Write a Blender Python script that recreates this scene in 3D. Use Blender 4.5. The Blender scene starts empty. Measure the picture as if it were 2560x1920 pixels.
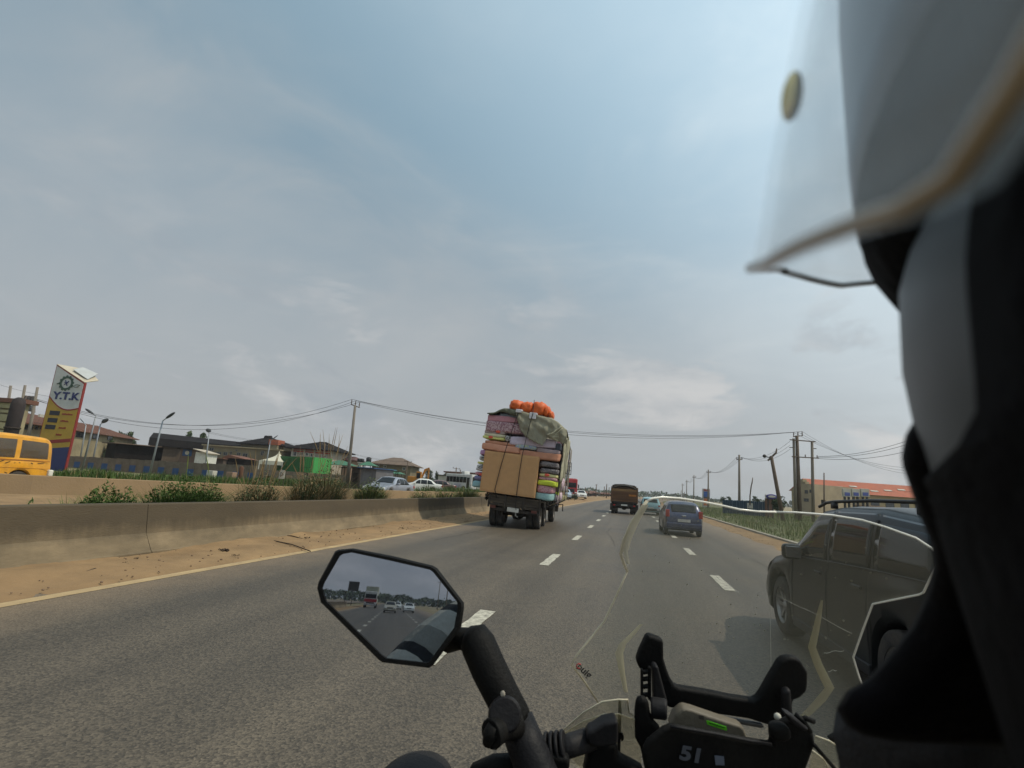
import bpy, bmesh, math, random
import numpy as np
from mathutils import Vector, Matrix, Euler, noise
random.seed(7); rng = np.random.default_rng(11)
rad = math.radians
scn = bpy.context.scene
C = scn.collection

# ------------------------------------------------------------------ camera, sky, sun, exposure
F_PX, CX, CY = 1300.0, 1280.0, 960.0
CAM = Vector((0, 0, 1.6))
RM = (Matrix.Rotation(rad(13.3), 3, 'Z') @ Matrix.Rotation(rad(90+11.1), 3, 'X') @ Matrix.Rotation(rad(4.0), 3, 'Z'))
cd = bpy.data.cameras.new('camera'); cam = bpy.data.objects.new('camera', cd); C.objects.link(cam)
cam.matrix_world = Matrix.Translation(CAM) @ RM.to_4x4()
cd.sensor_width = 36; cd.lens = 36*F_PX/2560; cd.clip_start = .004; cd.clip_end = 9000
cd.dof.use_dof = True; cd.dof.focus_distance = 7.0; cd.dof.aperture_fstop = 15.0
scn.camera = cam

SUN_EL, SUN_AZ = 54.0, 87.0           # azimuth measured from +Y (road direction) towards +X
sd = Vector((math.cos(rad(SUN_EL))*math.sin(rad(SUN_AZ)), math.cos(rad(SUN_EL))*math.cos(rad(SUN_AZ)), math.sin(rad(SUN_EL))))
sl = bpy.data.lights.new('sun', 'SUN'); so = bpy.data.objects.new('sun', sl); C.objects.link(so)
sl.energy = 2.5; sl.angle = rad(0.6); sl.color = (1.0, .90, .72)
so.rotation_euler = sd.to_track_quat('Z', 'Y').to_euler(); so.location = (20, 0, 40)

w = bpy.data.worlds.new("World"); scn.world = w; w.use_nodes = True
nt = w.node_tree; nt.nodes.clear(); N = nt.nodes.new; L = nt.links.new
def wn(t, **k):
    n = N(t)
    for a, b in k.items(): setattr(n, a, b)
    return n
out = N('ShaderNodeOutputWorld'); bg = N('ShaderNodeBackground'); bg.inputs[1].default_value = .096
sky = wn('ShaderNodeTexSky', sky_type='NISHITA', sun_disc=False)
sky.sun_elevation = rad(SUN_EL); sky.sun_rotation = rad(SUN_AZ); sky.air_density = 1.2; sky.dust_density = 3.2; sky.ozone_density = 1.4
tc = N('ShaderNodeTexCoord')
def wmath(op, a=None, b=None, c=None):
    n = wn('ShaderNodeMath', operation=op)
    for i, v in enumerate((a, b, c)):
        if v is None: continue
        if isinstance(v, (int, float)): n.inputs[i].default_value = v
        else: L(v, n.inputs[i])
    return n.outputs[0]
sep = N('ShaderNodeSeparateXYZ'); L(tc.outputs['Generated'], sep.inputs[0])
zc = wmath('MAXIMUM', sep.outputs[2], 0.0); zden = wmath('ADD', zc, .16)
cmb = N('ShaderNodeCombineXYZ')
L(wmath('DIVIDE', sep.outputs[0], zden), cmb.inputs[0]); L(wmath('DIVIDE', sep.outputs[1], zden), cmb.inputs[1]); cmb.inputs[2].default_value = 3.3
def wnoise(sc, det, ro, dist=0.0, vec=None):
    n = N('ShaderNodeTexNoise'); n.inputs['Scale'].default_value = sc; n.inputs['Detail'].default_value = det
    n.inputs['Roughness'].default_value = ro; n.inputs['Distortion'].default_value = dist
    L(vec or cmb.outputs[0], n.inputs['Vector']); return n.outputs[0]
def wramp(fac, p0, p1, c0=0, c1=1):
    n = wn('ShaderNodeMapRange', interpolation_type='SMOOTHSTEP'); L(fac, n.inputs[0])
    for i, v in enumerate((p0, p1, c0, c1)): n.inputs[i+1].default_value = v
    return n.outputs[0]
thin = wramp(wnoise(.55, 5, .55, .6), .34, .70)                                   # broad thin veil
wisp = wramp(wnoise(1.9, 7, .60, 1.0), .45, .78, 0, .55)                      # streakier wisps
low = wn('ShaderNodeMapping'); low.inputs['Scale'].default_value = (1.0, 1.0, 2.6); L(tc.outputs['Generated'], low.inputs[0])
band = wramp(sep.outputs[2], .50, .12)                                           # cumulus only low down
cum = wramp(wnoise(3.1, 9, .58, .45, low.outputs[0]), .50, .60)
shade = wramp(wnoise(4.2, 6, .6, .3, low.outputs[0]), .35, .7)
cumf = wmath('MULTIPLY', wmath('MULTIPLY', cum, band), .62)
hz = wramp(sep.outputs[2], .62, -.02, 0, .86)                                   # milky towards the horizon
veil = wmath('MINIMUM', wmath('ADD', wmath('MULTIPLY_ADD', thin, .50, .16), wmath('MULTIPLY', wisp, .45)), .9)
def wmix(f, a, b):
    n = wn('ShaderNodeMix', data_type='RGBA'); L(f, n.inputs[0]) if not isinstance(f, float) else setattr(n.inputs[0], 'default_value', f)
    for v, i in ((a, 6), (b, 7)):
        if isinstance(v, tuple): n.inputs[i].default_value = v
        else: L(v, n.inputs[i])
    return n.outputs[2]
# glow of thin cloud around the sun
dot = wn('ShaderNodeVectorMath', operation='DOT_PRODUCT'); L(tc.outputs['Generated'], dot.inputs[0]); dot.inputs[1].default_value = tuple(sd)
glow = wramp(dot.outputs[1], .05, 1.0)
glow2 = wmath('POWER', glow, 1.15)
cloudc = wmix(glow2, (4.6, 4.9, 5.1, 1), (11.2, 12.9, 13.6, 1))
hazec = wmix(glow2, (4.7, 4.65, 4.65, 1), (9.3, 9.6, 9.6, 1))
base = wmix(.72, sky.outputs[0], wmix(glow2, (2.1, 3.7, 4.7, 1), (7.4, 10.4, 12.2, 1)))
s1 = wmix(hz, base, hazec)
s2 = wmix(veil, s1, cloudc)
cumc = wmix(shade, (3.7, 4.1, 4.5, 1), (7.3, 7.1, 6.9, 1))
s3 = wmix(cumf, s2, cumc)
L(s3, bg.inputs[0]); L(bg.outputs[0], out.inputs[0])
scn.view_settings.view_transform = 'Standard'; scn.view_settings.look = 'None'
scn.view_settings.exposure = 0.0; scn.view_settings.gamma = 1.0; scn.view_settings.use_curve_mapping = False

# ------------------------------------------------------------------ survey helpers: photo bearings -> places in the world
def RAY(px, py):
    return (RM @ Vector(((px-CX)/F_PX, -(py-CY)/F_PX, -1.0)))
def G(px, py, z=0.0):
    d = RAY(px, py); return CAM + d*((z-CAM.z)/d.z)
def AX(px, py, X):
    d = RAY(px, py); return CAM + d*(X/d.x)
def AY(px, py, Y):
    d = RAY(px, py); return CAM + d*(Y/d.y)
def CP(px, py, Z):
    return CAM + RAY(px, py)*Z
def gp(px, Z, z=0.0):
    p = CP(px, 1127+px*.07, Z); return Vector((p.x, p.y, z))

# ------------------------------------------------------------------ materials
MATS = {}
def M(name, col, rough=.75, metal=0, var=.18, scale=3.0, bump=.15, bscale=None, spec=.35, dirt=None, dscale=1.2, dfac=.5, stretch=None, coat=0):
    if name in MATS: return MATS[name]
    m = bpy.data.materials.new(name); m.use_nodes = True; t = m.node_tree; n = t.nodes; l = t.links.new
    b = n['Principled BSDF']; b.inputs['Roughness'].default_value = rough; b.inputs['Metallic'].default_value = metal
    b.inputs['Specular IOR Level'].default_value = spec
    if coat: b.inputs['Coat Weight'].default_value = coat; b.inputs['Coat Roughness'].default_value = .12
    tcn = n.new('ShaderNodeTexCoord'); mp = n.new('ShaderNodeMapping'); l(tcn.outputs['Object'], mp.inputs[0])
    if stretch: mp.inputs['Scale'].default_value = stretch
    nz = n.new('ShaderNodeTexNoise'); nz.inputs['Scale'].default_value = scale; nz.inputs['Detail'].default_value = 6; nz.inputs['Roughness'].default_value = .62
    l(mp.outputs[0], nz.inputs['Vector'])
    rp = n.new('ShaderNodeMapRange'); l(nz.outputs[0], rp.inputs[0])
    rp.inputs[1].default_value = .25; rp.inputs[2].default_value = .75; rp.inputs[3].default_value = 1-var*1.4; rp.inputs[4].default_value = 1+var
    hs = n.new('ShaderNodeHueSaturation'); hs.inputs['Color'].default_value = (*col, 1); l(rp.outputs[0], hs.inputs['Value'])
    src = hs.outputs[0]
    if dirt:
        n2 = n.new('ShaderNodeTexNoise'); n2.inputs['Scale'].default_value = dscale; n2.inputs['Detail'].default_value = 8; n2.inputs['Roughness'].default_value = .65
        l(mp.outputs[0], n2.inputs['Vector'])
        r2 = n.new('ShaderNodeMapRange'); l(n2.outputs[0], r2.inputs[0]); r2.inputs[1].default_value = .42; r2.inputs[2].default_value = .68; r2.inputs[4].default_value = dfac
        mx = n.new('ShaderNodeMix'); mx.data_type = 'RGBA'; l(r2.outputs[0], mx.inputs[0]); l(src, mx.inputs[6]); mx.inputs[7].default_value = (*dirt, 1)
        src = mx.outputs[2]
    l(src, b.inputs['Base Color'])
    if rough > .15:
        rr = n.new('ShaderNodeMapRange'); l(nz.outputs[0], rr.inputs[0]); rr.inputs[3].default_value = max(.02, rough-.12); rr.inputs[4].default_value = min(1, rough+.12); l(rr.outputs[0], b.inputs['Roughness'])
    if bump:
        nb = n.new('ShaderNodeTexNoise'); nb.inputs['Scale'].default_value = bscale or scale*6; nb.inputs['Detail'].default_value = 5; l(mp.outputs[0], nb.inputs['Vector'])
        bp = n.new('ShaderNodeBump'); bp.inputs['Strength'].default_value = bump; bp.inputs['Distance'].default_value = .02; l(nb.outputs[0], bp.inputs['Height']); l(bp.outputs[0], b.inputs['Normal'])
    MATS[name] = m; return m
def principled(m): return m.node_tree.nodes['Principled BSDF']

# ------------------------------------------------------------------ mesh helpers
class MB:
    def __init__(s): s.v = []; s.f = []; s.mi = []
    def add(s, vs, fs, mi=0):
        o = len(s.v); s.v += [tuple(v) for v in vs]; s.f += [tuple(i+o for i in f) for f in fs]; s.mi += [mi]*len(fs); return s
    def box(s, x0, x1, y0, y1, z0, z1, mi=0, mat=None):
        vs = [Vector(p) for p in ((x0,y0,z0),(x1,y0,z0),(x1,y1,z0),(x0,y1,z0),(x0,y0,z1),(x1,y0,z1),(x1,y1,z1),(x0,y1,z1))]
        if mat is not None: vs = [mat @ v for v in vs]
        return s.add(vs, [(0,3,2,1),(4,5,6,7),(0,1,5,4),(1,2,6,5),(2,3,7,6),(3,0,4,7)], mi)
    def obox(s, c, size, rot=(0,0,0), mi=0):
        m = Matrix.Translation(c) @ Euler(rot).to_matrix().to_4x4(); a, b, d = size[0]/2, size[1]/2, size[2]/2
        return s.box(-a, a, -b, b, -d, d, mi, m)
    def tube(s, pts, r, n=8, cap=True, mi=0):
        pts = [Vector(p) for p in pts]; k = len(pts); rs = r if isinstance(r, (list, tuple)) else [r]*k
        ref = None; vs = []
        for i, p in enumerate(pts):
            d = (pts[min(i+1, k-1)]-pts[max(i-1, 0)]).normalized()
            if ref is None:
                ref = d.orthogonal().normalized()
            ref = (ref - d*ref.dot(d)).normalized(); q = d.cross(ref)
            for j in range(n):
                a = 2*math.pi*j/n; vs.append(p + (ref*math.cos(a)+q*math.sin(a))*rs[i])
        fs = [(i*n+j, i*n+(j+1) % n, (i+1)*n+(j+1) % n, (i+1)*n+j) for i in range(k-1) for j in range(n)]
        if cap: fs += [tuple(range(n))[::-1], tuple((k-1)*n+j for j in range(n))]
        return s.add(vs, fs, mi)
    def cyl(s, p0, p1, r0, r1=None, n=12, mi=0): return s.tube([p0, p1], [r0, r0 if r1 is None else r1], n, True, mi)
    def grid(s, rows, mi=0, closed=False):
        nr, nc = len(rows), len(rows[0]); vs = [p for r in rows for p in r]
        fs = []
        for i in range(nr-1):
            for j in range(nc if closed else nc-1):
                k = (j+1) % nc; fs.append((i*nc+j, i*nc+k, (i+1)*nc+k, (i+1)*nc+j))
        return s.add(vs, fs, mi)
    def prism(s, poly, d, mi=0):
        """poly: 3-D points; extruded by vector d"""
        n = len(poly); d = Vector(d); vs = [Vector(p) for p in poly] + [Vector(p)+d for p in poly]
        return s.add(vs, [tuple(range(n))[::-1], tuple(range(n, 2*n))] + [(i, (i+1) % n, n+(i+1) % n, n+i) for i in range(n)], mi)
    def sphere(s, c, r, sc=(1,1,1), nu=16, nv=10, mi=0, fn=None):
        rows = []
        for i in range(nv+1):
            t = math.pi*i/nv; row = []
            for j in range(nu):
                a = 2*math.pi*j/nu; d = Vector((math.sin(t)*math.cos(a), math.sin(t)*math.sin(a), math.cos(t)))
                k = fn(d) if fn else 1.0
                row.append(Vector(c) + Vector((d.x*sc[0], d.y*sc[1], d.z*sc[2]))*r*k)
            rows.append(row)
        return s.grid(rows, mi, True)
    def build(s, name, mat, parent=None, bevel=0, smooth=False, loc=None, seg=2, fixn=True, thick=0, sub=0):
        me = bpy.data.meshes.new(name); me.from_pydata(s.v, [], s.f)
        ms = mat if isinstance(mat, (list, tuple)) else [mat]
        for m in ms: me.materials.append(m)
        if len(ms) > 1: me.polygons.foreach_set('material_index', s.mi)
        if fixn:
            bm = bmesh.new(); bm.from_mesh(me); bmesh.ops.remove_doubles(bm, verts=bm.verts, dist=1e-5); bmesh.ops.recalc_face_normals(bm, faces=bm.faces); bm.to_mesh(me); bm.free()
        if smooth:
            me.polygons.foreach_set('use_smooth', [True]*len(me.polygons))
        me.update()
        o = bpy.data.objects.new(name, me); C.objects.link(o)
        if parent: o.parent = parent
        if loc is not None: o.location = loc
        if thick:
            md = o.modifiers.new('thick', 'SOLIDIFY'); md.thickness = thick; md.offset = 0
        if sub:
            md = o.modifiers.new('sub', 'SUBSURF'); md.levels = md.render_levels = sub
        if bevel:
            md = o.modifiers.new('bevel', 'BEVEL'); md.width = bevel; md.segments = seg; md.limit_method = 'ANGLE'; md.angle_limit = rad(35)
            if not smooth: me.polygons.foreach_set('use_smooth', [True]*len(me.polygons)); 
            md2 = o.modifiers.new('wn', 'WEIGHTED_NORMAL')
        return o
def tag(o, label=None, cat=None, group=None, kind=None):
    if label: o['label'] = label
    if cat: o['category'] = cat
    if group: o['group'] = group
    if kind: o['kind'] = kind
    return o
def empty(name, loc, rz=0.0, label=None, cat=None, group=None):
    o = bpy.data.objects.new(name, None); C.objects.link(o); o.location = loc; o.rotation_euler = (0, 0, rz); o.empty_display_size = .2
    return tag(o, label, cat, group)
KIDS = {}
def children(o): return [c for c in o.children]
def copy_tree(o, parent=None):
    c = o.copy(); C.objects.link(c); c.parent = parent
    for ch in o.children: copy_tree(ch, c)
    return c
def lerp(a, b, t): return a+(b-a)*t
def interp(x, pts):
    if x <= pts[0][0]: return pts[0][1]
    for (a, b), (c, d) in zip(pts, pts[1:]):
        if x <= c: return b+(d-b)*(x-a)/(c-a) if c > a else d
    return pts[-1][1]
def text_mesh(s, size, mat, name='lettering', parent=None, depth=.004, matrix=None, align='CENTER', bold=0.0):
    cu = bpy.data.curves.new('t', 'FONT'); cu.body = s; cu.size = size; cu.extrude = depth; cu.align_x = align; cu.align_y = 'CENTER'; cu.offset = bold
    ob = bpy.data.objects.new('t', cu); C.objects.link(ob)
    bpy.context.view_layer.update()
    me = bpy.data.meshes.new_from_object(ob.evaluated_get(bpy.context.evaluated_depsgraph_get())); me.name = name
    bpy.data.objects.remove(ob); bpy.data.curves.remove(cu)
    me.materials.clear(); me.materials.append(mat)
    o = bpy.data.objects.new(name, me); C.objects.link(o)
    if parent: o.parent = parent
    if matrix is not None: o.matrix_local = matrix
    return o
# ------------------------------------------------------------------ ground, road, verges
sand = M('sand', (.26, .165, .080), .95, var=.28, scale=1.2, bump=.5, bscale=14, dirt=(.21, .125, .06), dscale=.35, dfac=.6)
sand2 = M('field_soil', (.29, .21, .12), .95, var=.2, scale=.25, bump=.4, bscale=3, dirt=(.085, .115, .035), dscale=.06, dfac=.85)
def asphalt():
    m = M('asphalt', (.084, .066, .045), .60, spec=.5, var=.17, scale=.35, bump=0)
    t = m.node_tree; n = t.nodes; l = t.links.new; b = principled(m)
    src = b.inputs['Base Color'].links[0].from_socket
    tcn = n.new('ShaderNodeTexCoord')
    v = n.new('ShaderNodeTexVoronoi'); v.inputs['Scale'].default_value = 62; l(tcn.outputs['Object'], v.inputs['Vector'])
    nz = n.new('ShaderNodeTexNoise'); nz.inputs['Scale'].default_value = 45; nz.inputs['Detail'].default_value = 4; nz.inputs['Roughness'].default_value = .8; l(tcn.outputs['Object'], nz.inputs['Vector'])
    # stone chips: random brightness per cell
    sp = n.new('ShaderNodeSeparateColor'); l(v.outputs['Color'], sp.inputs[0])
    mr = n.new('ShaderNodeMapRange'); l(sp.outputs[0], mr.inputs[0]); mr.inputs[1].default_value = 0; mr.inputs[2].default_value = 1; mr.inputs[3].default_value = .55; mr.inputs[4].default_value = 1.5
    mr2 = n.new('ShaderNodeMapRange'); l(nz.outputs[0], mr2.inputs[0]); mr2.inputs[1].default_value = .3; mr2.inputs[2].default_value = .7; mr2.inputs[3].default_value = .8; mr2.inputs[4].default_value = 1.2
    # wheel-track lanes: soft lengthwise bands, and patches
    mp = n.new('ShaderNodeMapping'); mp.inputs['Scale'].default_value = (1.1, .02, 1); l(tcn.outputs['Object'], mp.inputs[0])
    n3 = n.new('ShaderNodeTexNoise'); n3.inputs['Scale'].default_value = 1.0; n3.inputs['Detail'].default_value = 3; l(mp.outputs[0], n3.inputs['Vector'])
    mr3 = n.new('ShaderNodeMapRange'); l(n3.outputs[0], mr3.inputs[0]); mr3.inputs[1].default_value = .3; mr3.inputs[2].default_value = .7; mr3.inputs[3].default_value = .70; mr3.inputs[4].default_value = 1.22
    a = n.new('ShaderNodeMath'); a.operation = 'MULTIPLY'; l(mr.outputs[0], a.inputs[0]); l(mr2.outputs[0], a.inputs[1])
    c = n.new('ShaderNodeMath'); c.operation = 'MULTIPLY'; l(a.outputs[0], c.inputs[0]); l(mr3.outputs[0], c.inputs[1])
    hs = n.new('ShaderNodeHueSaturation'); l(src, hs.inputs['Color']); l(c.outputs[0], hs.inputs['Value'])
    # dust blown in at the left edge (x < -6) and right edge
    sx = n.new('ShaderNodeSeparateXYZ'); l(tcn.outputs['Object'], sx.inputs[0])
    n4 = n.new('ShaderNodeTexNoise'); n4.inputs['Scale'].default_value = 1.6; n4.inputs['Detail'].default_value = 6; l(tcn.outputs['Object'], n4.inputs['Vector'])
    def edge(lo, hi):
        e = n.new('ShaderNodeMapRange'); l(sx.outputs[0], e.inputs[0]); e.inputs[1].default_value = lo; e.inputs[2].default_value = hi; return e.outputs[0]
    e1 = edge(-5.2, -6.8); e2 = edge(3.4, 5.4)
    mxx = n.new('ShaderNodeMath'); mxx.operation = 'MAXIMUM'; l(e1, mxx.inputs[0]); l(e2, mxx.inputs[1])
    ml = n.new('ShaderNodeMath'); ml.operation = 'MULTIPLY'; l(mxx.outputs[0], ml.inputs[0]); l(n4.outputs[0], ml.inputs[1]); ml.use_clamp = True
    mx = n.new('ShaderNodeMix'); mx.data_type = 'RGBA'; l(ml.outputs[0], mx.inputs[0]); l(hs.outputs[0], mx.inputs[6]); mx.inputs[7].default_value = (.30, .205, .12, 1)
    for k in list(b.inputs['Base Color'].links): t.links.remove(k)
    l(mx.outputs[2], b.inputs['Base Color'])
    bp = n.new('ShaderNodeBump'); bp.inputs['Strength'].default_value = .55; bp.inputs['Distance'].default_value = .01; l(v.outputs['Distance'], bp.inputs['Height']); l(bp.outputs[0], b.inputs['Normal'])
    return m
asp = asphalt()
b = MB(); b.add([(-2500,-2500,-.06),(2500,-2500,-.06),(2500,4000,-.06),(-2500,4000,-.06)], [(0,1,2,3)]); tag(b.build('ground', sand2, fixn=False), kind='structure')
# the road bends a little to the right far ahead
def bend(y): return 0 if y < 70 else (y-70)**2*.00032
def strip(x0, x1, y0, y1, z, name, mat, step=8, nx=1, kind='structure'):
    rows = []; y = y0
    while y <= y1+1e-6:
        rows.append([Vector((lerp(x0, x1, i/nx)+bend(y), y, z)) for i in range(nx+1)]); y += step
    o = MB().grid(rows).build(name, mat, fixn=False)
    return tag(o, kind=kind) if kind else o
strip(-7.2, 6.62, -320, 560, 0, 'road', asp)
strip(-28.0, -12.6, -320, 560, .22, 'opposite_carriageway', asp)
ylw = M('edge_line_paint', (.42, .30, .155), .9, var=.25, scale=2.5, bump=.2, dirt=(.30, .21, .12), dscale=1.5, dfac=.7)
edge = strip(-6.52, -6.34, -320, 560, .004, 'edge_line', ylw)
# worn white lane dashes
wp = M('lane_paint', (.50, .47, .38), .85, var=.1, scale=9, bump=.3, dirt=(.16, .145, .125), dscale=11, dfac=.95)
principled(wp)
dm = bpy.data.meshes.new('lane_dash'); 
def dash(x, y0, y1):
    mb = MB(); k = 8
    rows = []
    for i in range(k+1):
        y = lerp(y0, y1, i/k); e = .008*math.sin(y*9)
        rows.append([Vector((x-.10+e+bend(y), y, .006)), Vector((x+.10-e+bend(y), y, .006))])
    return tag(mb.grid(rows).build('lane_dash', wp, fixn=False), kind='structure')
ys = [(4.75, 6.95), (11.5, 13.6), (17.9, 19.8)]
for a, c in ys: dash(-1.75, a, c)
y = 24.4
while y < 220: dash(-1.75, y, y+2.1); y += 6.4
y = -1.7
while y > -190: dash(-1.75, y-2.1, y); y -= 6.4
for a, c in ((10.7, 12.6), (16.6, 18.6)): dash(1.83, a, c)
y = 22.8
while y < 220: dash(1.83, y, y+2.1); y += 6.4
y = -1.7
while y > -190: dash(1.83, y-2.1, y); y -= 6.4

# tar-filled cracks wandering along and across the lanes
crackm = M('crack_tar', (.022, .019, .016), .8, var=.3, bump=0)
cr = random.Random(21)
for k, (x0, y0, x1, y1) in enumerate(((-4.6, 11, -2.2, 12.2), (-5.2, 14, -5.5, 21), (.3, 12, 1.4, 13), (-.4, 17, -.8, 26), (3.2, 9, 3.5, 17))):
    n = 26; row = []
    jx = 0
    for i in range(n+1):
        t = i/n; jx += cr.uniform(-.05, .05); w_ = .004+.004*cr.random(); x = lerp(x0, x1, t)+jx*math.sin(math.pi*t); y = lerp(y0, y1, t)+cr.uniform(-.04, .04); row.append([Vector((x-w_, y, .005)), Vector((x+w_, y+w_, .005))])
    tag(MB().grid(row).build('road_crack', crackm, fixn=False), kind='structure')

# left dirt verge: uneven, thicker against the barrier
def verge(xs, y0, y1, step, hfun, name, mat):
    rows = []; y = y0
    while y <= y1+1e-6:
        rows.append([Vector((x+bend(y), y, hfun(x, y))) for x in xs]); y += step
    o = MB().grid(rows).build(name, mat, smooth=True, fixn=False); return tag(o, kind='structure')
def hv(x, y):
    t = min(1, max(0, (-6.45-x)/1.7)); n = noise.fractal(Vector((x*.9, y*.45, 3)), 1, 2, 5)
    n2 = noise.noise(Vector((x*5, y*5, 1)))
    e = .0 if x > -6.5 else 1
    return .008 + e*(.015+.10*t*(.55+.9*n)+.012*n2*t) if x < -6.35 else -.012
xs = [-6.30, -6.42, -6.50, -6.6] + [-6.75-.12*i for i in range(14)]
xs = [x + (.0) for x in xs]
def hv2(x, y):
    # ragged inner boundary of the blown sand
    edge_x = -6.56 + .07*noise.noise(Vector((0, y*1.3, 0))) + .04*noise.noise(Vector((7, y*5, 0)))
    if x > edge_x: return -.02
    return hv(min(x, -6.55), y)
verge(xs, -60, 34, .12, hv2, 'dirt_verge', sand)
verge([-6.3, -6.5, -6.9, -7.5, -8.3], -320, -60, 4, hv2, 'dirt_verge', sand)
def hmed(x, y):
    n = noise.fractal(Vector((x*.35, y*.2, 9)), 1, 2, 5)
    t = min(1, max(0, (-6.5-x)/1.2)) if y > 31 else 1
    rise = min(1, max(0, (-7-x)/6))
    return .03 + t*(.10+.16*n+.28*rise)
FAR_TOE = [(-60, -21.5), (5, -21.5), (9.3, -19.6), (12.2, -17.2), (16.2, -15.4), (20.6, -13.7), (26, -12.2), (40, -11.9), (400, -11.9)]
rows = []; y = -60
while y <= 34.01:
    xe = interp(y, FAR_TOE)-.3; n = 26
    rows.append([Vector((lerp(-8.35, xe, i/n), y, hmed(lerp(-8.35, xe, i/n), y))) for i in range(n+1)]); y += .5
tag(MB().grid(rows).build('median_sand', sand, smooth=True, fixn=False), kind='structure')
verge([-6.5, -6.62, -6.8]+[-7.1-.4*i for i in range(14)], 34, 400, 1.0, lambda x, y: hmed(x, y) if x < -6.6 else -.02, 'median_sand', sand)
# right verge: sand strip on the carriageway edge, kerb, grassy bank
verge([6.62, 6.5, 6.3, 6.0, 5.7, 5.45, 5.3, 5.15], -60, 160, .4, lambda x, y: (.006+.045*max(0, (x-5.25)/1.3)*(1+.8*noise.noise(Vector((x, y*.6, 4))))) if x > 5.35+.25*noise.noise(Vector((3, y*.5, 0))) else -.02, 'sand_strip', sand)
kerbm = M('kerb_concrete', (.36, .33, .27), .9, var=.2, scale=2, bump=.4, dirt=(.22, .17, .11), dscale=1.0, dfac=.7)
kb = MB()
for k in range(-40, 120):
    y = k*1.0; kb.box(6.62+bend(y), 6.84+bend(y), y+.01, y+.99, -.05, .13+.006*random.random())
tag(kb.build('kerb', kerbm, bevel=.012), kind='structure')
soil_g = M('grass_soil', (.10, .115, .042), .95, var=.35, scale=1.5, bump=.5, bscale=20, dirt=(.20, .15, .08), dscale=.5, dfac=.6)
def bank_h(x, y): return .09+.05*noise.fractal(Vector((x*.3, y*.3, 5)), 1, 2, 4)+max(0, x-7.5)*.004
verge([6.84, 7.1, 7.5]+[8+.8*i for i in range(26)], -60, 260, 1.0, bank_h, 'grass_bank', soil_g)
# grassy ground beyond the opposite carriageway
verge([-28, -28.2, -28.8]+[-30-1.8*i for i in range(12)], -40, 160, 1.5, lambda x, y: .26+.12*noise.fractal(Vector((x*.2, y*.2, 8)), 1, 2, 4), 'forecourt_verge', soil_g)

# ------------------------------------------------------------------ concrete barriers
conc = M('barrier_concrete', (.215, .160, .095), .92, var=.22, scale=2.2, bump=.35, bscale=30, dirt=(.075, .058, .036), dscale=.9, dfac=.8, stretch=(1, .55, 1.6))
conc2 = M('far_barrier_concrete', (.27, .185, .10), .92, var=.18, scale=1.6, bump=.3, bscale=20, dirt=(.20, .14, .085), dscale=.8, dfac=.6)
def stain(m, z0, z1, col, f):
    """soot stain that starts under the coping and runs down to the toe's break, ragged along its lower edge"""
    t = m.node_tree; n = t.nodes; l = t.links.new; b = principled(m); src = b.inputs['Base Color'].links[0].from_socket
    tcn = n.new('ShaderNodeTexCoord'); s = n.new('ShaderNodeSeparateXYZ'); l(tcn.outputs['Object'], s.inputs[0])
    mp = n.new('ShaderNodeMapping'); mp.inputs['Scale'].default_value = (1, 2.2, .35); l(tcn.outputs['Object'], mp.inputs[0])
    nz = n.new('ShaderNodeTexNoise'); nz.inputs['Scale'].default_value = 2.0; nz.inputs['Detail'].default_value = 7; nz.inputs['Roughness'].default_value = .7; l(mp.outputs[0], nz.inputs['Vector'])
    a = n.new('ShaderNodeMath'); a.operation = 'MULTIPLY_ADD'; l(nz.outputs[0], a.inputs[0]); a.inputs[1].default_value = .42; l(s.outputs[2], a.inputs[2])
    r = n.new('ShaderNodeMapRange'); l(a.outputs[0], r.inputs[0]); r.inputs[1].default_value = z0+.15; r.inputs[2].default_value = z1+.15; r.inputs[4].default_value = f
    mx = n.new('ShaderNodeMix'); mx.data_type = 'RGBA'; l(r.outputs[0], mx.inputs[0]); l(src, mx.inputs[6]); mx.inputs[7].default_value = (*col, 1)
    l(mx.outputs[2], b.inputs['Base Color'])
stain(conc, .34, .62, (.060, .046, .029), .85)
def barrier(path, H, name, mat, label, seglen, group=None, cut=0.0):
    """path: list of (x, y) of the traffic-side toe; profile leans away to the left"""
    root = empty(name, (path[0][0], path[0][1], 0)); tag(root, label, 'barrier')
    prof = [(.0, -.06), (0, .07), (.03, .09), (.17, .33), (.20, .37), (.27, H-.02), (.285, H), (.455, H), (.47, H-.02), (.52, .37), (.55, .33), (.70, .09), (.72, -.06)]
    # resample path
    pts = [Vector((x, y, 0)) for x, y in path]; cum = [0]
    for a, c in zip(pts, pts[1:]): cum.append(cum[-1]+(c-a).length)
    def at(s):
        for i in range(len(pts)-1):
            if s <= cum[i+1] or i == len(pts)-2:
                t = (s-cum[i])/(cum[i+1]-cum[i]); d = (pts[i+1]-pts[i]).normalized(); return pts[i].lerp(pts[i+1], t), Vector((-d.y, d.x, 0))
    s = 0; k = 0
    while s < cum[-1]-.5:
        e = min(s+seglen, cum[-1]); rows = []; n = max(2, int((e-s)/.5)); dz = .012*random.uniform(-1, 1); dx = .01*random.uniform(-1, 1)
        for i in range(n+1):
            q = lerp(s+.008, e-.008, i/n); p, nn = at(q)
            rows.append([p-root.location+nn*(a+dx + .004*noise.noise(Vector((q*2, a*9, c*9))))+Vector((0, 0, c+(dz if c > .3 else 0)+(.006*noise.noise(Vector((q*1.5, 3, 0))) if c > .8 else 0))) for a, c in prof])
        mb = MB().grid(rows); m = len(prof)
        mb.f.append(tuple(range(m))); mb.f.append(tuple(range(n*m, n*m+m))[::-1]); mb.mi += [0, 0]
        o = mb.build('barrier_segment', mat, root); s = e; k += 1
    return root
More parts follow.
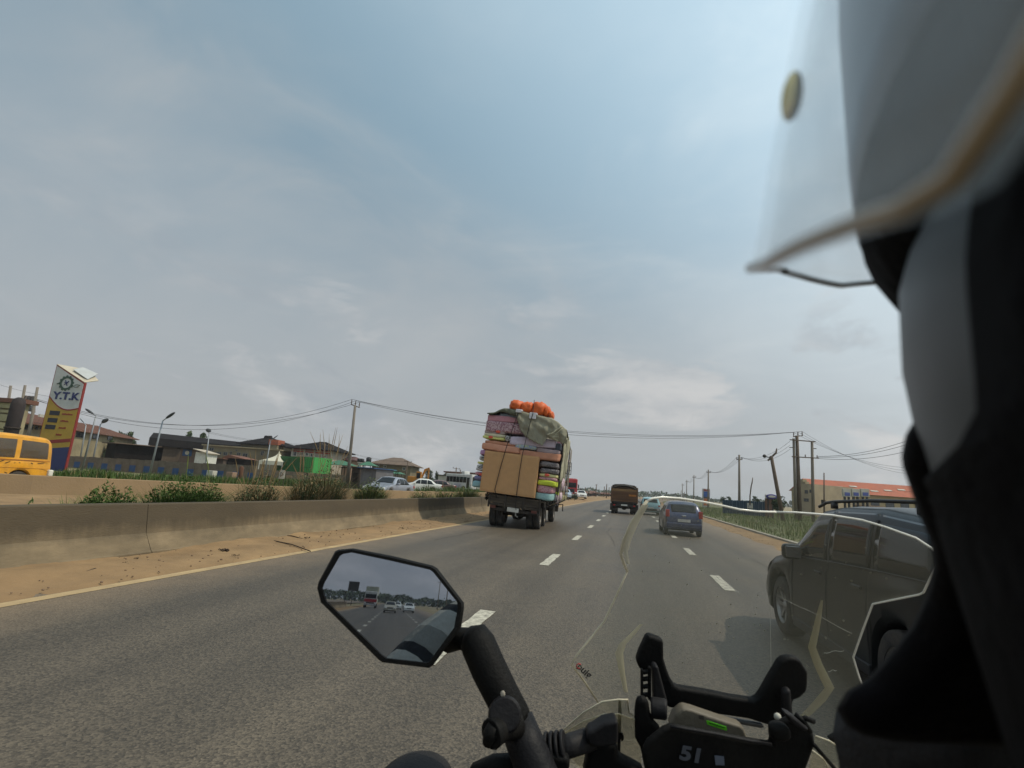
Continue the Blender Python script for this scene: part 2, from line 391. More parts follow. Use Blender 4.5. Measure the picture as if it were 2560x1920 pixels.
barrier([(-8.0, -100), (-8.0, 31.5)], .87, 'concrete_barrier', conc, 'near sloped concrete median barrier with dark stains, beside our carriageway', 7.8+8.2 if False else 10.78)
barrier([(-21.5, -60), (-21.5, 5), (-19.6, 9.3), (-17.2, 12.2), (-15.4, 16.2), (-13.7, 20.6), (-12.2, 26), (-11.9, 40), (-11.9, 47.5)], .93, 'concrete_barrier', conc2, 'farther sand coloured concrete barrier behind the weeds, beside the opposite carriageway', 9.0)
# ------------------------------------------------------------------ vehicles
rubber = M('rubber', (.022, .021, .020), .85, var=.3, scale=6, bump=.2, dirt=(.13, .10, .07), dscale=3, dfac=.45)
rimm = M('wheel_alloy', (.34, .33, .31), .45, metal=.6, var=.15, dirt=(.12, .10, .08), dscale=4, dfac=.6)
steelrim = M('steel_rim', (.20, .18, .16), .6, metal=.3, dirt=(.12, .09, .06), dscale=4, dfac=.7)
blackp = M('black_plastic', (.014, .014, .015), .5, var=.2, bump=.1, bscale=60)
blackm = M('black_trim', (.02, .02, .02), .6, var=.2)
chrome = M('chrome', (.6, .6, .6), .18, metal=1, bump=0)
def glassm(name, col, rough=.05, alpha=None, haze=0.0):
    if name in MATS: return MATS[name]
    m = M(name, col, rough, var=.05, bump=0, spec=.6); b = principled(m)
    for k in list(b.inputs['Roughness'].links): m.node_tree.links.remove(k)
    b.inputs['Roughness'].default_value = rough
    if alpha is not None: b.inputs['Alpha'].default_value = alpha
    return m
glass_dark = glassm('tinted_glass', (.010, .012, .014), .06)
principled(glass_dark).inputs['Specular IOR Level'].default_value = .3
glass_teal = glassm('window_glass', (.045, .075, .08), .06)
glass_see = glassm('see_through_glass', (.05, .07, .075), .04, .45)
glass_pane = glassm('building_pane', (.03, .035, .04), .12)
lampw = M('headlight_glass', (.75, .75, .7), .15, bump=0, spec=.7)
lampr = M('tail_light', (.35, .02, .015), .2, bump=0, spec=.6)
lampo = M('indicator_light', (.6, .22, .03), .25, bump=0)
platem = M('number_plate', (.55, .53, .48), .5, dirt=(.2, .16, .12), dscale=6)

def wheel(parent, x, y, z, r, wdt, side, rim=None, spokes=7, name='wheel', dual=False):
    """side -1 = left of the car; the outer face looks towards side"""
    wb = MB(); n = 28
    pr = [(-.5, .62), (-.5, .9), (-.42, .985), (-.2, 1.0), (.2, 1.0), (.42, .985), (.5, .9), (.5, .62)]
    rows = [[Vector((a*wdt, math.cos(2*math.pi*j/n)*q*r, math.sin(2*math.pi*j/n)*q*r)) for j in range(n)] for a, q in pr]
    wb.grid(rows, 0, True)
    tyre = wb.build('wheel', rubber, parent, smooth=True, loc=(x, y, z))
    rb = MB(); s = side
    rows = [[Vector((s*a*wdt, math.cos(2*math.pi*j/n)*q*r, math.sin(2*math.pi*j/n)*q*r)) for j in range(n)] for a, q in [(-.45, .62), (.10, .56), (.40, .60), (.46, .64), (.46, .60), (.30, .55)]]
    rb.grid(rows, 0, True)
    rb.tube([(s*.05*wdt, 0, 0), (s*.30*wdt, 0, 0), (s*.36*wdt, 0, 0)], [r*.20, r*.17, r*.08], 12)
    for k in range(spokes):
        a = 2*math.pi*k/spokes; c, d = math.cos(a), math.sin(a)
        rb.prism([(s*.16*wdt, -d*r*.05+c*r*.12, c*r*.05+d*r*.12), (s*.16*wdt, d*r*.05+c*r*.12, -c*r*.05+d*r*.12), (s*.26*wdt, d*r*.07+c*r*.58, -c*r*.07+d*r*.58), (s*.26*wdt, -d*r*.07+c*r*.58, c*r*.07+d*r*.58)], (s*.10*wdt, 0, 0))
    rb.add([Vector((s*-.1*wdt, math.cos(2*math.pi*j/n)*.58*r, math.sin(2*math.pi*j/n)*.58*r)) for j in range(n)], [tuple(range(n))])
    rb.build('rim', rim or rimm, tyre, smooth=False)
    return tyre

def car(name, label, cat, loc, rz, Lc, Wc, Hc, top, belt, paint, wb, wr=.32, ft=.9, group=None, glass=None, roofw=.74, win=None, tail='hatch', rails=False, rim=None, lower=None, crown=.035, bel_in=.965, full=True, seat=True):
    """top: [(s, z)] roofline with s=0 rear .. 1 front; belt: waist height; the car faces local +Y, origin mid-ground"""
    root = empty(name, loc, rz, label, cat, group); glass = glass or glass_dark
    hw = Wc/2; wy = (-Lc/2+(Lc-wb-ft), Lc/2-ft)
    NS = 72 if full else 36
    def ztop(y): return interp((y+Lc/2)/Lc, top)
    def beltz(y): return interp((y+Lc/2)/Lc, belt) if isinstance(belt, list) else belt
    def plan(y):      # half-width shrink towards the ends
        s = (y+Lc/2)/Lc; e = min(s, 1-s)*Lc
        return 1-.13*max(0, 1-e/.55)**2.2
    def zbot(y):
        z = .22 if .35 < y+Lc/2 < Lc-.35 else .30
        for q in wy:
            d = abs(y-q); R = wr*1.16
            if d < R: z = max(z, wr+math.sqrt(R*R-d*d)*.98)
        return z
    def sec(y):
        zb, zt, bz, h = zbot(y), ztop(y), beltz(y), hw*plan(y)
        bz = min(bz, zt-.02)
        zb = min(zb, bz-.12)
        rw = lerp(.93, roofw, min(1, max(0, (zt-bz)/(Hc-bz+1e-6)))) if zt > bz+.05 else .93
        cr = crown
        pts = [(0, zb), (h*.93, zb), (h*.985, zb+.05), (h*1.0, lerp(zb, bz, .35)), (h*1.0, lerp(zb, bz, .62)), (h*.985, lerp(zb, bz, .86)), (h*bel_in, bz)]
        sz = max(zt-.10*min(1, (zt-bz)/.3), bz+.005) if zt > bz+.02 else bz+.003
        for t in (.33, .66, 1.0):
            pts.append((lerp(h*bel_in, h*rw+.02, t)+ .02*math.sin(math.pi*t)*(1 if zt > bz+.1 else 0), lerp(bz, sz, t)))
        pts += [(h*rw*.93, zt-.035 if zt > bz+.1 else lerp(bz, zt, .7)), (h*rw*.7, zt-.008 if zt > bz+.1 else zt-.004), (0, zt+cr*.4)]
        return pts
    ys_ = set(); 
    for i in range(NS+1): ys_.add(round(-Lc/2+Lc*i/NS, 4))
    for q in wy:
        for a in np.linspace(-1, 1, 15): ys_.add(round(q+a*wr*1.16, 4))
    ys_ = sorted(ys_); rows = []
    for y in ys_:
        p = sec(y); rows.append([Vector((x, y, z)) for x, z in p]+[Vector((-x, y, z)) for x, z in p[-2:0:-1]])
    mb = MB().grid(rows, 0, True); m = len(rows[0])
    mb.f += [tuple(range(m)), tuple(range((len(ys_)-1)*m, len(ys_)*m))[::-1]]; mb.mi += [0, 0]
    body = mb.build('body', paint, root, smooth=True)
    es = body.modifiers.new('es', 'EDGE_SPLIT'); es.split_angle = rad(38)
    # dark underside/arches filler
    ub = MB(); ub.box(-hw*.86, hw*.86, -Lc/2+.12, Lc/2-.12, .24, .62); ub.build('underbody', blackm, root)
    def side_x(y, z, off=.006):
        p = sec(y)[6:11]
        for (x0, z0), (x1, z1) in zip(p, p[1:]):
            if z <= z1+1e-6 or (x1, z1) == p[-1]:
                t = 0 if z1 <= z0 else min(1, max(0, (z-z0)/(z1-z0))); return lerp(x0, x1, t)+off
    def sgl(s0, s1, name_='side_window', gmat=None, a0=0, a1=0, lowz=.03, topz=.11, side=(-1, 1), label_=None):
        for sd_ in side:
            g = MB(); n = 10; r_ = []
            for i in range(n+1):
                r2 = []
                for j in range(5):
                    t = j/4; y0 = -Lc/2+Lc*s0+a0*t; y1 = -Lc/2+Lc*s1-a1*t; y = lerp(y0, y1, i/n)
                    zlo = beltz(y)+lowz; zhi = max(zlo+.01, ztop(y)-topz); z = lerp(zlo, zhi, t)
                    r2.append(Vector((sd_*side_x(y, z), y, z)))
                r_.append(r2)
            o = g.grid(r_).build(name_, gmat or glass, root, smooth=True, thick=.004)
            if label_: tag(o, label_)
    for spec in (win or []): sgl(*spec[:2], **(spec[2] if len(spec) > 2 else {}))
    # windscreen and rear glass
    def top_glass(s0, s1, nm, w0=.8, w1=.9):
        r_ = []
        for i in range(9):
            s = lerp(s0, s1, i/8); y = -Lc/2+Lc*s; z = ztop(y); h = hw*plan(y)
            bz = beltz(y); rw = lerp(.93, roofw, min(1, max(0, (z-bz)/(Hc-bz))))
            row = []
            for j in range(11):
                u = -1+.2*j; xw = h*rw*lerp(w0, w1, i/8)*.92
                row.append((u*xw, y, z + crown*.4*(1-abs(u))-.006*abs(u)))
            r_.append(row)
        # offset along normal of the slope
        za = ztop(-Lc/2+Lc*s0); zb_ = ztop(-Lc/2+Lc*s1); d = Vector((0, (s1-s0)*Lc, zb_-za)).normalized(); nrm = Vector((0, -d.z, d.y))
        if nrm.z < 0: nrm = -nrm
        r_ = [[Vector(p)+nrm*.010 for p in row] for row in r_]
        return MB().grid(r_).build(nm, glass, root, smooth=True, thick=.004)
    return root, top_glass, sec, ztop, wy, side_x

def lights_rear(root, Lc, W, z0, z1, hgt=.2, wdt=.16, inset=.03, plate=True, bumper=None, full_w=.9):
    for s in (-1, 1):
        MB().box(s*(W/2-.05)-(wdt if s > 0 else 0), s*(W/2-.05)+(0 if s > 0 else wdt), -Lc/2-.012, -Lc/2+.16, z0, z1).build('tail_light', lampr, root, bevel=.015)
    if plate: MB().box(-.26, .26, -Lc/2-.03, -Lc/2+.02, z0-.18, z0-.06).build('number_plate', platem, root)
    MB().box(-W/2*full_w, W/2*full_w, -Lc/2-.05, -Lc/2+.12, .34, .56).build('rear_bumper', bumper or blackp, root, bevel=.04)
def lights_front(root, Lc, W, z0, z1, bumper=None, grille=True):
    for s in (-1, 1):
        MB().box(s*(W/2-.06)-(.34 if s > 0 else 0), s*(W/2-.06)+(0 if s > 0 else .34), Lc/2-.14, Lc/2-.02+.03, z0, z1).build('headlight', lampw, root, bevel=.03)
    if grille: MB().box(-W*.22, W*.22, Lc/2-.1, Lc/2+.015, z0-.02, z1-.02).build('grille', blackp, root, bevel=.01)
    MB().box(-W/2*.92, W/2*.92, Lc/2-.12, Lc/2+.05, .30, .52).build('front_bumper', bumper or blackp, root, bevel=.04)
    MB().box(-.26, .26, Lc/2+.05, Lc/2+.06, .36, .47).build('number_plate', platem, root)
def mirror_pods(root, x, y, z, mat, size=(.17, .13, .15), glassm_=None):
    for s in (-1, 1):
        p = MB().obox((s*(x+.09), y, z), size).build('wing_mirror', mat, root, bevel=.045, seg=3)
        MB().cyl((s*(x-.05), y+.02, z-.05), (s*(x+.05), y+.01, z-.03), .02).build('mirror_arm', mat, p)
        MB().obox((s*(x+.09), y-size[1]/2-.002, z), (size[0]*.8, .004, size[2]*.72)).build('mirror_glass', chrome if glassm_ is None else glassm_, p, bevel=.01)

# -- the dark SUV beside the motorcycle
suv_paint = M('suv_paint', (.009, .011, .012), .35, metal=0, var=.10, scale=1.5, bump=.0, dirt=(.020, .020, .017), dscale=2.0, dfac=.45, coat=.22, spec=.15)
def wheels(root, Wc, wy, r, wdt=.21, rim=None, inset=.02, spokes=7):
    for y in wy:
        for s in (-1, 1): wheel(root, s*(Wc/2-wdt/2-inset), y, r, r, wdt, s, rim, spokes)
SX, SYr = 1.95, 5.0
Ls, Ws, Hs = 4.55, 1.78, 1.72
root, tg, sec, zt, wy, sx_ = car('suv', 'dark grey estate car with roof rails passing close on our right', 'car', (SX+Ws/2+.02, SYr+.95+ (Ls/2-.95-.95)+ .0, 0), rad(3), Ls, Ws, Hs,
    [(0, .92), (.015, 1.05), (.07, 1.50), (.12, 1.60), (.30, 1.66), (.48, 1.65), (.57, 1.60), (.74, 1.10), (.79, 1.01), (.86, .94), (.92, .86), (.965, .75), (.99, .62), (1, .55)],
    [(0, 1.13), (.3, 1.09), (.72, 1.00), (.86, .88), (1, .55)], suv_paint, 2.72, .35, .88,
    win=[(.085, .275, dict(a0=.10, topz=.075, lowz=.02)), (.29, .47, dict(topz=.075, lowz=.02)), (.485, .725, dict(a1=.50, topz=.075, lowz=.02))], roofw=.84)
tg(.585, .725, 'windscreen'); tg(.018, .068, 'rear_window')
wheels(root, Ws, wy, .35, .22)
lights_rear(root, Ls, Ws, .85, 1.12); lights_front(root, Ls-.06, Ws-.1, .50, .62)
mirror_pods(root, Ws/2, .62, 1.08, suv_paint, (.2, .13, .17))
for s in (-1, 1):
    rl = MB(); y0 = -1.80; pts = [Vector((s*.64, y0+ i*.205, 1.648+.052*min(1, i/1.2, (12-i)/1.2)-.006*max(0,i-6))) for i in range(13)]
    rl.tube(pts, .017, 8)
    for i in (2, 10): rl.box(s*.64-.015, s*.64+.015, y0+i*.205-.06, y0+i*.205+.06, 1.60, 1.675)
    rl.build('roof_rail', blackp, root, smooth=True)
# window surrounds, door gaps, handles, sill
for sd_ in (-1, 1):
    for k, s_ in enumerate((.282, .478)):
        y = -Ls/2+Ls*s_
        MB().prism([(sd_*sx_(y, z, .003), y-.022, z) for z in (1.08, 1.25, 1.42, 1.53)] + [(sd_*sx_(y+.03, z, .003), y+.022, z) for z in (1.53, 1.42, 1.25, 1.08)], (sd_*.006, 0, 0)).build('door_pillar', blackp, root)
    for s_ in (.30, .485, .70):
        y = -Ls/2+Ls*s_; lp = [(sd_*(Ws/2*v+.001), y, z) for v, z in ((.965, 1.05), (.985, .95), (1.0, .75), (1.0, .52), (.985, .34))]
        MB().tube(lp, .006, 6).build('door_gap', blackm, root)
    for s_ in (.33, .52):
        y = -Ls/2+Ls*s_; MB().obox((sd_*(Ws/2+.012), y, .93), (.025, .17, .03)).build('door_handle', suv_paint, root, bevel=.01)
    bl = [Vector((sd_*(sx_(y, 1.0, .004)), y, interp((y+Ls/2)/Ls, [(0, 1.13), (.3, 1.09), (.72, 1.0), (1, .92)])+.012)) for y in np.linspace(-1.85, 1.0, 24)]
    MB().tube(bl, .009, 6).build('waist_trim', blackp, root)
    MB().box(min(sd_*(Ws/2-.03), sd_*(Ws/2+.008)), max(sd_*(Ws/2-.03), sd_*(Ws/2+.008)), -.92, .90, .23, .32).build('sill_trim', blackp, root, bevel=.01)

# -- the blue-black hatchback ahead, behind the windscreen
navy = M('navy_paint', (.020, .030, .085), .3, metal=.3, var=.1, bump=0, dirt=(.08, .08, .085), dscale=2, dfac=.5, coat=.6)
Lc, Wc, Hc = 3.9, 1.62, 1.47
root, tg, sec, zt, wy, sx_ = car('hatchback', 'navy blue hatchback ahead of us in the right lane, seen through the windscreen', 'car', (2.25, 24+1.95, 0), rad(1), Lc, Wc, Hc,
    [(0, .80), (.02, .95), (.10, 1.34), (.16, 1.43), (.35, 1.47), (.55, 1.42), (.74, .98), (.80, .93), (.95, .82), (1, .6)], .92, navy, 2.4, .30, .75,
    win=[(.12, .30, dict(a0=.1)), (.31, .50), (.51, .73, dict(a1=.45))])
tg(.58, .73, 'windscreen'); tg(.03, .095, 'rear_window')
wheels(root, Wc, wy, .30, .18); lights_rear(root, Lc, Wc, .78, 1.08, bumper=navy); lights_front(root, Lc, Wc, .62, .78); mirror_pods(root, Wc/2, .55, .98, navy)
MB().obox((0, -Lc/2-.01, .86), (.16, .02, .05)).build('badge', chrome, root, bevel=.01)

# -- light blue estate car beside the tipper
lb = M('pale_blue_paint', (.24, .42, .46), .35, var=.08, bump=0, coat=.5)
root, tg, sec, zt, wy, sx_ = car('estate_car', 'pale blue estate car just right of the brown tipper truck', 'car', (1.75, 49, 0), 0, 4.2, 1.66, 1.5,
    [(0, .86), (.015, 1.0), (.05, 1.38), (.10, 1.46), (.35, 1.5), (.55, 1.44), (.72, .98), (.95, .84), (1, .6)], .96, lb, 2.5, .31, .8,
    win=[(.07, .27), (.28, .47), (.48, .71, dict(a1=.45))], full=False)
tg(.02, .046, 'rear_window', .92, .92); wheels(root, 1.66, wy, .31, .19); lights_rear(root, 4.2, 1.66, .72, .86); lights_front(root, 4.2, 1.66, .6, .76); mirror_pods(root, .83, .6, 1.0, blackp)

# -- yellow van on the opposite carriageway, facing us (south)
vany = M('van_yellow', (.72, .33, .020), .42, var=.10, scale=1.2, bump=.05, dirt=(.32, .15, .03), dscale=2.2, dfac=.5, coat=.3)
Lc, Wc, Hc = 4.6, 1.85, 2.0
pv = AX(137, 1150, -21.2)
root, tg, sec, zt, wy, sx_ = car('yellow_van', 'rusty yellow minibus leaving the frame on the left, beyond the far barrier', 'van', (-21.2-Wc/2, pv.y-Lc/2, .24), rad(180), Lc, Wc, Hc,
    [(0, 1.0), (.008, 1.55), (.03, 1.86), (.07, 1.95), (.3, 2.0), (.8, 1.98), (.88, 1.90), (.965, 1.2), (.985, 1.0), (1, .6)], 1.12, vany, 2.45, .34, 1.1, group=None, glass=glass_see,
    win=[(.045, .255, dict(a0=.05, topz=.20)), (.29, .47, dict(topz=.20)), (.50, .68, dict(topz=.20)), (.71, .90, dict(topz=.2, a1=.18))], roofw=.86)
tg(.885, .96, 'windscreen'); tg(.009, .028, 'rear_window', .9, .9); wheels(root, Wc, wy, .34, .2, steelrim, spokes=5)
lights_rear(root, Lc, Wc, .85, 1.05, wdt=.07, plate=False, bumper=M('white_bumper', (.62, .60, .52), .6), full_w=1.0)
for o in list(root.children):
    if o.name.startswith('tail_light'): bpy.data.objects.remove(o); continue
    if o.name.startswith('rear_bumper'): o.location.z = .16; o.scale = (1.03, 1.0, 1.1); lights_front(root, Lc, Wc, .78, .98)
for s in (-1, 1):
    for z in (1.085, 1.06): MB().tube([(s*(Wc/2*.988+.004), y, z) for y in np.linspace(-2.15, 2.0, 12)], .006, 5).build('side_line', M('van_line', (.25, .06, .015), .6), root)
    MB().tube([(s*(Wc/2+.003), y, .80) for y in np.linspace(-2.2, 2.0, 8)], .008, 5).build('side_crease', M('van_crease', (.40, .17, .015), .6), root)
    # hand-painted slogans half rubbed off
    k = 0
    for (yy, zz, ws) in ((-1.85, 1.0, .22), (-1.55, .98, .08), (-1.15, .98, .05), (-1.0, .97, .04), (-.78, .98, .16), (-.6, 1.02, .14), (-.2, .98, .2), (-1.05, .55, .2), (-.9, .48, .3), (-.8, .62, .1), (.2, .6, .25)):
        MB().obox((s*(Wc/2+.004), yy, zz), (.004, ws, .02), (rad(random.uniform(-35, 35)), 0, 0)).build('painted_stroke', blackm, root)
seatm = M('van_seat', (.20, .05, .03), .8)
for yy in (-1.5, -.4, .6): MB().box(-.7, .7, yy-.06, yy+.06, .9, 1.5).build('seat', seatm, root, bevel=.03)

# -- silver saloon on the opposite carriageway, facing us
silv = M('silver_paint', (.33, .34, .38), .32, metal=.5, var=.06, bump=0, coat=.5)
def saloon(name, label, loc, rz, paint, Lc=4.4, Wc=1.72, Hc=1.44, group=None, full=False):
    root, tg, sec, zt, wy, sx_ = car(name, label, 'car', loc, rz, Lc, Wc, Hc,
        [(0, .70), (.01, .88), (.03, .97), (.15, 1.0), (.26, 1.34), (.33, 1.42), (.48, 1.44), (.55, 1.40), (.70, .98), (.76, .92), (.94, .80), (1, .55)], .90, paint, 2.55, .31, .85, group,
        win=[(.20, .355, dict(a0=.28)), (.365, .50), (.51, .69, dict(a1=.42))], full=full)
    tg(.56, .69, 'windscreen'); tg(.165, .25, 'rear_window')
    wheels(root, Wc, wy, .31, .19); lights_rear(root, Lc, Wc, .72, .88, bumper=paint); lights_front(root, Lc, Wc, .58, .72, bumper=paint); mirror_pods(root, Wc/2, .55, .96, paint)
    return root
saloon('saloon_car', 'silver saloon driving towards us beyond the far barrier', (-16.2, 34.0, .24), rad(180-3), silv, full=True)
whitep = M('white_car_paint', (.62, .62, .58), .35, var=.05, bump=0, coat=.4)
darkred = M('dark_car_paint', (.10, .05, .05), .35, var=.05, bump=0, coat=.4)
def atgp(px, Z, z=.24): return gp(px, Z, z)
saloon('saloon_car', 'cream white saloon parked just behind the silver saloon', atgp(1052, 52, .3), rad(115), whitep)
saloon('saloon_car', 'dark maroon saloon parked between the white saloon and the bus', atgp(1093, 62, .3), rad(120), darkred)
saloon('saloon_car', 'pale blue saloon at the foot of the red lorry cab', atgp(1413, 78, .3), rad(190), M('sky_paint', (.35, .42, .5), .35, bump=0))
# white car beyond the red lorry
saloon('saloon_car', 'small white saloon beside the round dark bush on the median', atgp(1453, 92, .3), rad(190), whitep)

# -- white bus parked far left
def bus():
    A = atgp(1113, 78, .3); B = atgp(1178, 74, .3); d = (B-A); Lb = d.length; r = empty('bus', A, math.atan2(d.y, d.x), 'white parked bus with a dark window band, left of the loaded truck', 'bus')
    wm = M('bus_white', (.55, .56, .54), .5, dirt=(.3, .28, .25)); H_ = 2.55
    MB().box(0, Lb, 0, 2.2, .45, H_).build('body', wm, r, bevel=.12)
    nw = 6
    for i in range(nw): x = .25+i*(Lb*.78)/nw; MB().box(x, x+Lb*.78/nw-.07, -.02, .02, 1.35, 2.15).build('window', glass_dark, r)
    MB().box(Lb*.83, Lb*.93, -.02, .02, .6, 2.1).build('door', glass_dark, r)
    MB().box(Lb*.36, Lb*.62, -.022, .015, .62, 1.15).build('side_panel', M('bus_grey', (.35, .35, .42), .5), r)
    MB().box(Lb*.5, Lb*.62, .5, 1.6, H_, H_+.45).build('roof_unit', wm, r, bevel=.08)
    for x in (1.3, Lb-1.6):
        t = MB().cyl((x, -.02, .45), (x, .28, .45), .45, n=20).build('wheel', rubber, r); MB().cyl((x, -.04, .45), (x, 0, .45), .22, n=14).build('rim', steelrim, t)
    MB().box(Lb, Lb+.04, .2, 2.0, 1.1, 2.2).build('windscreen', glass_dark, r)
bus()

# -- tipper lorry ahead (rear view)
rust = M('tipper_wood', (.15, .075, .035), .85, var=.3, scale=3, bump=.4, dirt=(.05, .028, .018), dscale=1.5, dfac=.8, stretch=(.4, 1, 2))
rusth = M('tipper_top_board', (.26, .15, .065), .85, var=.3, scale=3, bump=.4, dirt=(.08, .045, .02), dscale=1.5, dfac=.7)
orange_p = M('faded_orange', (.38, .15, .035), .8, var=.3)
def tipper():
    r = empty('tipper_truck', (-.43, 44.5, 0), rad(1.0), 'old brown tipper lorry with wooden tailgate boards, ahead of us', 'truck')
    W, L_ = 2.15, 6.2
    dk = M('lorry_chassis', (.022, .019, .017), .8, var=.3, dirt=(.07, .05, .035), dfac=.5)
    z = .98; hs = [.21, .22, .21, .19, .20]
    for i, h in enumerate(hs):
        MB().box(-W/2+.04, W/2-.04, -.03-.012*(i % 2), .05, z+.01, z+h-.012).build('tailgate_board', rusth if i == 4 else rust, r, bevel=.008); z += h
    MB().box(.35, .95, -.06, -.02, 1.45, 1.60).build('painted_patch', orange_p, r)
    for s in (-1, 1):
        MB().box(min(s*W/2, s*(W/2-.09)), max(s*W/2, s*(W/2-.09)), -.06, .06, .9, z+.16).build('corner_post', rust, r, bevel=.01)
        sb = MB(); 
        for k in range(5): sb.box(min(s*W/2, s*(W/2-.05)), max(s*W/2, s*(W/2-.05)), .06, 4.2, .98+k*.215, .98+(k+1)*.215-.015)
        sb.build('side_boards', rust, r, bevel=.006)
        for k in range(4): MB().box(min(s*(W/2+.03), s*(W/2-.02)), max(s*(W/2+.03), s*(W/2-.02)), .7+k*1.0, .78+k*1.0, .92, z+.05).build('stake', dk, r)
    MB().box(-W/2+.02, W/2-.02, 0, 4.2, .88, .97).build('bed', dk, r)
    MB().box(-W/2+.02, W/2-.02, 4.12, 4.2, .97, 2.35).build('headboard', rust, r)
    # hoops and folded tarpaulin above the tailgate
    MB().tube([(-.98, .3, z), (-.96, .3, z+.22), (-.8, .3, z+.33), (0, .3, z+.38), (.8, .3, z+.30), (.96, .3, z+.16), (.98, .3, z)], .03, 8).build('hoop', dk, r)
    MB().tube([(-.98, 4, z), (-.96, 4, z+.22), (-.8, 4, z+.33), (0, 4, z+.38), (.8, 4, z+.30), (.96, 4, z+.16), (.98, 4, z)], .03, 8).build('hoop', dk, r)
    rows = []
    for i in range(14):
        y = .35+i*.28; rows.append([Vector((x, y, z+.30-.30*abs(x)**3+.05*noise.noise(Vector((x*2, y*2, 0)))-.10*math.sin(math.pi*((i*.28) % 1.4)/1.4))) for x in np.linspace(-.95, .95, 12)])
    MB().grid(rows).build('tarpaulin', M('grey_tarp', (.30, .29, .27), .8), r, smooth=True, thick=.01)
    MB().box(-.7, .7, .1, 5.9, .62, .86).build('chassis', dk, r)
    MB().box(-W/2+.05, W/2-.05, -.02, .08, .60, .74).build('rear_beam', dk, r, bevel=.01)
    MB().box(-.25, .25, -.05, -.02, .66, .78).build('number_plate', platem, r)
    for s in (-1, 1): MB().box(s*.8-.08, s*.8+.08, -.05, 0, .64, .74).build('tail_light', lampr, r)
    MB().sphere((0, .9, .55), .24, nu=12, nv=8).build('differential', dk, r, smooth=True)
    MB().cyl((-.85, .9, .5), (.85, .9, .5), .08).build('axle', dk, r)
    MB().tube([(.3, .3, .8), (.25, .2, .6), (.35, .1, .5)], .05).build('exhaust', dk, r)
    for y, dual in ((.9, True), (5.0, False)):
        for s in (-1, 1):
            wheel(r, s*.90, y, .48, .48, .27, s, steelrim, 6)
            if dual: wheel(r, s*.62, y, .48, .48, .24, s, steelrim, 6)
    for s in (-1, 1): MB().box(s*.85-.28, s*.85+.28, .28, .30, .25, .8).build('mud_flap', rubber, r)
    cab = MB().box(-1.05, 1.05, 4.35, 6.0, .7, 2.35).build('cab', M('cab_paint', (.25, .18, .08), .5), r, bevel=.12)
    MB().box(-.7, .7, 4.33, 4.352, 1.6, 2.15).build('rear_window', glass_dark, cab)
    MB().box(-.95, .95, 5.98, 6.02, 1.5, 2.2).build('windscreen', glass_dark, cab)
tipper()

# -- red lorry cab on the opposite carriageway, far ahead
def lorry_cab(name, label, loc, rz, col, H_=2.9, W_=2.4, box=True, boxcol=None, load=None, boxh=3.2):
    r = empty(name, loc, rz, label, 'truck'); red = col
    MB().box(-W_/2, W_/2, -1.0, .9, .75, H_).build('cab', red, r, bevel=.14, seg=3)
    MB().box(-W_/2+.18, W_/2-.18, .885, .925, 1.75, 2.5).build('windscreen', glass_dark, r, bevel=.02)
    MB().box(-W_/2+.02, W_/2-.02, .8, 1.02, .45, .80).build('front_bumper', M('lorry_bumper', (.35, .33, .32), .6), r, bevel=.05)
    MB().box(-.75, .75, .89, .94, 1.0, 1.55).build('grille', blackp, r, bevel=.02)
    MB().box(-.28, .28, 1.02, 1.03, .5, .62).build('number_plate', platem, r)
    for s in (-1, 1):
        MB().box(s*.95-.14, s*.95+.14, .88, .95, .9, 1.1).build('headlight', lampw, r, bevel=.03)
        m_ = MB().box(s*1.36-.09, s*1.36+.09, .78, .86, 1.75, 2.25).build('wing_mirror', blackp, r, bevel=.03)
        MB().tube([(s*1.15, .8, 2.3), (s*1.36, .82, 2.28)], .02).build('mirror_arm', blackp, m_)
        MB().box(min(s*W_/2, s*(W_/2+.012)), max(s*W_/2, s*(W_/2+.012)), -.35, .6, 1.7, 2.4).build('side_window', glass_dark, r)
    for y in (.0, -4.3, -5.5):
        for s in (-1, 1): wheel(r, s*(W_/2-.16), y, .5, .5, .3, s, steelrim, 6)
    MB().box(-.5, .5, -7, .3, .6, .85).build('chassis', blackm, r)
    if box: MB().box(-1.2, 1.2, -7.4, -1.15, .95, boxh).build('load_body', boxcol, r, bevel=.04)
    return r
redp = M('lorry_red', (.36, .025, .03), .45, var=.12, bump=0, coat=.2)
lorry_cab('red_lorry', 'red lorry cab facing us on the median side, just right of the mattress load', gp(1419, 80, .3)+Vector((0, 2, 0)), rad(192), redp, 3.1, boxcol=M('red_box', (.30, .03, .035), .6))
# ------------------------------------------------------------------ the overloaded lorry and its cargo
TX, TY, TYAW = -4.42, 20.35, 2.6
TM = Matrix.Translation((TX, TY, 0)) @ Matrix.Rotation(rad(TYAW), 4, 'Z') @ Matrix.Translation((0, 0, .45)) @ Matrix.Rotation(rad(3.6), 4, 'Y') @ Matrix.Translation((0, 0, -.45))
TI = TM.inverted()
def LT(zx, zy, y=0.0):
    """bearing in the close-up of the lorry -> (x, z) on the lorry's own plane at depth y"""
    d = RAY(1150+zx/4.367, 980+zy/4.367); o = TI @ CAM; dd = (TI.to_3x3() @ d); t = (y-o.y)/dd.y; p = o+dd*t; return p.x, p.z
tr = empty('loaded_truck', (0, 0, 0), 0, 'dark flatbed lorry leaning under a tall stack of mattresses', 'truck'); tr.matrix_world = TM
ltd = M('truck_dark', (.020, .017, .015), .85, var=.35, scale=4, bump=.2, dirt=(.085, .065, .045), dscale=2, dfac=.55)
ltb = M('truck_boards', (.05, .038, .028), .9, var=.35, scale=4, bump=.3, dirt=(.10, .08, .055), dscale=2, dfac=.6, stretch=(.4, 1, 2.5))
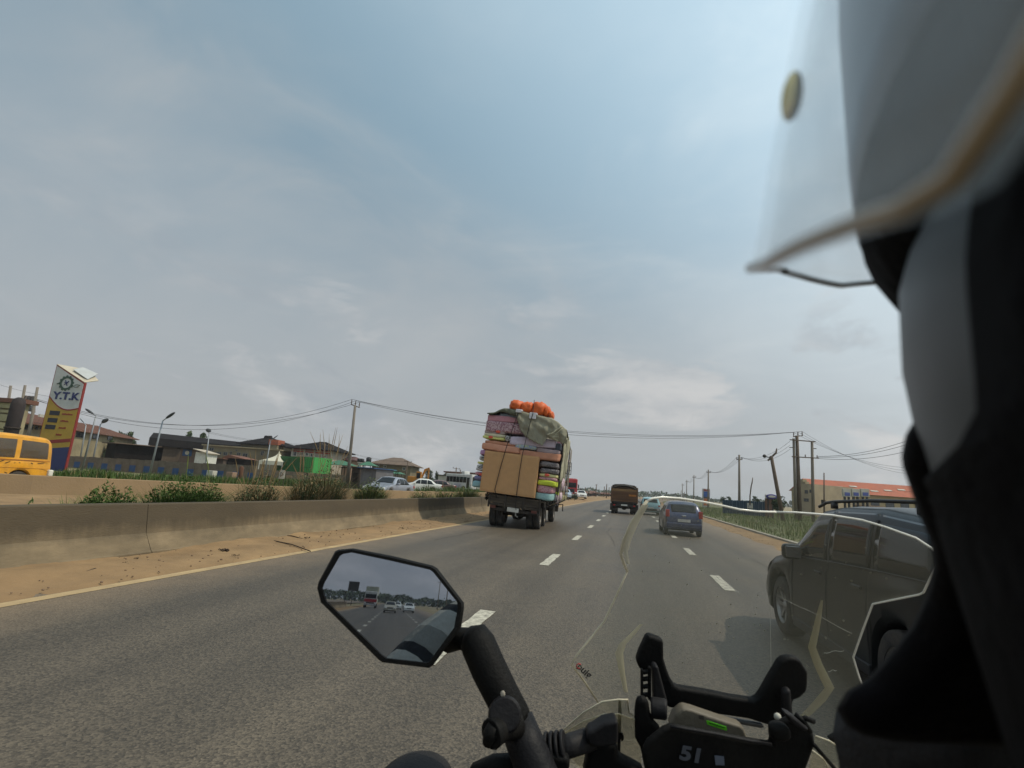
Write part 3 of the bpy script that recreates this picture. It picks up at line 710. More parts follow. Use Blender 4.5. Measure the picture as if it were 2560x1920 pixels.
# platform with boards at the rear
zb = 1.10
for i in range(4): MB().box(-1.02, 1.02, -.04, .03, .78+i*.105, .875+i*.105).build('tailgate_board', ltb, tr, bevel=.006)
for x in (-1.0, -.35, .35, 1.0): MB().box(x-.035, x+.035, -.075, -.035, .70, 1.22).build('tailgate_brace', ltd, tr, bevel=.006)
for i in range(7): MB().box(-1.15+i*.33, -1.15+i*.33+.32, -.02, 6.3, 1.12, 1.17).build('deck_board', ltb, tr)
for s in (-1, 1):
    for i in range(2): MB().box(min(s*1.16, s*1.20), max(s*1.16, s*1.20), 0, 6.3, .95+i*.12, 1.06+i*.12).build('side_board', ltb, tr, bevel=.006)
    for y in (.5, 1.6, 2.7, 3.8, 4.9, 6.0): MB().box(min(s*1.20, s*1.24), max(s*1.20, s*1.24), y-.04, y+.04, .90, 1.22).build('side_brace', ltd, tr)
MB().box(-.45, -.35, 0, 7.6, .70, .93).box(.35, .45, 0, 7.6, .70, .93).build('chassis_rail', ltd, tr)
for y in (.3, 1.6, 3.0, 4.4, 5.8): MB().box(-1.1, 1.1, y-.05, y+.05, .93, 1.12).build('cross_member', ltd, tr)
MB().box(-.95, .95, .02, .12, .60, .72).build('rear_beam', ltd, tr, bevel=.01)
pl = MB().box(-.24, .22, -.09, -.07, .62, .78).build('number_plate', platem, tr, bevel=.005)
MB().tube([(.1, -.05, .75), (.12, -.06, .50), (.2, -.02, .46)], .03).build('hanging_hook', M('hook_metal', (.3, .3, .28), .4, metal=.7), tr)
for s in (-1, 1): MB().box(s*.82-.11, s*.82+.11, -.09, -.05, .68, .78).build('tail_light', M('dusty_lamp', (.10, .03, .02), .6), tr)
MB().cyl((-.8, .75, .50), (.8, 1.5, .50), .09).build('axle', ltd, tr, smooth=True); MB().sphere((0, 1.5, .48), .22, nu=12, nv=8).build('differential', ltd, tr, smooth=True)
MB().tube([(-.55, 3, .55), (-.55, .4, .50), (-.62, .1, .46)], .045).build('exhaust', ltd, tr)
MB().box(-1.15, -.35, 2.6, 3.6, .45, .92).build('fuel_tank', ltd, tr, bevel=.06)
for k in range(3): MB().obox((-.3+.3*k, .9+.2*k, .52), (.14, .1, .1), (.2, .3, .4)).build('brake_part', ltd, tr)
# wheels sit level on the road: undo the body lean
WM = TI @ Matrix.Translation((TX, TY, 0)) @ Matrix.Rotation(rad(TYAW), 4, 'Z')
def twheel(x, y, s, rr=.46):
    t = wheel(tr, 0, 0, 0, rr, .26, s, steelrim, 6); t.matrix_local = WM @ Matrix.Translation((x, y, rr)); return t
for s in (-1, 1):
    twheel(s*.88, .75, s); twheel(s*.60, .75, s); twheel(s*.85, 2.6, s, .44); twheel(s*.90, 6.2, s)
cab = MB().box(-1.05, 1.05, 6.45, 8.0, .8, 2.5).build('cab', M('old_cab_blue', (.06, .10, .18), .5, dirt=(.1, .07, .05)), tr, bevel=.12)
MB().box(-.9, .9, 7.98, 8.02, 1.6, 2.3).build('windscreen', glass_dark, cab)
MB().box(-1.07, 1.07, 7.9, 8.15, .5, .85).build('bumper', ltd, cab, bevel=.04)
MB().tube([(1.1, 7.2, .9), (1.35, 7.1, .95), (1.38, 7.1, .6)], .03).build('step_bracket', ltd, tr)

# procedural mattress cloth: two-colour swirls
def cloth(name, c1, c2=None, sc=7.0, thr=.5, rough=.8, gloss=0):
    if name in MATS: return MATS[name]
    c1 = tuple(min(.8, v*1.4+.01) for v in c1); c2 = c2 and tuple(min(.8, v*1.35) for v in c2)
    m = M(name, c1, rough, var=.10, scale=5, bump=.25, bscale=9); 
    if c2:
        t = m.node_tree; n = t.nodes; l = t.links.new; b = principled(m); src = b.inputs['Base Color'].links[0].from_socket
        tcn = n.new('ShaderNodeTexCoord'); nz = n.new('ShaderNodeTexNoise'); nz.inputs['Scale'].default_value = sc; nz.inputs['Detail'].default_value = 2; nz.inputs['Distortion'].default_value = 2.5
        l(tcn.outputs['Object'], nz.inputs['Vector']); r = n.new('ShaderNodeMapRange'); l(nz.outputs[0], r.inputs[0]); r.inputs[1].default_value = thr-.03; r.inputs[2].default_value = thr+.03
        mx = n.new('ShaderNodeMix'); mx.data_type = 'RGBA'; l(r.outputs[0], mx.inputs[0]); l(src, mx.inputs[6]); mx.inputs[7].default_value = (*c2, 1); l(mx.outputs[2], b.inputs['Base Color'])
    return m
def mattress(name, x0, x1, z0, z1, y0, y1, mat, label, cat='mattress', group=None, puff=.034, split=None):
    """padded block with bulging faces and a piped seam, set in lorry coordinates"""
    cx, cz = (x0+x1)/2, (z0+z1)/2; W_, H_ = (x1-x0), (z1-z0); D = y1-y0
    nx, ny, nz = max(3, int(W_/.12)), 6, 4
    mb = MB(); sd_ = random.random()*50
    def P(u, v, w_):      # in -1..1
        e = .06; k = lambda a: a
        px, py, pz = u*W_/2, v*D/2, w_*H_/2
        # rounded box
        r = min(H_*.42, .07)
        qx = max(-W_/2+r, min(W_/2-r, px)); qy = max(-D/2+r, min(D/2-r, py)); qz = max(-H_/2+r, min(H_/2-r, pz))
        d = Vector((px-qx, py-qy, pz-qz)); 
        if d.length > 1e-6: d = d.normalized()*r
        p = Vector((qx, qy, qz))+d
        n = noise.noise(Vector((p.x*2.2+sd_, p.y*2.2, p.z*4)))*puff + noise.noise(Vector((p.x*7+sd_, p.y*7, p.z*9)))*puff*.35
        p += Vector((d.x, d.y, d.z)).normalized()*n if d.length else Vector()
        p.z += .5*puff*noise.noise(Vector((p.x*1.2+sd_, 0, 5)))
        return p
    def face(fu, na, nb_):
        mb.grid([[fu(-1+2*i/na, -1+2*j/nb_) for j in range(nb_+1)] for i in range(na+1)])
    n1 = max(6, int(W_/.10)); n2 = 6; n3 = max(6, int(D/.16))
    face(lambda a, c: P(a, -1, c), n1, n2); face(lambda a, c: P(a, 1, c), n1, n2)
    face(lambda a, c: P(-1, a, c), n3, n2); face(lambda a, c: P(1, a, c), n3, n2)
    face(lambda a, c: P(a, c, -1), n1, n3); face(lambda a, c: P(a, c, 1), n1, n3)
    o = mb.build(name, mat, None, smooth=True); o.matrix_world = TM @ Matrix.Translation((cx, (y0+y1)/2, cz)) @ Matrix.Rotation(rad(random.uniform(-1.5, 1.5)), 4, 'Y') @ Matrix.Rotation(rad(random.uniform(-.8, .8)), 4, 'Z')
    tag(o, label, cat, group)
    # piping along the front edge
    return o
pink = cloth('pink_cloth', (.36, .17, .20)); pinkp = cloth('pink_floral', (.17, .075, .10), (.36, .26, .27), 9); greyp = cloth('grey_pink', (.26, .20, .20))
cream = cloth('cream_cloth', (.38, .35, .24)); ygreen = cloth('yellow_green', (.40, .40, .13)); salmon = cloth('salmon_foam', (.40, .19, .12)); salmon2 = cloth('salmon_foam_dark', (.33, .15, .09))
lav = cloth('lavender_cloth', (.38, .33, .40)); bluep = cloth('blue_print', (.33, .36, .20), (.15, .20, .38), 14); mauve = cloth('mauve_cloth', (.22, .17, .18)); navyc = cloth('navy_cloth', (.03, .035, .05))
swirl = cloth('black_swirl', (.05, .042, .045), (.20, .18, .18), 16, .52); yred = cloth('pale_yellow', (.40, .37, .17)); lime = cloth('lime_cloth', (.36, .42, .03)); pinkl = cloth('pink_leaf', (.33, .19, .20), (.20, .07, .09), 12, .55)
teal = cloth('teal_cloth', (.14, .24, .24), (.18, .29, .29), 5); purp = cloth('purple_cloth', (.30, .17, .30)); bw = cloth('black_white', (.05, .05, .05), (.35, .35, .35), 3); bluec = cloth('blue_cloth', (.10, .11, .22), (.2, .18, .3), 10); tealp = cloth('pale_teal', (.17, .30, .33))
tan = M('tan_foam', (.50, .285, .13), .9, var=.08, scale=1.6, bump=.25, bscale=22, dirt=(.36, .21, .105), dscale=1.5, dfac=.5)
CG = 'mattresses stacked on the leaning lorry'
def mt(name, a, c, mat, label, dy=0.0, D=1.9, cat='mattress'):
    x0, z1 = LT(*a, dy); x1, z0 = LT(*c, dy)
    return mattress(name, x0, x1, z0+.004, z1-.004, dy, dy+D, mat, label, cat, CG)
RP = [((305,236),(637,350),pink,'thin pink mattress near the top left of the load',0),
((287,300),(682,470),pinkp,'thick mauve mattress with pale floral print, upper left of the load',-.03),
((270,398),(497,474),greyp,'thin grey-pink mattress under the floral one, left side',0),
((263,436),(490,506),cream,'thin cream mattress above the yellow-green one, left side',-.02),
((248,468),(480,532),ygreen,'thin yellow-green mattress sticking out on the left of the load',-.05),
((272,516),(600,600),salmon2,'short salmon slab just above the widest salmon slab, left side',0),
((495,468),(550,545),bw,'small black and white block beside the lavender mattress',.02),
((548,468),(1042,628),lav,'wide pale lavender mattress under the draped tarpaulin',0),
((600,563),(832,642),bluep,'mattress edge with blue print on yellow, above the long salmon slab',-.02),
((834,600),(1082,688),mauve,'dull mauve mattress right of the blue printed one',0),
((242,546),(650,678),salmon,'thick salmon foam slab resting on the tan block, left',-.04),
((652,622),(1082,766),salmon2,'long reddish salmon slab above the black swirled mattresses',-.03),
((1040,548),(1096,642),navyc,'small navy block at the right end of the lavender mattress',-.01),
((878,746),(1072,836),swirl,'upper of the two black swirl-printed mattresses, right column',0),
((874,822),(1070,906),swirl,'lower of the two black swirl-printed mattresses, right column',-.02),
((862,880),(1060,946),yred,'pale yellow mattress with a red patch, right column',0),
((855,916),(1052,986),pinkl,'thin pink leaf-printed mattress just above the lime one',-.02),
((850,948),(1042,1042),lime,'bright lime green mattress in the right column',-.05),
((845,1006),(1002,1116),pinkl,'pink leaf-printed mattress just below the lime one',0),
((822,1086),(992,1196),teal,'teal mattress at the bottom right on the deck',-.03),
((222,622),(292,692),purp,'purple mattress end left of the tan block',.06),
((207,686),(285,752),bw,'dark mottled mattress end left of the tan block, below the purple one',.05),
((190,752),(262,792),ygreen,'thin yellow mattress end left of the tan block',.06),
((176,782),(255,866),bw,'black and white mattress end left of the tan block',.05),
((165,868),(247,915),pink,'pink mattress end left of the tan block, above the blue one',.05),
((150,906),(240,966),bluec,'blue mattress end low on the left of the load',.04),
((135,962),(230,1046),tealp,'pale teal mattress end, lowest on the left of the load',.02)]
for a, c, m_, lb_, dy in RP:
    o = mt('mattress', a, c, m_, lb_, dy+.06)
    for (zx, zy, key) in ((415, 433, 'thin grey-pink'), (335, 492, 'thin yellow-green'), (950, 907, 'pale yellow mattress with a red'), (232, 900, 'above the blue one')):
        if key in lb_:
            x, z = LT(zx, zy, dy+.02); pt = MB().sphere((0, 0, 0), 1, (.10, .012, .055), 14, 8).build('maker_patch', M('patch_red', (.62, .10, .06), .7), None, smooth=True); pt.parent = o; pt.matrix_parent_inverse = Matrix(); pt.matrix_local = o.matrix_world.inverted() @ TM @ Matrix.Translation((x, dy+.02, z))
# tan foam block standing upright against the rear, in three sheets side by side
(x0, z1), (x1, z0) = LT(258, 640), LT(848, 1150)
zz0, zz1 = LT(540, 1120)[1], LT(580, 675)[1]
xa, xb = LT(253, 850)[0], LT(850, 900)[0]
mb = MB(); nx, nz = 40, 30
def tanp(i, j):
    u, v = i/nx, j/nz; x = lerp(xa, xb, u); z = lerp(zz0, zz1, v)
    q = .012*noise.noise(Vector((x*1.5, z*1.5, 2))) - .02*max(0, 1-abs(u-.30)/.012)-.02*max(0, 1-abs(u-.67)/.012)
    r = .02*((1-min(1, min(u, 1-u)*40))**2+(1-min(1, min(v, 1-v)*30))**2)
    return Vector((x, -.16-q+r, z))
mb.grid([[tanp(i, j) for j in range(nz+1)] for i in range(nx+1)])
mb.box(xa+.003, xb-.003, -.15, .05, zz0+.003, zz1-.003)
o = mb.build('foam_block', tan, None, smooth=False); o.matrix_world = TM; tag(o, 'big square tan foam block standing at the back of the load under two ropes', 'foam block')
for p in o.data.polygons[:nx*nz]: p.use_smooth = True
# rear cores hidden behind the faces + two more bays of mattresses towards the cab
ORD = ['first', 'second', 'third', 'fourth', 'fifth', 'sixth', 'seventh', 'eighth', 'ninth', 'tenth', 'eleventh', 'twelfth', 'thirteenth', 'fourteenth', 'fifteenth', 'sixteenth', 'seventeenth']
lay = [pink, cream, salmon, greyp, lime, mauve, yred, salmon2, lav, pinkl, teal, bluep, swirl, cream]
names2 = ['pink', 'cream', 'salmon', 'grey-pink', 'lime green', 'mauve', 'pale yellow', 'dark salmon', 'lavender', 'pink leaf-print', 'teal', 'blue-printed', 'black swirl', 'cream']
xl, xr = LT(165, 868)[0]+.05, LT(1075, 800)[0]-.02
for bay in range(1, 3):
    z = 1.18; k = bay*3; q = 0
    while z < 3.95:
        h = random.uniform(.17, .27); m_ = lay[(k) % 14]; e = random.uniform(-.04, .06)
        mattress('mattress', xl+random.uniform(-.03, .05), xr+e-.03*(z-1.2)*.3, z+.004, min(z+h, 4.15)-.004, .02+bay*1.98, .02+bay*1.98+1.93, m_,
            '%s mattress, %s layer up from the deck in the %s bay of the load' % (names2[k % 14], ORD[q], ('middle', 'front')[bay-1]), 'mattress', CG)
        z += h; k += 1; q += 1
# tarpaulins over the top
tarp = M('tarp_olive', (.26, .245, .175), .85, var=.22, scale=2.5, bump=.5, bscale=8, dirt=(.26, .25, .20), dscale=3, dfac=.5)
top_c = [(618, 205), (700, 215), (800, 240), (900, 262), (1000, 285), (1060, 320), (1110, 365), (1165, 415)]
bot_c = [(618, 262), (655, 400), (700, 470), (760, 520), (830, 555), (905, 585), (950, 500), (1000, 510), (1060, 530), (1120, 565), (1165, 560)]
rows = []
for i in range(61):
    zx = lerp(618, 1165, i/60); zt_, zb_ = interp(zx, top_c), interp(zx, bot_c)+6*math.sin(i*1.3); row = []
    for j in range(8):       # over the top, going forward
        t = 1-j/7; x, z = LT(zx, zt_, 0); row.append(Vector((x, .0+t*1.5, z-.25*t*t+.03*noise.noise(Vector((x*3, t*4, 1))))))
    for j in range(1, 25):
        t = j/24; x, z = LT(zx, lerp(zt_, zb_, t), -.1)
        f = noise.noise(Vector((x*6.0, z*1.3, 4)))*.07+noise.noise(Vector((x*2.2+z*2.5, z*2, 9)))*.09+.02*noise.noise(Vector((x*22, z*9, 2)))
        row.append(Vector((x, -.12-.06*math.sin(math.pi*t)+f*min(1, t*4), z)))
    rows.append(row)
o = MB().grid(rows).build('tarpaulin', tarp, None, smooth=True, thick=.012); o.matrix_world = TM; tag(o, 'olive canvas tarpaulin draped over the top back of the mattress load', 'tarpaulin')
# rolled end of the tarp at right
rl = MB(); pale = M('tarp_pale', (.36, .34, .24), .8, var=.25, scale=6, bump=.5, bscale=14)
for k in range(7):
    a = LT(955+k*10, 470+k*7, -.25); c = LT(1110+k*9, 372+k*22, -.20-.0*k)
    p0 = Vector((a[0], -.25+.02*k, a[1])); p1 = Vector((c[0], -.2+.05*k, c[1])); pts = [p0.lerp(p1, t)+Vector((0, .04*noise.noise(Vector((t*5, k, 0))), .05*noise.noise(Vector((k*3, t*4, 1)))-.06*math.sin(math.pi*t))) for t in np.linspace(0, 1, 9)]
    rl.tube(pts, [.03+.05*abs(noise.noise(Vector((k*2.1, t*6, 3)))) for t in np.linspace(0, 1, 9)], 8)
o = rl.build('tarpaulin_roll', pale, None, smooth=True); o.matrix_world = TM; tag(o, 'crumpled pale roll of canvas at the upper right corner of the load', 'tarpaulin')
# olive flap at left top
rows = []
for i in range(25):
    zx = lerp(300, 640, i/24); zt_ = interp(zx, [(300, 228), (380, 222), (430, 195), (480, 178), (560, 183), (640, 200)]); zb_ = interp(zx, [(300, 240), (350, 244), (400, 232), (440, 214), (520, 232), (590, 262), (640, 258)]); row = []
    for j in range(6): t = 1-j/5; x, z = LT(zx, zt_, 0); row.append(Vector((x, t*1.4, z-.12*t)))
    for j in range(1, 7): t = j/6; x, z = LT(zx, lerp(zt_, zb_, t), -.05); row.append(Vector((x, -.05-.03*math.sin(math.pi*t)+.04*noise.noise(Vector((x*8, z*8, 0))), z)))
    rows.append(row)
o = MB().grid(rows).build('tarpaulin', M('tarp_dark', (.10, .105, .07), .85, var=.3, scale=4, bump=.5), None, smooth=True, thick=.012); o.matrix_world = TM; tag(o, 'small dark olive canvas flap at the upper left corner of the load', 'tarpaulin')
mt('mattress', (428, 222), (622, 302), navyc if False else cloth('slate_cloth', (.12, .15, .19)), 'slate blue bundle peeping out under the dark canvas flap', .08)
# orange sacks on top
org = M('orange_tarp', (.62, .115, .018), .5, var=.15, scale=3, bump=.6, bscale=7, dirt=(.42, .07, .015), dscale=3, dfac=.5)
sacks = [((555, 78), (700, 205), 'leftmost orange sack on top of the load'), ((672, 96), (812, 235), 'second orange sack from the left on top of the load'), ((796, 96), (945, 262), 'largest orange sack, third from the left on top of the load'), ((925, 150), (985, 268), 'narrow orange sack right of the largest one'), ((970, 205), (1022, 270), 'smallest orange sack at the right end of the row')]
for (a, c, lb_) in sacks:
    x0, z1 = LT(*a, .35); x1, z0 = LT(*c, .35); z0 -= .12; sx_c = (x0+x1)/2; s_ = random.random()*30
    def fn(d): 
        sq = (abs(d.x)**3+abs(d.z)**3+abs(d.y)**3)**(-1/3)*.94
        return sq*(1+.10*noise.noise(d*2.2+Vector((s_, 0, 0)))+.05*noise.noise(d*6+Vector((s_, 2, 0)))-.10*max(0, d.z-.2)*abs(math.sin(d.x*6+s_)))
    mb = MB().sphere((0, 0, 0), 1.0, ((x1-x0)/2*1.05, .55, (z1-z0)/2), 28, 18, fn=fn)
    o = mb.build('sack', org, None, smooth=True); o.matrix_world = TM @ Matrix.Translation((sx_c, .45, (z0+z1)/2)); tag(o, lb_, 'sack', 'orange sacks on top of the load')
# paper bundles tied under the ropes
for (a, c, lb_) in (((612, 186), (668, 226), 'white paper pad under the left rope on top of the load'), ((762, 222), (826, 296), 'white paper pad under the right rope on top of the load')):
    x0, z1 = LT(*a, -.25); x1, z0 = LT(*c, -.25); mb = MB().box(x0, x1, -.27, -.22, z0, z1).box(x0+.02, x1+.03, -.22, .15, z1-.06, z1+.01)
    o = mb.build('paper_pad', M('paper', (.62, .60, .62), .8), None, bevel=.01); o.matrix_world = TM; tag(o, lb_, 'paper pad')
# ropes
ropem = M('rope', (.018, .016, .015), .9)
def rope(name, pts, r, mat, label, cat='rope', group=None):
    o = MB().tube([Vector(p) for p in pts], r, 6).build(name, mat, None, smooth=True); o.matrix_world = TM; return tag(o, label, cat, group)
def lp(zx, zy, y): x, z = LT(zx, zy, y); return (x, y, z)
rope('rope', [lp(668, 170, .9), lp(655, 195, .3), lp(640, 215, -.2), lp(600, 330, -.24), lp(520, 560, -.22), lp(480, 690, -.21), lp(440, 830, -.2), lp(380, 1065, -.2), lp(400, 1160, -.09)], .014, ropem, 'left dark rope running down over the tan foam block', group='dark ropes tied over the load')
rope('rope', [lp(812, 90, 1.0), lp(805, 130, .1), lp(795, 240, -.3), lp(765, 340, -.28), lp(720, 520, -.24), lp(680, 690, -.22), lp(650, 870, -.2), lp(618, 1115, -.2), lp(605, 1230, -.1), lp(612, 1290, -.09)], .014, ropem, 'right dark rope running down over the tan foam block', group='dark ropes tied over the load')
# lashing along the right side
side_m = M('lashing', (.30, .27, .20), .85, var=.3, scale=8, bump=.3)
names3 = ['first', 'second', 'third', 'fourth', 'fifth', 'sixth', 'seventh', 'eighth', 'ninth', 'tenth']
for k in range(9):
    y = .25+k*.66; zt_ = 3.95-.03*k; xs_ = xr+.04
    pts = [(xs_-.35, y, zt_+.12)]+[(xs_+.05+.03*noise.noise(Vector((k*3, q, 0))), y+.10*noise.noise(Vector((k, q*.7, 4)))-.0*q, lerp(zt_-.05, 1.25, q/9)) for q in range(10)]+[(1.23, y-.1, 1.0)]
    rope('rope', pts, .016 if k % 2 else .022, side_m if k % 3 else ropem, '%s lashing from the back down the right side of the load' % names3[k], group='lashings down the right side of the load')
# loose cloth hanging off the right side
for k, (y, z0, z1, m_, lb_) in enumerate(((.9, 1.9, 3.95, pale, 'upper'), (1.9, 2.1, 4.0, tarp, 'second'), (2.9, 2.4, 3.9, pale, 'third'))):
    rows = []
    for i in range(13):
        u = i/12; row = []
        for j in range(15):
            t = j/14; z = lerp(z1, z0+.5*abs(noise.noise(Vector((u*5, k, 0)))), t); row.append(Vector((xr+.09+.05*math.sin(u*19+k)+.05*noise.noise(Vector((u*4, t*3, k))), y-.5+u*.9+.05*math.sin(t*5+k), z)))
        rows.append(row)
    o = MB().grid(rows).build('canvas_strip', m_, None, smooth=True, thick=.01); o.matrix_world = TM; tag(o, '%s canvas strip hanging on the right side of the load' % lb_, 'canvas')
pw = M('pink_white_cloth', (.50, .38, .42), .8, var=.2, scale=6, bump=.4)
for k, (zx, zy, lb_) in enumerate(((1100, 985, 'upper'), (1075, 1150, 'lower'))):
    mb = MB(); y0 = 1.6; cx_, cz_ = LT(zx, zy, y0)
    for q in range(5):
        mb.sphere((cx_+random.uniform(-.05, .10), y0+random.uniform(-.25, .4), cz_+random.uniform(-.16, .16)), .16, (.5, 1.0, 1.1), 12, 9, fn=lambda d: 1+.25*noise.noise(d*3+Vector((q*5, k, 0))))
    o = mb.build('cloth_bundle', pw, None, smooth=True); o.matrix_world = TM; tag(o, '%s pink and white cloth bundle hanging low on the right side of the load' % lb_, 'cloth bundle')
# metal frame standing out at the right
fm = M('frame_metal', (.12, .12, .12), .5, metal=.5)
pts4 = [lp(1170, 770, 3.2), lp(1218, 775, 3.2), lp(1210, 903, 3.2), lp(1158, 890, 3.2)]
mb = MB()
for a, c in ((0, 1), (1, 2), (2, 3), (3, 0)): mb.tube([pts4[a], pts4[c]], .016, 6)
for t in (.33, .66): mb.tube([Vector(pts4[0]).lerp(Vector(pts4[3]), t), Vector(pts4[1]).lerp(Vector(pts4[2]), t)], .012, 6)
mb.tube([Vector(pts4[0]).lerp(Vector(pts4[1]), .55), Vector(pts4[3]).lerp(Vector(pts4[2]), .55)], .012, 6)
mb.tube([pts4[3], Vector(pts4[3])+Vector((-.45, 0, -.03))], .03, 6); mb.tube([pts4[0], Vector(pts4[0])+Vector((-.4, 0, -.03))], .016, 6)
o = mb.build('bed_frame', fm, None); o.matrix_world = TM; tag(o, 'thin dark metal bed frame sticking out on the right of the load', 'bed frame')
# ------------------------------------------------------------------ roadside buildings
class Fac:
    """vertical facade between two ground points; local frame x along it, y away from us, z up"""
    def __init__(s, name, label, cat, px0, px1, Z0, Z1, z0=.3, group=None):
        s.A = gp(px0, Z0, z0); s.B = gp(px1, Z1, z0); d = s.B-s.A; s.L = d.length; s.z0 = z0
        s.root = empty(name, s.A, math.atan2(d.y, d.x), label, cat, group)
        s.u = d.normalized(); s.n = Vector((-s.u.y, s.u.x, 0))
    def at(s, px, py, dep=0):
        d = RAY(px, py); o = CAM-(s.A+s.n*dep); t = -o.dot(s.n)/d.dot(s.n); p = CAM+d*t; return (p-s.A).dot(s.u), p.z-s.z0
    def rect(s, x0, y0, x1, y1, dep=0):
        xm, ym = (x0+x1)/2, (y0+y1)/2
        return s.at(x0, ym, dep)[0], s.at(x1, ym, dep)[0], max(0, s.at(xm, y1, dep)[1]), s.at(xm, y0, dep)[1]
    def wall(s, H, D, mat, x0=0, x1=None, y0=0, name='wall', bevel=0):
        return MB().box(x0, s.L if x1 is None else x1, y0, y0+D, 0 if True else 0, H).build(name, mat, s.root, bevel=bevel)
    def window(s, r, frame, pane=None, name='window', bars=1, par=None):
        x0, x1, z0, z1 = r; f = .07
        mb = MB(); mb.box(x0, x1, -.05, .02, z0, z0+f).box(x0, x1, -.05, .02, z1-f, z1).box(x0, x0+f, -.05, .02, z0+f, z1-f).box(x1-f, x1, -.05, .02, z0+f, z1-f)
        for i in range(bars): xm = lerp(x0, x1, (i+1)/(bars+1)); mb.box(xm-f/3, xm+f/3, -.045, .015, z0+f, z1-f)
        o = mb.build(name, frame, s.root); MB().box(x0+f, x1-f, -.02, -.006, z0+f, z1-f).build('pane', pane or glass_pane, o); return o
def corrugated(mat_name, col, **k):
    return M(mat_name, col, **k)
def hip_roof(par, x0, x1, y0, y1, z, h, mat, over=.5, ridge=.45, name='roof', th=.12, rx=None):
    x0 -= over; x1 += over; y0 -= over; y1 += over; cy = (y0+y1)/2; W_ = x1-x0
    ra = x0+W_*(.5-ridge/2) if rx is None else rx[0]; rb = x0+W_*(.5+ridge/2) if rx is None else rx[1]
    v = [(x0, y0, z), (x1, y0, z), (x1, y1, z), (x0, y1, z), (ra, cy, z+h), (rb, cy, z+h), (x0, y0, z-th), (x1, y0, z-th), (x1, y1, z-th), (x0, y1, z-th)]
    f = [(0, 1, 5, 4), (1, 2, 5), (2, 3, 4, 5), (3, 0, 4), (0, 6, 7, 1), (1, 7, 8, 2), (2, 8, 9, 3), (3, 9, 6, 0), (6, 9, 8, 7)]
    o = MB().add(v, f).build(name, mat, par)
    # standing seams on the front slope
    sm = MB(); n = int(W_/1.1)
    for i in range(1, n):
        x = x0+W_*i/n
        t = 1.0 if ra <= x <= rb else ((x-x0)/(ra-x0) if x < ra else (x1-x)/(x1-rb))
        sm.tube([(x, y0, z+.02), (lerp(x, min(max(x, ra), rb), 1) if False else x, lerp(y0, cy, t), z+h*t+.02)], .035, 4)
    sm.build('ridge_seam', mat, o); return o
cream_w = M('cream_wall', (.30, .25, .15), .9, var=.18, scale=.8, bump=.2, dirt=(.14, .11, .07), dscale=.5, dfac=.6)
beige_w = M('beige_wall', (.20, .165, .10), .9, var=.2, scale=.6, bump=.2, dirt=(.10, .085, .055), dscale=.4, dfac=.6)
pinkw = M('pinkish_wall', (.28, .18, .12), .9, var=.15, scale=.6, dirt=(.18, .12, .08), dscale=.5)
whitew = M('white_wall', (.48, .46, .40), .85, var=.15, scale=1, dirt=(.3, .26, .2), dscale=.7, dfac=.6)
redroof = M('red_brown_roof', (.17, .075, .048), .85, var=.25, scale=1.5, bump=.3, dirt=(.10, .055, .04), dscale=.6, dfac=.7)
darkroof = M('dark_roof', (.017, .015, .016), .95, spec=.05, var=.25, scale=1.2, bump=.3, dirt=(.032, .027, .024), dscale=.6, dfac=.5)
brownroof = M('brown_roof', (.15, .105, .075), .85, var=.2, scale=1.2, bump=.3, dirt=(.10, .075, .055), dscale=.6)
orangeroof = M('orange_roof', (.36, .105, .055), .85, var=.18, scale=1, bump=.3, dirt=(.28, .10, .06), dscale=.5)
sheet_d = M('dark_sheet_metal', (.014, .011, .010), .95, spec=.05, var=.3, scale=2, bump=.3, dirt=(.026, .020, .016), dscale=.8)
timber = M('dark_timber', (.04, .028, .02), .9, var=.3, scale=3, bump=.3)
whitef = M('white_frame', (.5, .5, .47), .6); darkf = M('dark_frame', (.04, .035, .03), .6)
redp2 = M('red_trim', (.36, .05, .04), .7); bluep2 = M('blue_paint', (.025, .075, .20), .7, var=.25, scale=2, dirt=(.06, .08, .12), dscale=2, dfac=.5)
stone_w = M('block_wall', (.17, .135, .10), .9, var=.25, scale=2, bump=.4, dirt=(.10, .08, .055), dscale=1.2, dfac=.6)
greenp = M('container_green', (.015, .13, .025), .55, var=.15, bump=.1, dirt=(.03, .07, .02), dscale=1.5); greenl = M('container_green_door', (.05, .30, .07), .55, var=.1)

# long two-storey house behind the filling-station pylon
f = Fac('long_house', 'long two-storey cream house with red-brown roof behind the tall price pylon', 'house', 20, 322, 60, 88)
H_ = f.at(232, 1082)[1]
f.wall(H_, 9, cream_w)
rz_ = f.at(190, 1058)[1]-H_
hip_roof(f.root, 0, f.L, 0, 9, H_, max(1.6, rz_*1.1), redroof, .7, .8)
for r in ((190, 1080, 211, 1094), (231, 1085, 248, 1098), (268, 1090, 282, 1101)): f.window(f.rect(*r), darkf)
for k in range(5):
    a = f.rect(48+k*13, 1062, 56+k*13, 1074); f.window(a, darkf)
MB().box(f.at(40, 1080)[0], f.at(112, 1080)[0], -1.4, 0, 2.6, 2.75).build('balcony', stone_w, f.root)
for k in range(6): x = f.at(45+k*13, 1100)[0]; MB().cyl((x, -1.3, 0), (x, -1.3, 2.6), .10).build('column', whitew, f.root)
x0, x1, z0, z1 = f.rect(78, 1036, 108, 1043); MB().box(x0, x1, -.9, -.7, z0, z1).build('white_sign_board', whitew, f.root)
MB().box(f.at(40, 1060)[0], f.at(112, 1060)[0], -1.6, -.1, 4.6, 4.75).build('canopy', redroof, f.root)

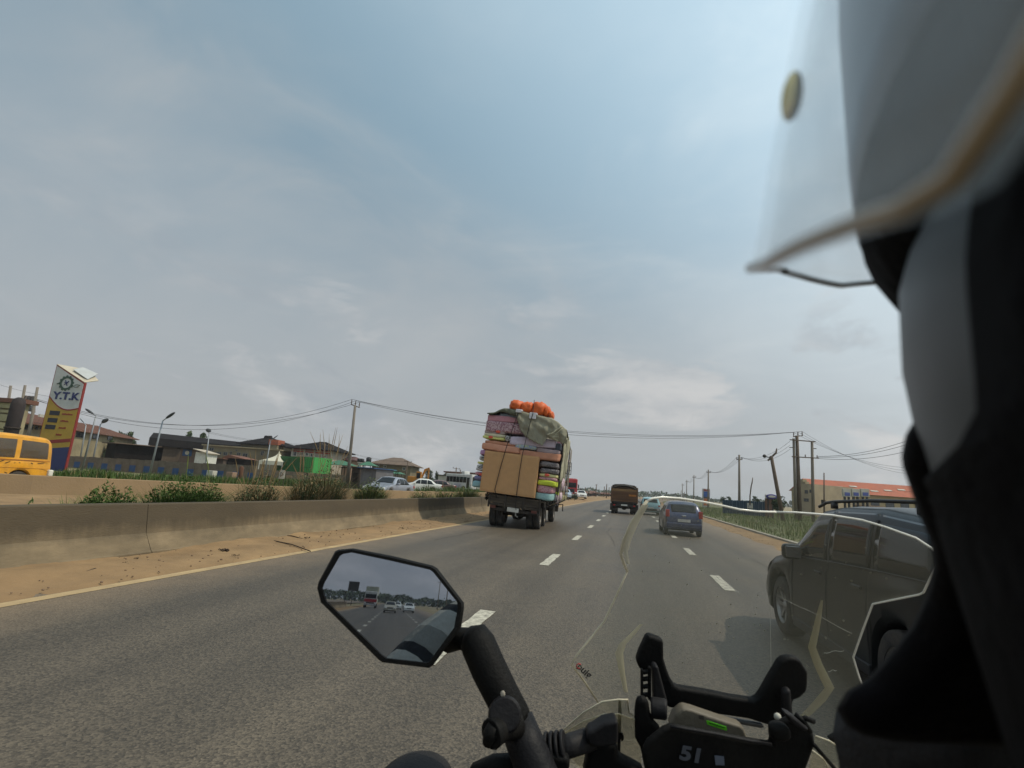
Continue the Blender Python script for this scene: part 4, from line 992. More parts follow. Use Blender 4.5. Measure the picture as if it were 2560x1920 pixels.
# slatted cream structure at the far left with a dark brown top
f = Fac('slatted_building', 'pale yellow building with horizontal louvres cut by the left frame edge', 'building', -60, 28, 34, 34)
H_ = f.at(10, 1006)[1]; f.wall(H_, .5, cream_w)
z = 0; ylw2 = M('pale_yellow_board', (.36, .32, .18), .8, var=.15, dirt=(.25, .21, .13))
for (a, b_) in ((1007, 1020), (1025, 1032), (1036, 1053), (1057, 1072), (1076, 1082), (1086, 1094)):
    r = f.rect(-60, a, 27, b_); z0, z1 = f.at(10, b_)[1], f.at(10, a)[1]; MB().box(0, f.L-.1, -.14, .0, z0, z1).build('louvre', ylw2, f.root, bevel=.01)
MB().box(-.3, f.L+.3, -.3, .8, H_, H_+.28).build('roof', redroof, f.root)
# dark rounded pylon
p0 = gp(16, 31, .3); f2 = empty('dark_pylon', p0, 0, 'thick dark round-topped post standing left of the three transformer poles', 'post')
ht = (1131-998)/1300*31*1.02+1.3
MB().tube([(0, 0, 0), (0, 0, ht*.9), (0, 0, ht*.97), (0, 0, ht)], [.34, .36, .30, .10], 16).build('shaft', M('pylon_dark', (.035, .026, .025), .8, var=.3, bump=.3), f2, smooth=True)
MB().tube([(0, 0, ht*.58), (0, 0, ht*.60)], [.40, .40], 16).build('band', timber, f2, smooth=True)

# filling-station price pylon
def pylon():
    A = AX(93, 1165, -50); B = AX(163, 1165, -47.5); A.z = B.z = .2
    d = B-A; Lw = 3.1; rz = math.atan2(d.y, d.x)
    r = empty('price_pylon', A, rz, 'tall white and yellow filling-station pylon lettered Y.T.K with a price list', 'sign')
    def at(px, py):
        u = Vector((math.cos(rz), math.sin(rz), 0)); n = Vector((-u.y, u.x, 0)); dd = RAY(px, py); o = CAM-A; t = -o.dot(n)/dd.dot(n); p = CAM+dd*t; return (p-A).dot(u), p.z-A.z
    xL, zTL = at(141, 911); xR, zTR = at(213, 957)
    xL = (at(141, 911)[0]+at(100, 1090)[0])/2; xR = (at(213, 957)[0]+at(176, 1108)[0])/2
    white = M('sign_white', (.46, .47, .46), .5, var=.06, bump=0, dirt=(.36, .35, .30)); yel = M('sign_yellow', (.40, .255, .035), .5, var=.10, bump=0, dirt=(.30, .19, .03)); red = M('sign_red', (.22, .025, .02), .5, var=.1, bump=0); blue = M('sign_blue', (.022, .030, .11), .5, var=.1, bump=0); gy = M('sign_cap', (.48, .42, .32), .6, var=.1)
    dep = .22
    MB().add([(xL, 0, 0), (xR, 0, 0), (xR, 0, zTR), (xL, 0, zTL), (xL, dep, 0), (xR, dep, 0), (xR, dep, zTR), (xL, dep, zTL)], [(0, 1, 2, 3), (4, 7, 6, 5), (0, 3, 7, 4), (1, 5, 6, 2), (3, 2, 6, 7)]).build('body', red, r)
    # sheet cap: tilted panels with a gap
    def zt(x): return lerp(zTL, zTR, (x-xL)/(xR-xL))
    wA, wB = at(176, 918), at(212, 945)
    MB().add([(xL, -.02, zTL+.02), (xR, -.02, zTR+.02), (xR+.05, 1.3, zTR+.45), (lerp(xL, xR, .75), 1.3, zt(lerp(xL, xR, .75))+.75), (lerp(xL, xR, .3), 1.3, zTL+.0)], [(0, 1, 2, 3, 4)]).build('cap_panel', gy, r, thick=.06)
    MB().add([(lerp(xL, xR, .45), .3, zt(lerp(xL, xR, .45))+.35), (lerp(xL, xR, .97), .3, zt(lerp(xL, xR, .97))+.32), (lerp(xL, xR, .95), 1.3, zt(lerp(xL, xR, .95))+1.0), (lerp(xL, xR, .42), 1.3, zt(lerp(xL, xR, .42))+.75)], [(0, 1, 2, 3)]).build('cap_panel', white, r, thick=.05)
    e = .07; y = -.02
    # faces: yellow ground with curved white head
    q = []; n = 16
    zc0 = at(123, 990)[1]; zc1 = at(196, 1020)[1]
    for i in range(n+1):
        t = i/n; q.append((lerp(xL+e, xR-e, t), lerp(zc0, zc1, t)-.55*math.sin(math.pi*t)))
    MB().prism([(xL+e, y, zTL-.12)]+[(x, y, z) for x, z in q]+[(xR-e, y, zTR-.12)], (0, .03, 0)).build('white_panel', white, r)
    MB().prism([(x, y-.012, z) for x, z in q]+[(x, y-.012, z-.12) for x, z in q[::-1]], (0, .03, 0)).build('red_curve', red, r)
    zy0, zy1 = at(103, 1085)[1], 0
    zb0, zb1 = at(125, 1128)[1], at(168, 1124)[1]
    yl0 = at(120, 1110)[1]
    MB().prism([(x, y, z-.12) for x, z in q]+[(xR-e, y, 2.1), (xL+e, y, 1.75)], (0, .03, 0)).build('yellow_panel', yel, r)
    MB().prism([(xL+e, y-.012, 2.45), (xR-e, y-.012, 2.85), (xR-e, y-.012, 2.55), (xL+e, y-.012, 2.15)], (0, .03, 0)).build('red_band', red, r)
    MB().prism([(xL+e, y, 1.75), (xR-e, y, 2.1), (xR-e, y, 0), (xL+e, y, 0)], (0, .03, 0)).build('blue_panel', blue, r)
    # cog emblem with nozzle tail
    cx_, cz_ = at(167, 958); R_ = .62
    cog = MB(); green = M('emblem_green', (.035, .07, .05), .5, bump=0)
    ring = []
    for i in range(72):
        a = 2*math.pi*i/72; k = 1.0 if (i//3) % 2 else 1.14; ring.append((a, k))
    mbv = [(cx_+math.cos(a)*R_*k, y-.03, cz_+math.sin(a)*R_*k) for a, k in ring]+[(cx_+math.cos(a)*R_*.72, y-.03, cz_+math.sin(a)*R_*.72) for a, k in ring]
    cog.add(mbv, [(i, (i+1) % 72, 72+(i+1) % 72, 72+i) for i in range(72)]); cog.build('cog_emblem', green, r, thick=.02)
    for dx, dz, an, ln in ((0, 0, 1.1, .55), (.02, .02, 2.4, .5), (-.02, .05, .1, .35)):
        MB().obox((cx_+dx, y-.03, cz_+dz), (ln, .02, .07), (0, an, 0)).build('emblem_stroke', blue, r)
    MB().tube([(cx_+.62, y-.03, cz_-.15), (cx_+.85, y-.03, cz_-.32), (cx_+1.15, y-.03, cz_-.28), (cx_+1.3, y-.03, cz_-.10), (cx_+1.0, y-.03, cz_-.08), (cx_+.8, y-.03, cz_-.15)], .025, 5).build('nozzle_line', green, r)
    MB().tube([(cx_-.62, y-.03, cz_-.05), (cx_-.85, y-.03, cz_-.10)], .04, 5).build('nozzle_line', green, r)
    tx, tz = at(166, 991)
    text_mesh('Y.T.K', .90, blue, parent=r, depth=.015, bold=.03, matrix=Matrix.Translation((tx, y-.03, tz)) @ Matrix.Rotation(rad(90), 4, 'X') @ Matrix.Scale(1.15, 4, (1, 0, 0)))
    dgr = M('price_dark', (.02, .022, .03), .4)
    for (a, tpx, s_) in (((125, 1027, 150, 1038), (168, 1036), 'PETROL'), ((120, 1045, 144, 1056), (162, 1053), 'DIESEL'), ((114, 1062, 139, 1073), (156, 1070), 'GAS')):
        x0, z1 = at(a[0], (a[1]+a[3])/2); x1, z0 = at(a[2], (a[1]+a[3])/2); zm = at((a[0]+a[2])/2, a[1])[1]; zn = at((a[0]+a[2])/2, a[3])[1]
        MB().box(x0, x1, y-.03, y-.001, zn, zm).build('price_panel', dgr, r)
    # the photo's small captions are unreadable dark strokes
    for (tpx, w_) in (((168, 1036), .9), ((161, 1053), .7), ((156, 1070), .6), ((147, 1087), .5)):
        x, z = at(*tpx); mb = MB(); xx = x-w_/2
        while xx < x+w_/2: ww = random.uniform(.05, .10); mb.box(xx, xx+ww, y-.02, y-.001, z-.07, z+.07+random.uniform(-.03, .03)); xx += ww+.035
        mb.build('caption_strokes', red, r)
pylon()

# big dark open shed and shacks
f = Fac('dark_shed', 'long low dark open-sided shed with grey sheet roof behind the street lamps', 'shed', 362, 628, 84, 92)
zt_ = f.at(366, 1076)[1]
mb = MB(); H1 = f.at(370, 1076)[1]; H2 = f.at(600, 1110)[1]
mb.add([(0, 0, H1*.80), (f.L, 0, H2*.90), (f.L, 9, H2+.6), (0, 9, H1)], [(0, 1, 2, 3)]); mb.build('roof', darkroof, f.root, thick=.25)
MB().box(.2, f.L-.2, .6, 8.6, 0, min(H1, H2)*.80).build('wall', sheet_d, f.root)
MB().add([(0, -.1, H1*.62), (f.L, -.1, H2*.72), (f.L, -.1, H2*.92), (0, -.1, H1*.82)], [(0, 1, 2, 3)]).build('fascia', darkroof, f.root, thick=.1)
for k in range(9): x = .4+(f.L-.8)*k/8; MB().cyl((x, .1, 0), (x, .1, H2*.8), .09).build('post', timber, f.root)
f.root['label'] = 'long low dark open-sided shed with grey sheet roof behind the street lamps'
f = Fac('plank_shack', 'dark slatted timber shack with rusty sheet roof left of the lamp with the long arm', 'shack', 283, 402, 66, 70)
H_ = f.at(330, 1112)[1]; f.wall(H_, 4, sheet_d)
n = 26
for k in range(n): x = f.L*k/n; MB().box(x+.02, x+f.L/n-.03, -.04, 0, .05, H_-.1).build('plank', sheet_d, f.root)
MB().box(-.5, f.L+.5, -.8, 4.5, H_, H_+.10).build('roof', brownroof, f.root)
f = Fac('market_shed', 'low brown sheet-roofed shed left of the blue kiosk', 'shed', 402, 446, 68, 69)
H_ = f.at(425, 1118)[1]; f.wall(H_, 4, M('brown_board', (.10, .075, .055), .9)); MB().box(-.2, f.L+.2, -.6, 4.2, H_, H_+.1).build('roof', sheet_d, f.root)
f = Fac('blue_kiosk', 'small kiosk with a dark blue front and a round white emblem', 'kiosk', 446, 484, 67, 67)
H_ = f.at(465, 1123)[1]; f.wall(H_, 2.5, M('kiosk_brown', (.13, .09, .07), .9)); x0, x1, z0, z1 = f.rect(457, 1124, 480, 1140); MB().box(x0, x1, -.05, 0, z0, z1).build('blue_board', bluep2, f.root)
MB().cyl(((x0+x1)/2, -.08, (z0+z1)/2), ((x0+x1)/2, -.05, (z0+z1)/2), .26, n=18).build('round_emblem', whitew, f.root)
MB().box(-.2, f.L+.2, -.5, 2.7, H_, H_+.08).build('roof', sheet_d, f.root)
f = Fac('white_kiosk', 'small bright white kiosk with a sloping roof beside the blue kiosk', 'kiosk', 484, 512, 66, 66)
H_ = f.at(497, 1130)[1]; f.wall(H_, 2.5, M('kiosk_white', (.58, .58, .52), .7)); MB().add([(-.2, -.4, H_+.35), (f.L+.3, -.4, H_-.1), (f.L+.3, 2.6, H_-.1), (-.2, 2.6, H_+.35)], [(0, 1, 2, 3)]).build('roof', M('pale_roof', (.42, .36, .28), .8), f.root, thick=.08)
f = Fac('beige_building', 'long beige block with small grey windows behind the white tent', 'building', 500, 690, 80, 80)
H_ = f.at(590, 1119)[1]; f.wall(H_, 8, beige_w); MB().box(-.2, f.L+.2, -.2, 8.2, H_, H_+.18).build('coping', cream_w, f.root)
for r in ((523, 1119, 535, 1127), (541, 1130, 554, 1139), (558, 1130, 569, 1139), (575, 1128, 580, 1140), (592, 1131, 602, 1139), (606, 1133, 619, 1147), (652, 1127, 661, 1139), (588, 1124, 594, 1128)): f.window(f.rect(*r), M('grey_frame', (.16, .15, .13), .7))
f = Fac('gable_building', 'dark hip-roofed building with an orange-red parapet above the beige block', 'building', 592, 700, 92, 92)
H_ = f.at(640, 1110)[1]; f.wall(H_, 8, beige_w); hip_roof(f.root, 0, f.L, 0, 8, H_, f.at(646, 1089)[1]-H_, darkroof, .6, .15, rx=(f.at(640, 1090)[0], f.at(656, 1090)[0]))
MB().tube([(f.at(646, 1088)[0]-.6, 4, f.at(646, 1091)[1]), (f.at(646, 1088)[0]+.6, 4, f.at(646, 1091)[1]+.05)], .5, 10).build('roof_vent', darkroof, f.root, smooth=True)
x0, x1, z0, z1 = f.rect(673, 1099, 697, 1112, -1); MB().box(x0, x1, -1.2, 1.5, z0, z1).build('parapet', orangeroof, f.root)
MB().box(x0+.1, x1-.1, -1, 1.4, 0, z0).build('wall', cream_w, f.root)
f = Fac('red_roof_hut', 'small dark hut with a red gable roof in front of the beige block', 'hut', 559, 608, 72, 72)
H_ = f.at(583, 1146)[1]; f.wall(H_, 3.5, sheet_d); xm = f.at(576, 1137)[0]; zr = f.at(576, 1137)[1]
MB().add([(-.3, -.4, H_), (f.L+.3, -.4, H_), (xm, -.4, zr), (-.3, 3.8, H_), (f.L+.3, 3.8, H_), (xm, 3.8, zr)], [(0, 2, 5, 3), (2, 1, 4, 5), (0, 1, 2), (3, 5, 4)]).build('roof', redroof, f.root)
MB().box(f.L*.2, f.L*.5, -.05, 0, 0, H_*.8).build('door', timber, f.root)
f = Fac('low_shed', 'low brown shed with a rusty lean-to roof between the kiosk and the red-roofed hut', 'shed', 516, 556, 71, 71)
H_ = f.at(536, 1146)[1]; f.wall(H_, 3, M('brown_wall', (.10, .075, .06), .9)); MB().box(-.2, f.L+.2, -.5, 3.2, H_, H_+.10).build('roof', redroof, f.root)
# pagoda tent
f = Fac('pagoda_tent', 'white peaked marquee tent with swept sides', 'tent', 640, 700, 64, 64)
tw = M('tent_white', (.56, .53, .42), .75, var=.08, bump=.1); H_ = f.at(670, 1152)[1]; zp = f.at(679, 1126)[1]; mb = MB(); cxx = f.at(679, 1140)[0]; rows = []
hx = f.L/2
for i in range(13):
    t = i/12; k = (1-t)**2.2*.97+.03; zz = H_+ (zp-H_)*t; row = []
    for j in range(24):
        a = 2*math.pi*j/24; sq = 1/max(abs(math.cos(a)), abs(math.sin(a)))
        row.append(Vector((lerp(hx, cxx, min(1, t*2.2))+math.cos(a)*sq*hx*k, 2+math.sin(a)*sq*hx*k, zz)))
    rows.append(row)
mb.grid(rows, 0, True); mb.build('canopy', tw, f.root, smooth=True, thick=.02)
MB().box(0, f.L, -.02+2-hx, .02+2-hx, H_-.45, H_).build('valance', tw, f.root); 
for x, y in ((.05, 2-hx), (f.L-.05, 2-hx), (.05, 2+hx), (f.L-.05, 2+hx)): MB().cyl((x, y, 0), (x, y, H_), .05).build('pole', whitef, f.root)
# green container
f = Fac('green_container', 'bright green shipping container with lighter doors at its right end', 'container', 690, 758, 66, 62)
H_ = f.at(730, 1141)[1]; mb = MB(); n = 22
mb.box(0, f.L, .05, 2.4, .1, H_)
for k in range(n): x = f.L*(k+.2)/n; mb.box(x, x+f.L/n*.55, -.02, .05, .2, H_-.15)
mb.build('body', greenp, f.root)
e = Vector((f.L, 0, 0)); dd = f.at(778, 1155); 
for k in range(2): 
    d_ = MB().box(f.L+.02+k*.95, f.L+.02+(k+1)*.95-.04, -.02+.0*k, .06, .12, H_-.02).build('door', greenl, f.root)
    for q in (.25, .65): MB().cyl((f.L+k*.95+q, -.04, .15), (f.L+k*.95+q, -.04, H_-.05), .025, n=6).build('lock_bar', greenp, d_)
    for q in range(3): MB().box(f.L+.06+k*.95, f.L+k*.95+.88, -.035, -.02, .3+q*.75, .36+q*.75).build('rib', greenp, d_)
MB().box(f.L, f.L+1.95, .06, 2.4, .1, H_).build('end', greenl, f.root)
# white and red house
f = Fac('red_trimmed_house', 'two-storey pale house with red bands and a dark hipped roof right of the green container', 'house', 722, 824, 82, 82)
H_ = f.at(770, 1122)[1]; f.wall(H_, 9, M('pale_house', (.36, .31, .25), .85, var=.12, dirt=(.25, .19, .14))); hip_roof(f.root, 0, f.L, 0, 9, H_, f.at(770, 1098)[1]-H_, darkroof, .9, .12)
for (z0_, z1_) in ((H_-.25, H_), (H_-.62, H_-.42), (1.6, 1.95)): MB().box(-.05, f.L+.05, -.05, .0, z0_, z1_).build('red_band', redp2, f.root)
for r in ((748, 1130, 758, 1139), (764, 1131, 772, 1140), (776, 1133, 786, 1143), (810, 1137, 816, 1145), (728, 1128, 742, 1140), (796, 1135, 804, 1144)): f.window(f.rect(*r), whitef)
for x in (.05, f.L*.3, f.L*.55, f.L-.25): MB().box(x, x+.22, -.12, 0, 0, H_).build('pillar', whitew, f.root)
f = Fac('maroon_roof_house', 'low house with a maroon roof just left of the tall pole', 'house', 834, 876, 88, 88)
H_ = f.at(855, 1148)[1]; f.wall(H_, 7, pinkw); hip_roof(f.root, 0, f.L, 0, 7, H_, f.at(858, 1138)[1]-H_, M('maroon_roof', (.10, .05, .045), .85), .5, .5)
f = Fac('brown_roof_house', 'single-storey house under a broad brown hipped roof, beyond the silver saloon', 'house', 928, 1024, 95, 95)
H_ = f.at(978, 1161)[1]; f.wall(H_, 9, beige_w); hip_roof(f.root, 0, f.L, 0, 9, H_, f.at(978, 1141)[1]-H_, brownroof, .8, .22)
for r in ((940, 1161, 948, 1168), (958, 1163, 966, 1170), (1006, 1168, 1014, 1176)): f.window(f.rect(*r), whitef)
# green canopies
gc = M('green_canvas', (.05, .15, .09), .7, var=.12)
def canopy(px0, px1, Z, pyt, pyb, label):
    f = Fac('market_canopy', label, 'canopy', px0, px1, Z, Z, group='green market canopies'); xm = (px0+px1)/2
    zt_, zb_ = f.at(xm, pyt)[1], f.at(xm, pyb)[1]; L_ = f.L
    MB().add([(0, 0, zb_), (L_, 0, zb_), (L_, 3, zb_), (0, 3, zb_), (L_*.35, 1.5, zt_), (L_*.55, 1.5, zt_)], [(0, 1, 5, 4), (1, 2, 5), (2, 3, 4, 5), (3, 0, 4)]).build('canvas', gc, f.root, thick=.02)
    for x in (.1, L_-.1):
        for y in (.1, 2.9): MB().cyl((x, y, 0), (x, y, zb_), .05).build('post', timber, f.root)
canopy(806, 880, 78, 1150, 1162, 'wide green market canopy left of the tall pole')
canopy(938, 1004, 74, 1172, 1183, 'green market canopy between the brown-roofed house and the silver saloon')
canopy(892, 932, 82, 1153, 1163, 'green canopy behind the water tanks')
# tank stand
f = Fac('water_tank_stand', 'steel stand with black water tanks left of the brown-roofed house', 'tank stand', 902, 924, 84, 84)
zt_ = f.at(913, 1158)[1]; mb = MB()
for x in (.1, f.L-.1):
    for y in (.1, 1.4): mb.cyl((x, y, 0), (x, y, zt_), .06)
for z in (zt_, zt_*.6): mb.box(0, f.L, 0, 1.5, z-.06, z+.06)
mb.build('stand', darkf, f.root)
MB().tube([(f.L*.55, .7, zt_+.06), (f.L*.55, .7, zt_+.9), (f.L*.55, .7, zt_+1.05)], [.42, .42, .15], 14).build('tank', blackp, f.root, smooth=True)
f = Fac('rooftop_tank', 'pair of black water tanks seen just right of the tall pole', 'tank', 889, 901, 86, 86)
zt_ = f.at(895, 1155)[1]; 
for k in range(2): MB().tube([(f.L*(.25+.5*k), .5, 0.0+zt_), (f.L*(.25+.5*k), .5, zt_+.55), (f.L*(.25+.5*k), .5, zt_+.62)], [.38, .38, .15], 12).build('tank', blackp, f.root, smooth=True)
MB().box(0, f.L, 0, 1, zt_-.12, zt_).build('platform', whitew, f.root); MB().box(.1, f.L-.1, .1, .9, 0, zt_-.12).build('tower', whitew, f.root)
# kiosks by the pole
f = Fac('dark_kiosk', 'narrow dark timber kiosk just right of the foot of the tall pole', 'kiosk', 879, 898, 52, 52)
H_ = f.at(888, 1169)[1]; f.wall(H_, 2, timber); MB().box(f.L*.2, f.L*.8, -.04, 0, .1, H_*.75).build('door', sheet_d, f.root); MB().box(-.1, f.L+.1, -.3, 2.1, H_, H_+.07).build('roof', sheet_d, f.root)
f = Fac('blue_roof_kiosk', 'grey metal kiosk with a blue sheet roof, left of the silver saloon', 'kiosk', 902, 939, 51, 50)
H_ = f.at(920, 1171)[1]; f.wall(H_, 2.4, M('grey_metal', (.13, .13, .14), .6, var=.2, scale=3, dirt=(.10, .08, .07), dscale=2)); MB().box(-.15, f.L+.2, -.5, 2.6, H_, H_+.08).build('roof', bluep2, f.root)
MB().box(f.L*.15, f.L*.7, -.03, 0, H_*.45, H_*.8).build('shutter', M('shutter', (.17, .17, .18), .5, metal=.4), f.root)
# painted boundary wall with blue panels: panels are parts
f = Fac('boundary_wall', 'low brown boundary wall painted with blue squares along the far service road', 'wall', 172, 640, 56, 52)
Htop = 1.0
def walltop(px): return interp(px, [(172, 1140), (300, 1147), (422, 1154), (450, 1156), (608, 1163), (640, 1165)])
n = 26
for k in range(n):
    x0, x1 = f.L*k/n, f.L*(k+1)/n-.03; pxk = lerp(172, 640, (k+.5)/n); h = f.at(pxk, walltop(pxk))[1]; h = min(max(h, .9), 2.2)
    o = MB().box(x0, x1, 0, .18, 0, h+.03*(k % 2)).build('wall_panel', stone_w, f.root)
    if k % 2: MB().box(x0+.06, x1-.06, -.02, 0, h*.06, h*.55).build('blue_square', bluep2, o)
# rubble wall right of container
f = Fac('rubble_wall', 'rough stone and block wall between the red-trimmed house and the tall pole', 'wall', 640, 868, 56, 56)
mb_ = 0
hs_ = []
for r_ in range(3):
    x = random.uniform(-.3, 0)
    while x < f.L-.3:
        w_ = random.uniform(.5, .8); st = MB().box(x+.02, min(x+w_, f.L), 0+random.uniform(-.03, .03), .22, r_*.42, r_*.42+.39).build('block', stone_w if random.random() < .8 else pinkw, f.root); x += w_
# excavator
def excavator():
    f = Fac('excavator', 'orange-yellow excavator parked in front of dark trees, right of the green canopy', 'excavator', 1018, 1068, 78, 78); yl = M('digger_yellow', (.42, .17, .02), .5, var=.15, dirt=(.25, .12, .03)); L_ = f.L
    for y in (0, 1.8): MB().tube([(0.3, y, .1), (L_*.62, y, .1), (L_*.66, y, .4), (L_*.62, y, .75), (.3, y, .75), (.15, y, .4), (.3, y, .1)], .16, 6).build('track', blackm, f.root); 
    MB().box(.2, L_*.6, -.1, 2.0, .15, .7).build('track_frame', blackm, f.root)
    MB().box(.0, L_*.50, 0, 1.8, .85, 1.75).build('engine_housing', yl, f.root, bevel=.08)
    c = MB().box(L_*.42, L_*.66, 0, 1.0, .85, 2.5).build('cab', yl, f.root, bevel=.06); MB().box(L_*.45, L_*.63, -.03, 0, 1.5, 2.3).build('window', glass_dark, c)
    MB().prism([(L_*.55, 1.2, 1.1), (L_*.60, 1.2, 1.0), (L_*.80, 1.2, 2.6), (L_*.98, 1.2, 3.0), (L_*.97, 1.2, 3.25), (L_*.74, 1.2, 2.95)], (0, .35, 0)).build('boom', yl, f.root)
    MB().prism([(L_*.93, 1.2, 3.2), (L_*1.0, 1.2, 3.15), (L_*1.0, 1.2, .9), (L_*.94, 1.2, .9)], (0, .3, 0)).build('stick', yl, f.root)
    MB().prism([(L_*.86, 1.1, .9), (L_*1.02, 1.1, .95), (L_*1.0, 1.1, .35), (L_*.9, 1.1, .3)], (0, .7, 0)).build('bucket', yl, f.root)
excavator()
f = Fac('pink_building', 'low pinkish flat-roofed building between the bus and the load', 'building', 1112, 1192, 118, 112)
H_ = f.at(1165, 1184)[1]; f.wall(H_, 10, pinkw); MB().box(-.3, f.L+.3, -.4, 10.3, H_, H_+.3).build('roof', redroof, f.root)
for r in ((1167, 1190, 1170, 1196), (1173, 1190, 1176, 1193), (1183, 1191, 1186, 1197)): f.window(f.rect(*r), darkf, bars=0)
f = Fac('white_wall_building', 'low whitewashed building behind the bus roof', 'building', 1095, 1126, 100, 100)
H_ = f.at(1108, 1189)[1]; f.wall(H_, 6, whitew); MB().box(-.2, f.L+.2, -.3, 6.2, H_, H_+.15).build('roof', darkroof, f.root)
# market stall clutter left of the silver car
def stall(px, Z, label, col, w_=2.2):
    f = Fac('market_stall', label, 'stall', px, px+18, Z, Z); L_ = f.L
    MB().box(0, L_, 0, 1.4, .7, .78).build('table_top', timber, f.root)
    for x in (.1, L_-.1):
        for y in (.1, 1.3): MB().cyl((x, y, 0), (x, y, 2.1), .05).build('post', timber, f.root)
    MB().box(-.2, L_+.2, -.3, 1.7, 2.1, 2.18).build('roof', sheet_d, f.root)
    for k in range(4): MB().obox((L_*(.2+.2*k), .5, .95), (.35, .4, .32), (0, 0, k)).build('goods', col, f.root, bevel=.05)
stall(948, 64, 'open stall with orange goods left of the silver saloon roof', orange_p)
stall(972, 66, 'dark open stall right behind the silver saloon roof', sheet_d)
stall(850, 62, 'market stall beside the rubble wall left of the tall pole', redroof)
# notice board
f = Fac('notice_board', 'small white painted notice board standing among the median weeds', 'sign', 698, 712, 40, 40)
x0, x1, z0, z1 = f.rect(698, 1175, 712, 1197); MB().box(x0, x1, -.02, .03, z0, z1).build('board', M('board_white', (.42, .40, .33), .8, dirt=(.2, .15, .1), dscale=4), f.root)
for x in (x0+.05, x1-.05): MB().cyl((x, .05, 0), (x, .05, z1), .03).build('post', timber, f.root)
MB().tube([((x0+x1)/2-.1, -.03, (z0+z1)/2-.15), ((x0+x1)/2+.12, -.03, (z0+z1)/2), ((x0+x1)/2-.1, -.03, (z0+z1)/2+.2), ((x0+x1)/2-.12, -.03, (z0+z1)/2-.1)], .025, 5).build('painted_mark', timber, f.root)
# drum/bin shapes on the sand
for (px, Z, lb_, m_) in ((533, 50, 'pale concrete block standing on the sand before the boundary wall', whitew), (582, 49, 'pinkish concrete block on the sand left of the weeds', pinkw)):
    p = gp(px, Z, .3); o = MB().box(-.35, .35, -.3, .3, 0, .8).build('concrete_block', m_, None, bevel=.04, loc=p); tag(o, lb_, 'block')
p = gp(604, 44, .3); o = MB().tube([(0, 0, 0), (.03, 0, .7), (.0, .02, 1.25), (.02, 0, 1.4)], [.20, .17, .19, .08], 10).build('stump', M('rusty_brown', (.10, .045, .025), .9, var=.3), None, smooth=True, loc=p); tag(o, 'rusty brown stump standing on the sand before the boundary wall', 'stump')
# far houses along the horizon, right of the load
for k, (a, c_, Z, pyt, col, lb_) in enumerate(((1450, 1478, 150, 1229, pinkw, 'far low pinkish building just left of the tipper, nearest the white saloon'), (1478, 1492, 170, 1228, redroof, 'far small red-roofed building left of the tipper'), (1432, 1449, 140, 1227, beige_w, 'far low beige building behind the round bush'), (1505, 1530, 190, 1232, beige_w, 'far low beige building immediately left of the tipper'))):
    f = Fac('far_building', lb_, 'building', a, c_, Z, Z, .0); H_ = f.at((a+c_)/2, pyt)[1]; f.wall(H_*.75, 8, col); hip_roof(f.root, 0, f.L, 0, 8, H_*.75, H_*.3, redroof, .5, .6)
    for q in range(3): f.window((f.L*(.15+.3*q), f.L*(.15+.3*q)+1.0, H_*.3, H_*.6), darkf, bars=0)
def billboard(px0, px1, Z, py0, py1, label, col, col2, legs=2, z0=0, text=None, dep=.25):
    f = Fac('billboard', label, 'billboard', px0, px1, Z, Z, z0); x0, x1, za, zb_ = f.rect(px0, py0, px1, py1)
    b_ = MB().box(x0, x1, 0, dep, za, zb_).build('panel', col, f.root, bevel=.02); MB().box(x0+.15, x1-.15, -.03, 0, lerp(za, zb_, .12), lerp(za, zb_, .55)).build('poster', col2, b_)
    for k in range(legs): x = lerp(x0, x1, (k+.5)/legs); MB().cyl((x, dep/2, 0), (x, dep/2, za), .12).build('post', darkf, f.root)
    return f, x0, x1, za, zb_
billboard(1450, 1455, 130, 1221, 1230, 'small far dark billboard left of the tipper, the left one of two', darkf, whitew, 1)
billboard(1470, 1475, 135, 1222, 1232, 'small far two-tone billboard left of the tipper, the right one of two', whitew, darkf, 1)

# ---------------- right-hand side
f = Fac('orange_roof_warehouse', 'long yellow warehouse with an orange sheet roof behind the SUV', 'warehouse', 2048, 2420, 96, 96, .1)
H_ = f.at(2100, 1232)[1]
f.wall(H_, 9, M('yellow_warehouse', (.36, .29, .155), .88, var=.12, scale=.5, dirt=(.22, .17, .10), dscale=.3))
zr = f.at(2060, 1206)[1]; zr = max(zr, H_+2.0)
MB().add([(-.4, -.6, H_), (f.L+.4, -.6, H_), (f.L+.4, 4.5, H_+2.4), (-.4, 4.5, H_+2.4), (f.L+.4, 9.6, H_), (-.4, 9.6, H_)], [(0, 1, 2, 3), (3, 2, 4, 5), (0, 3, 5), (1, 4, 2)]).build('roof', orangeroof, f.root)
for k in range(9): x = f.L*(k+.4)/9; t = .25+.4*((k*7) % 3)/3; MB().box(x, x+1.4, 0, .5, 0, .03, mat=Matrix.Translation((0, lerp(-.6, 4.5, t), lerp(H_, H_+2.4, t)+.08)) @ Matrix.Rotation(math.atan2(2.4, 5.1), 4, 'X')).build('skylight', whitew, f.root)
for r in ((2070, 1234, 2076, 1240), (2078, 1234, 2082, 1240), (2084, 1235, 2088, 1240), (2102, 1236, 2112, 1241)): f.window(f.rect(*r), darkf, bars=0)
for k in range(6): x = f.L*(.35+.1*k); f.window((x, x+1.6, H_*.55, H_*.8), darkf)
MB().box(0, f.L*.4, -1.6, -.1, 2.4, 2.55).build('lean_to_roof', pinkw, f.root)
f = Fac('stepped_gable_block', 'cream block with a stepped parapet at the end of the orange-roofed warehouse', 'building', 1980, 2037, 92, 88, .1)
H_ = f.at(2020, 1210)[1]; f.wall(H_, 10, M('cream_block', (.32, .26, .17), .88, var=.15, scale=.6, dirt=(.2, .16, .11), dscale=.4), x0=f.at(2001, 1240)[0]); 
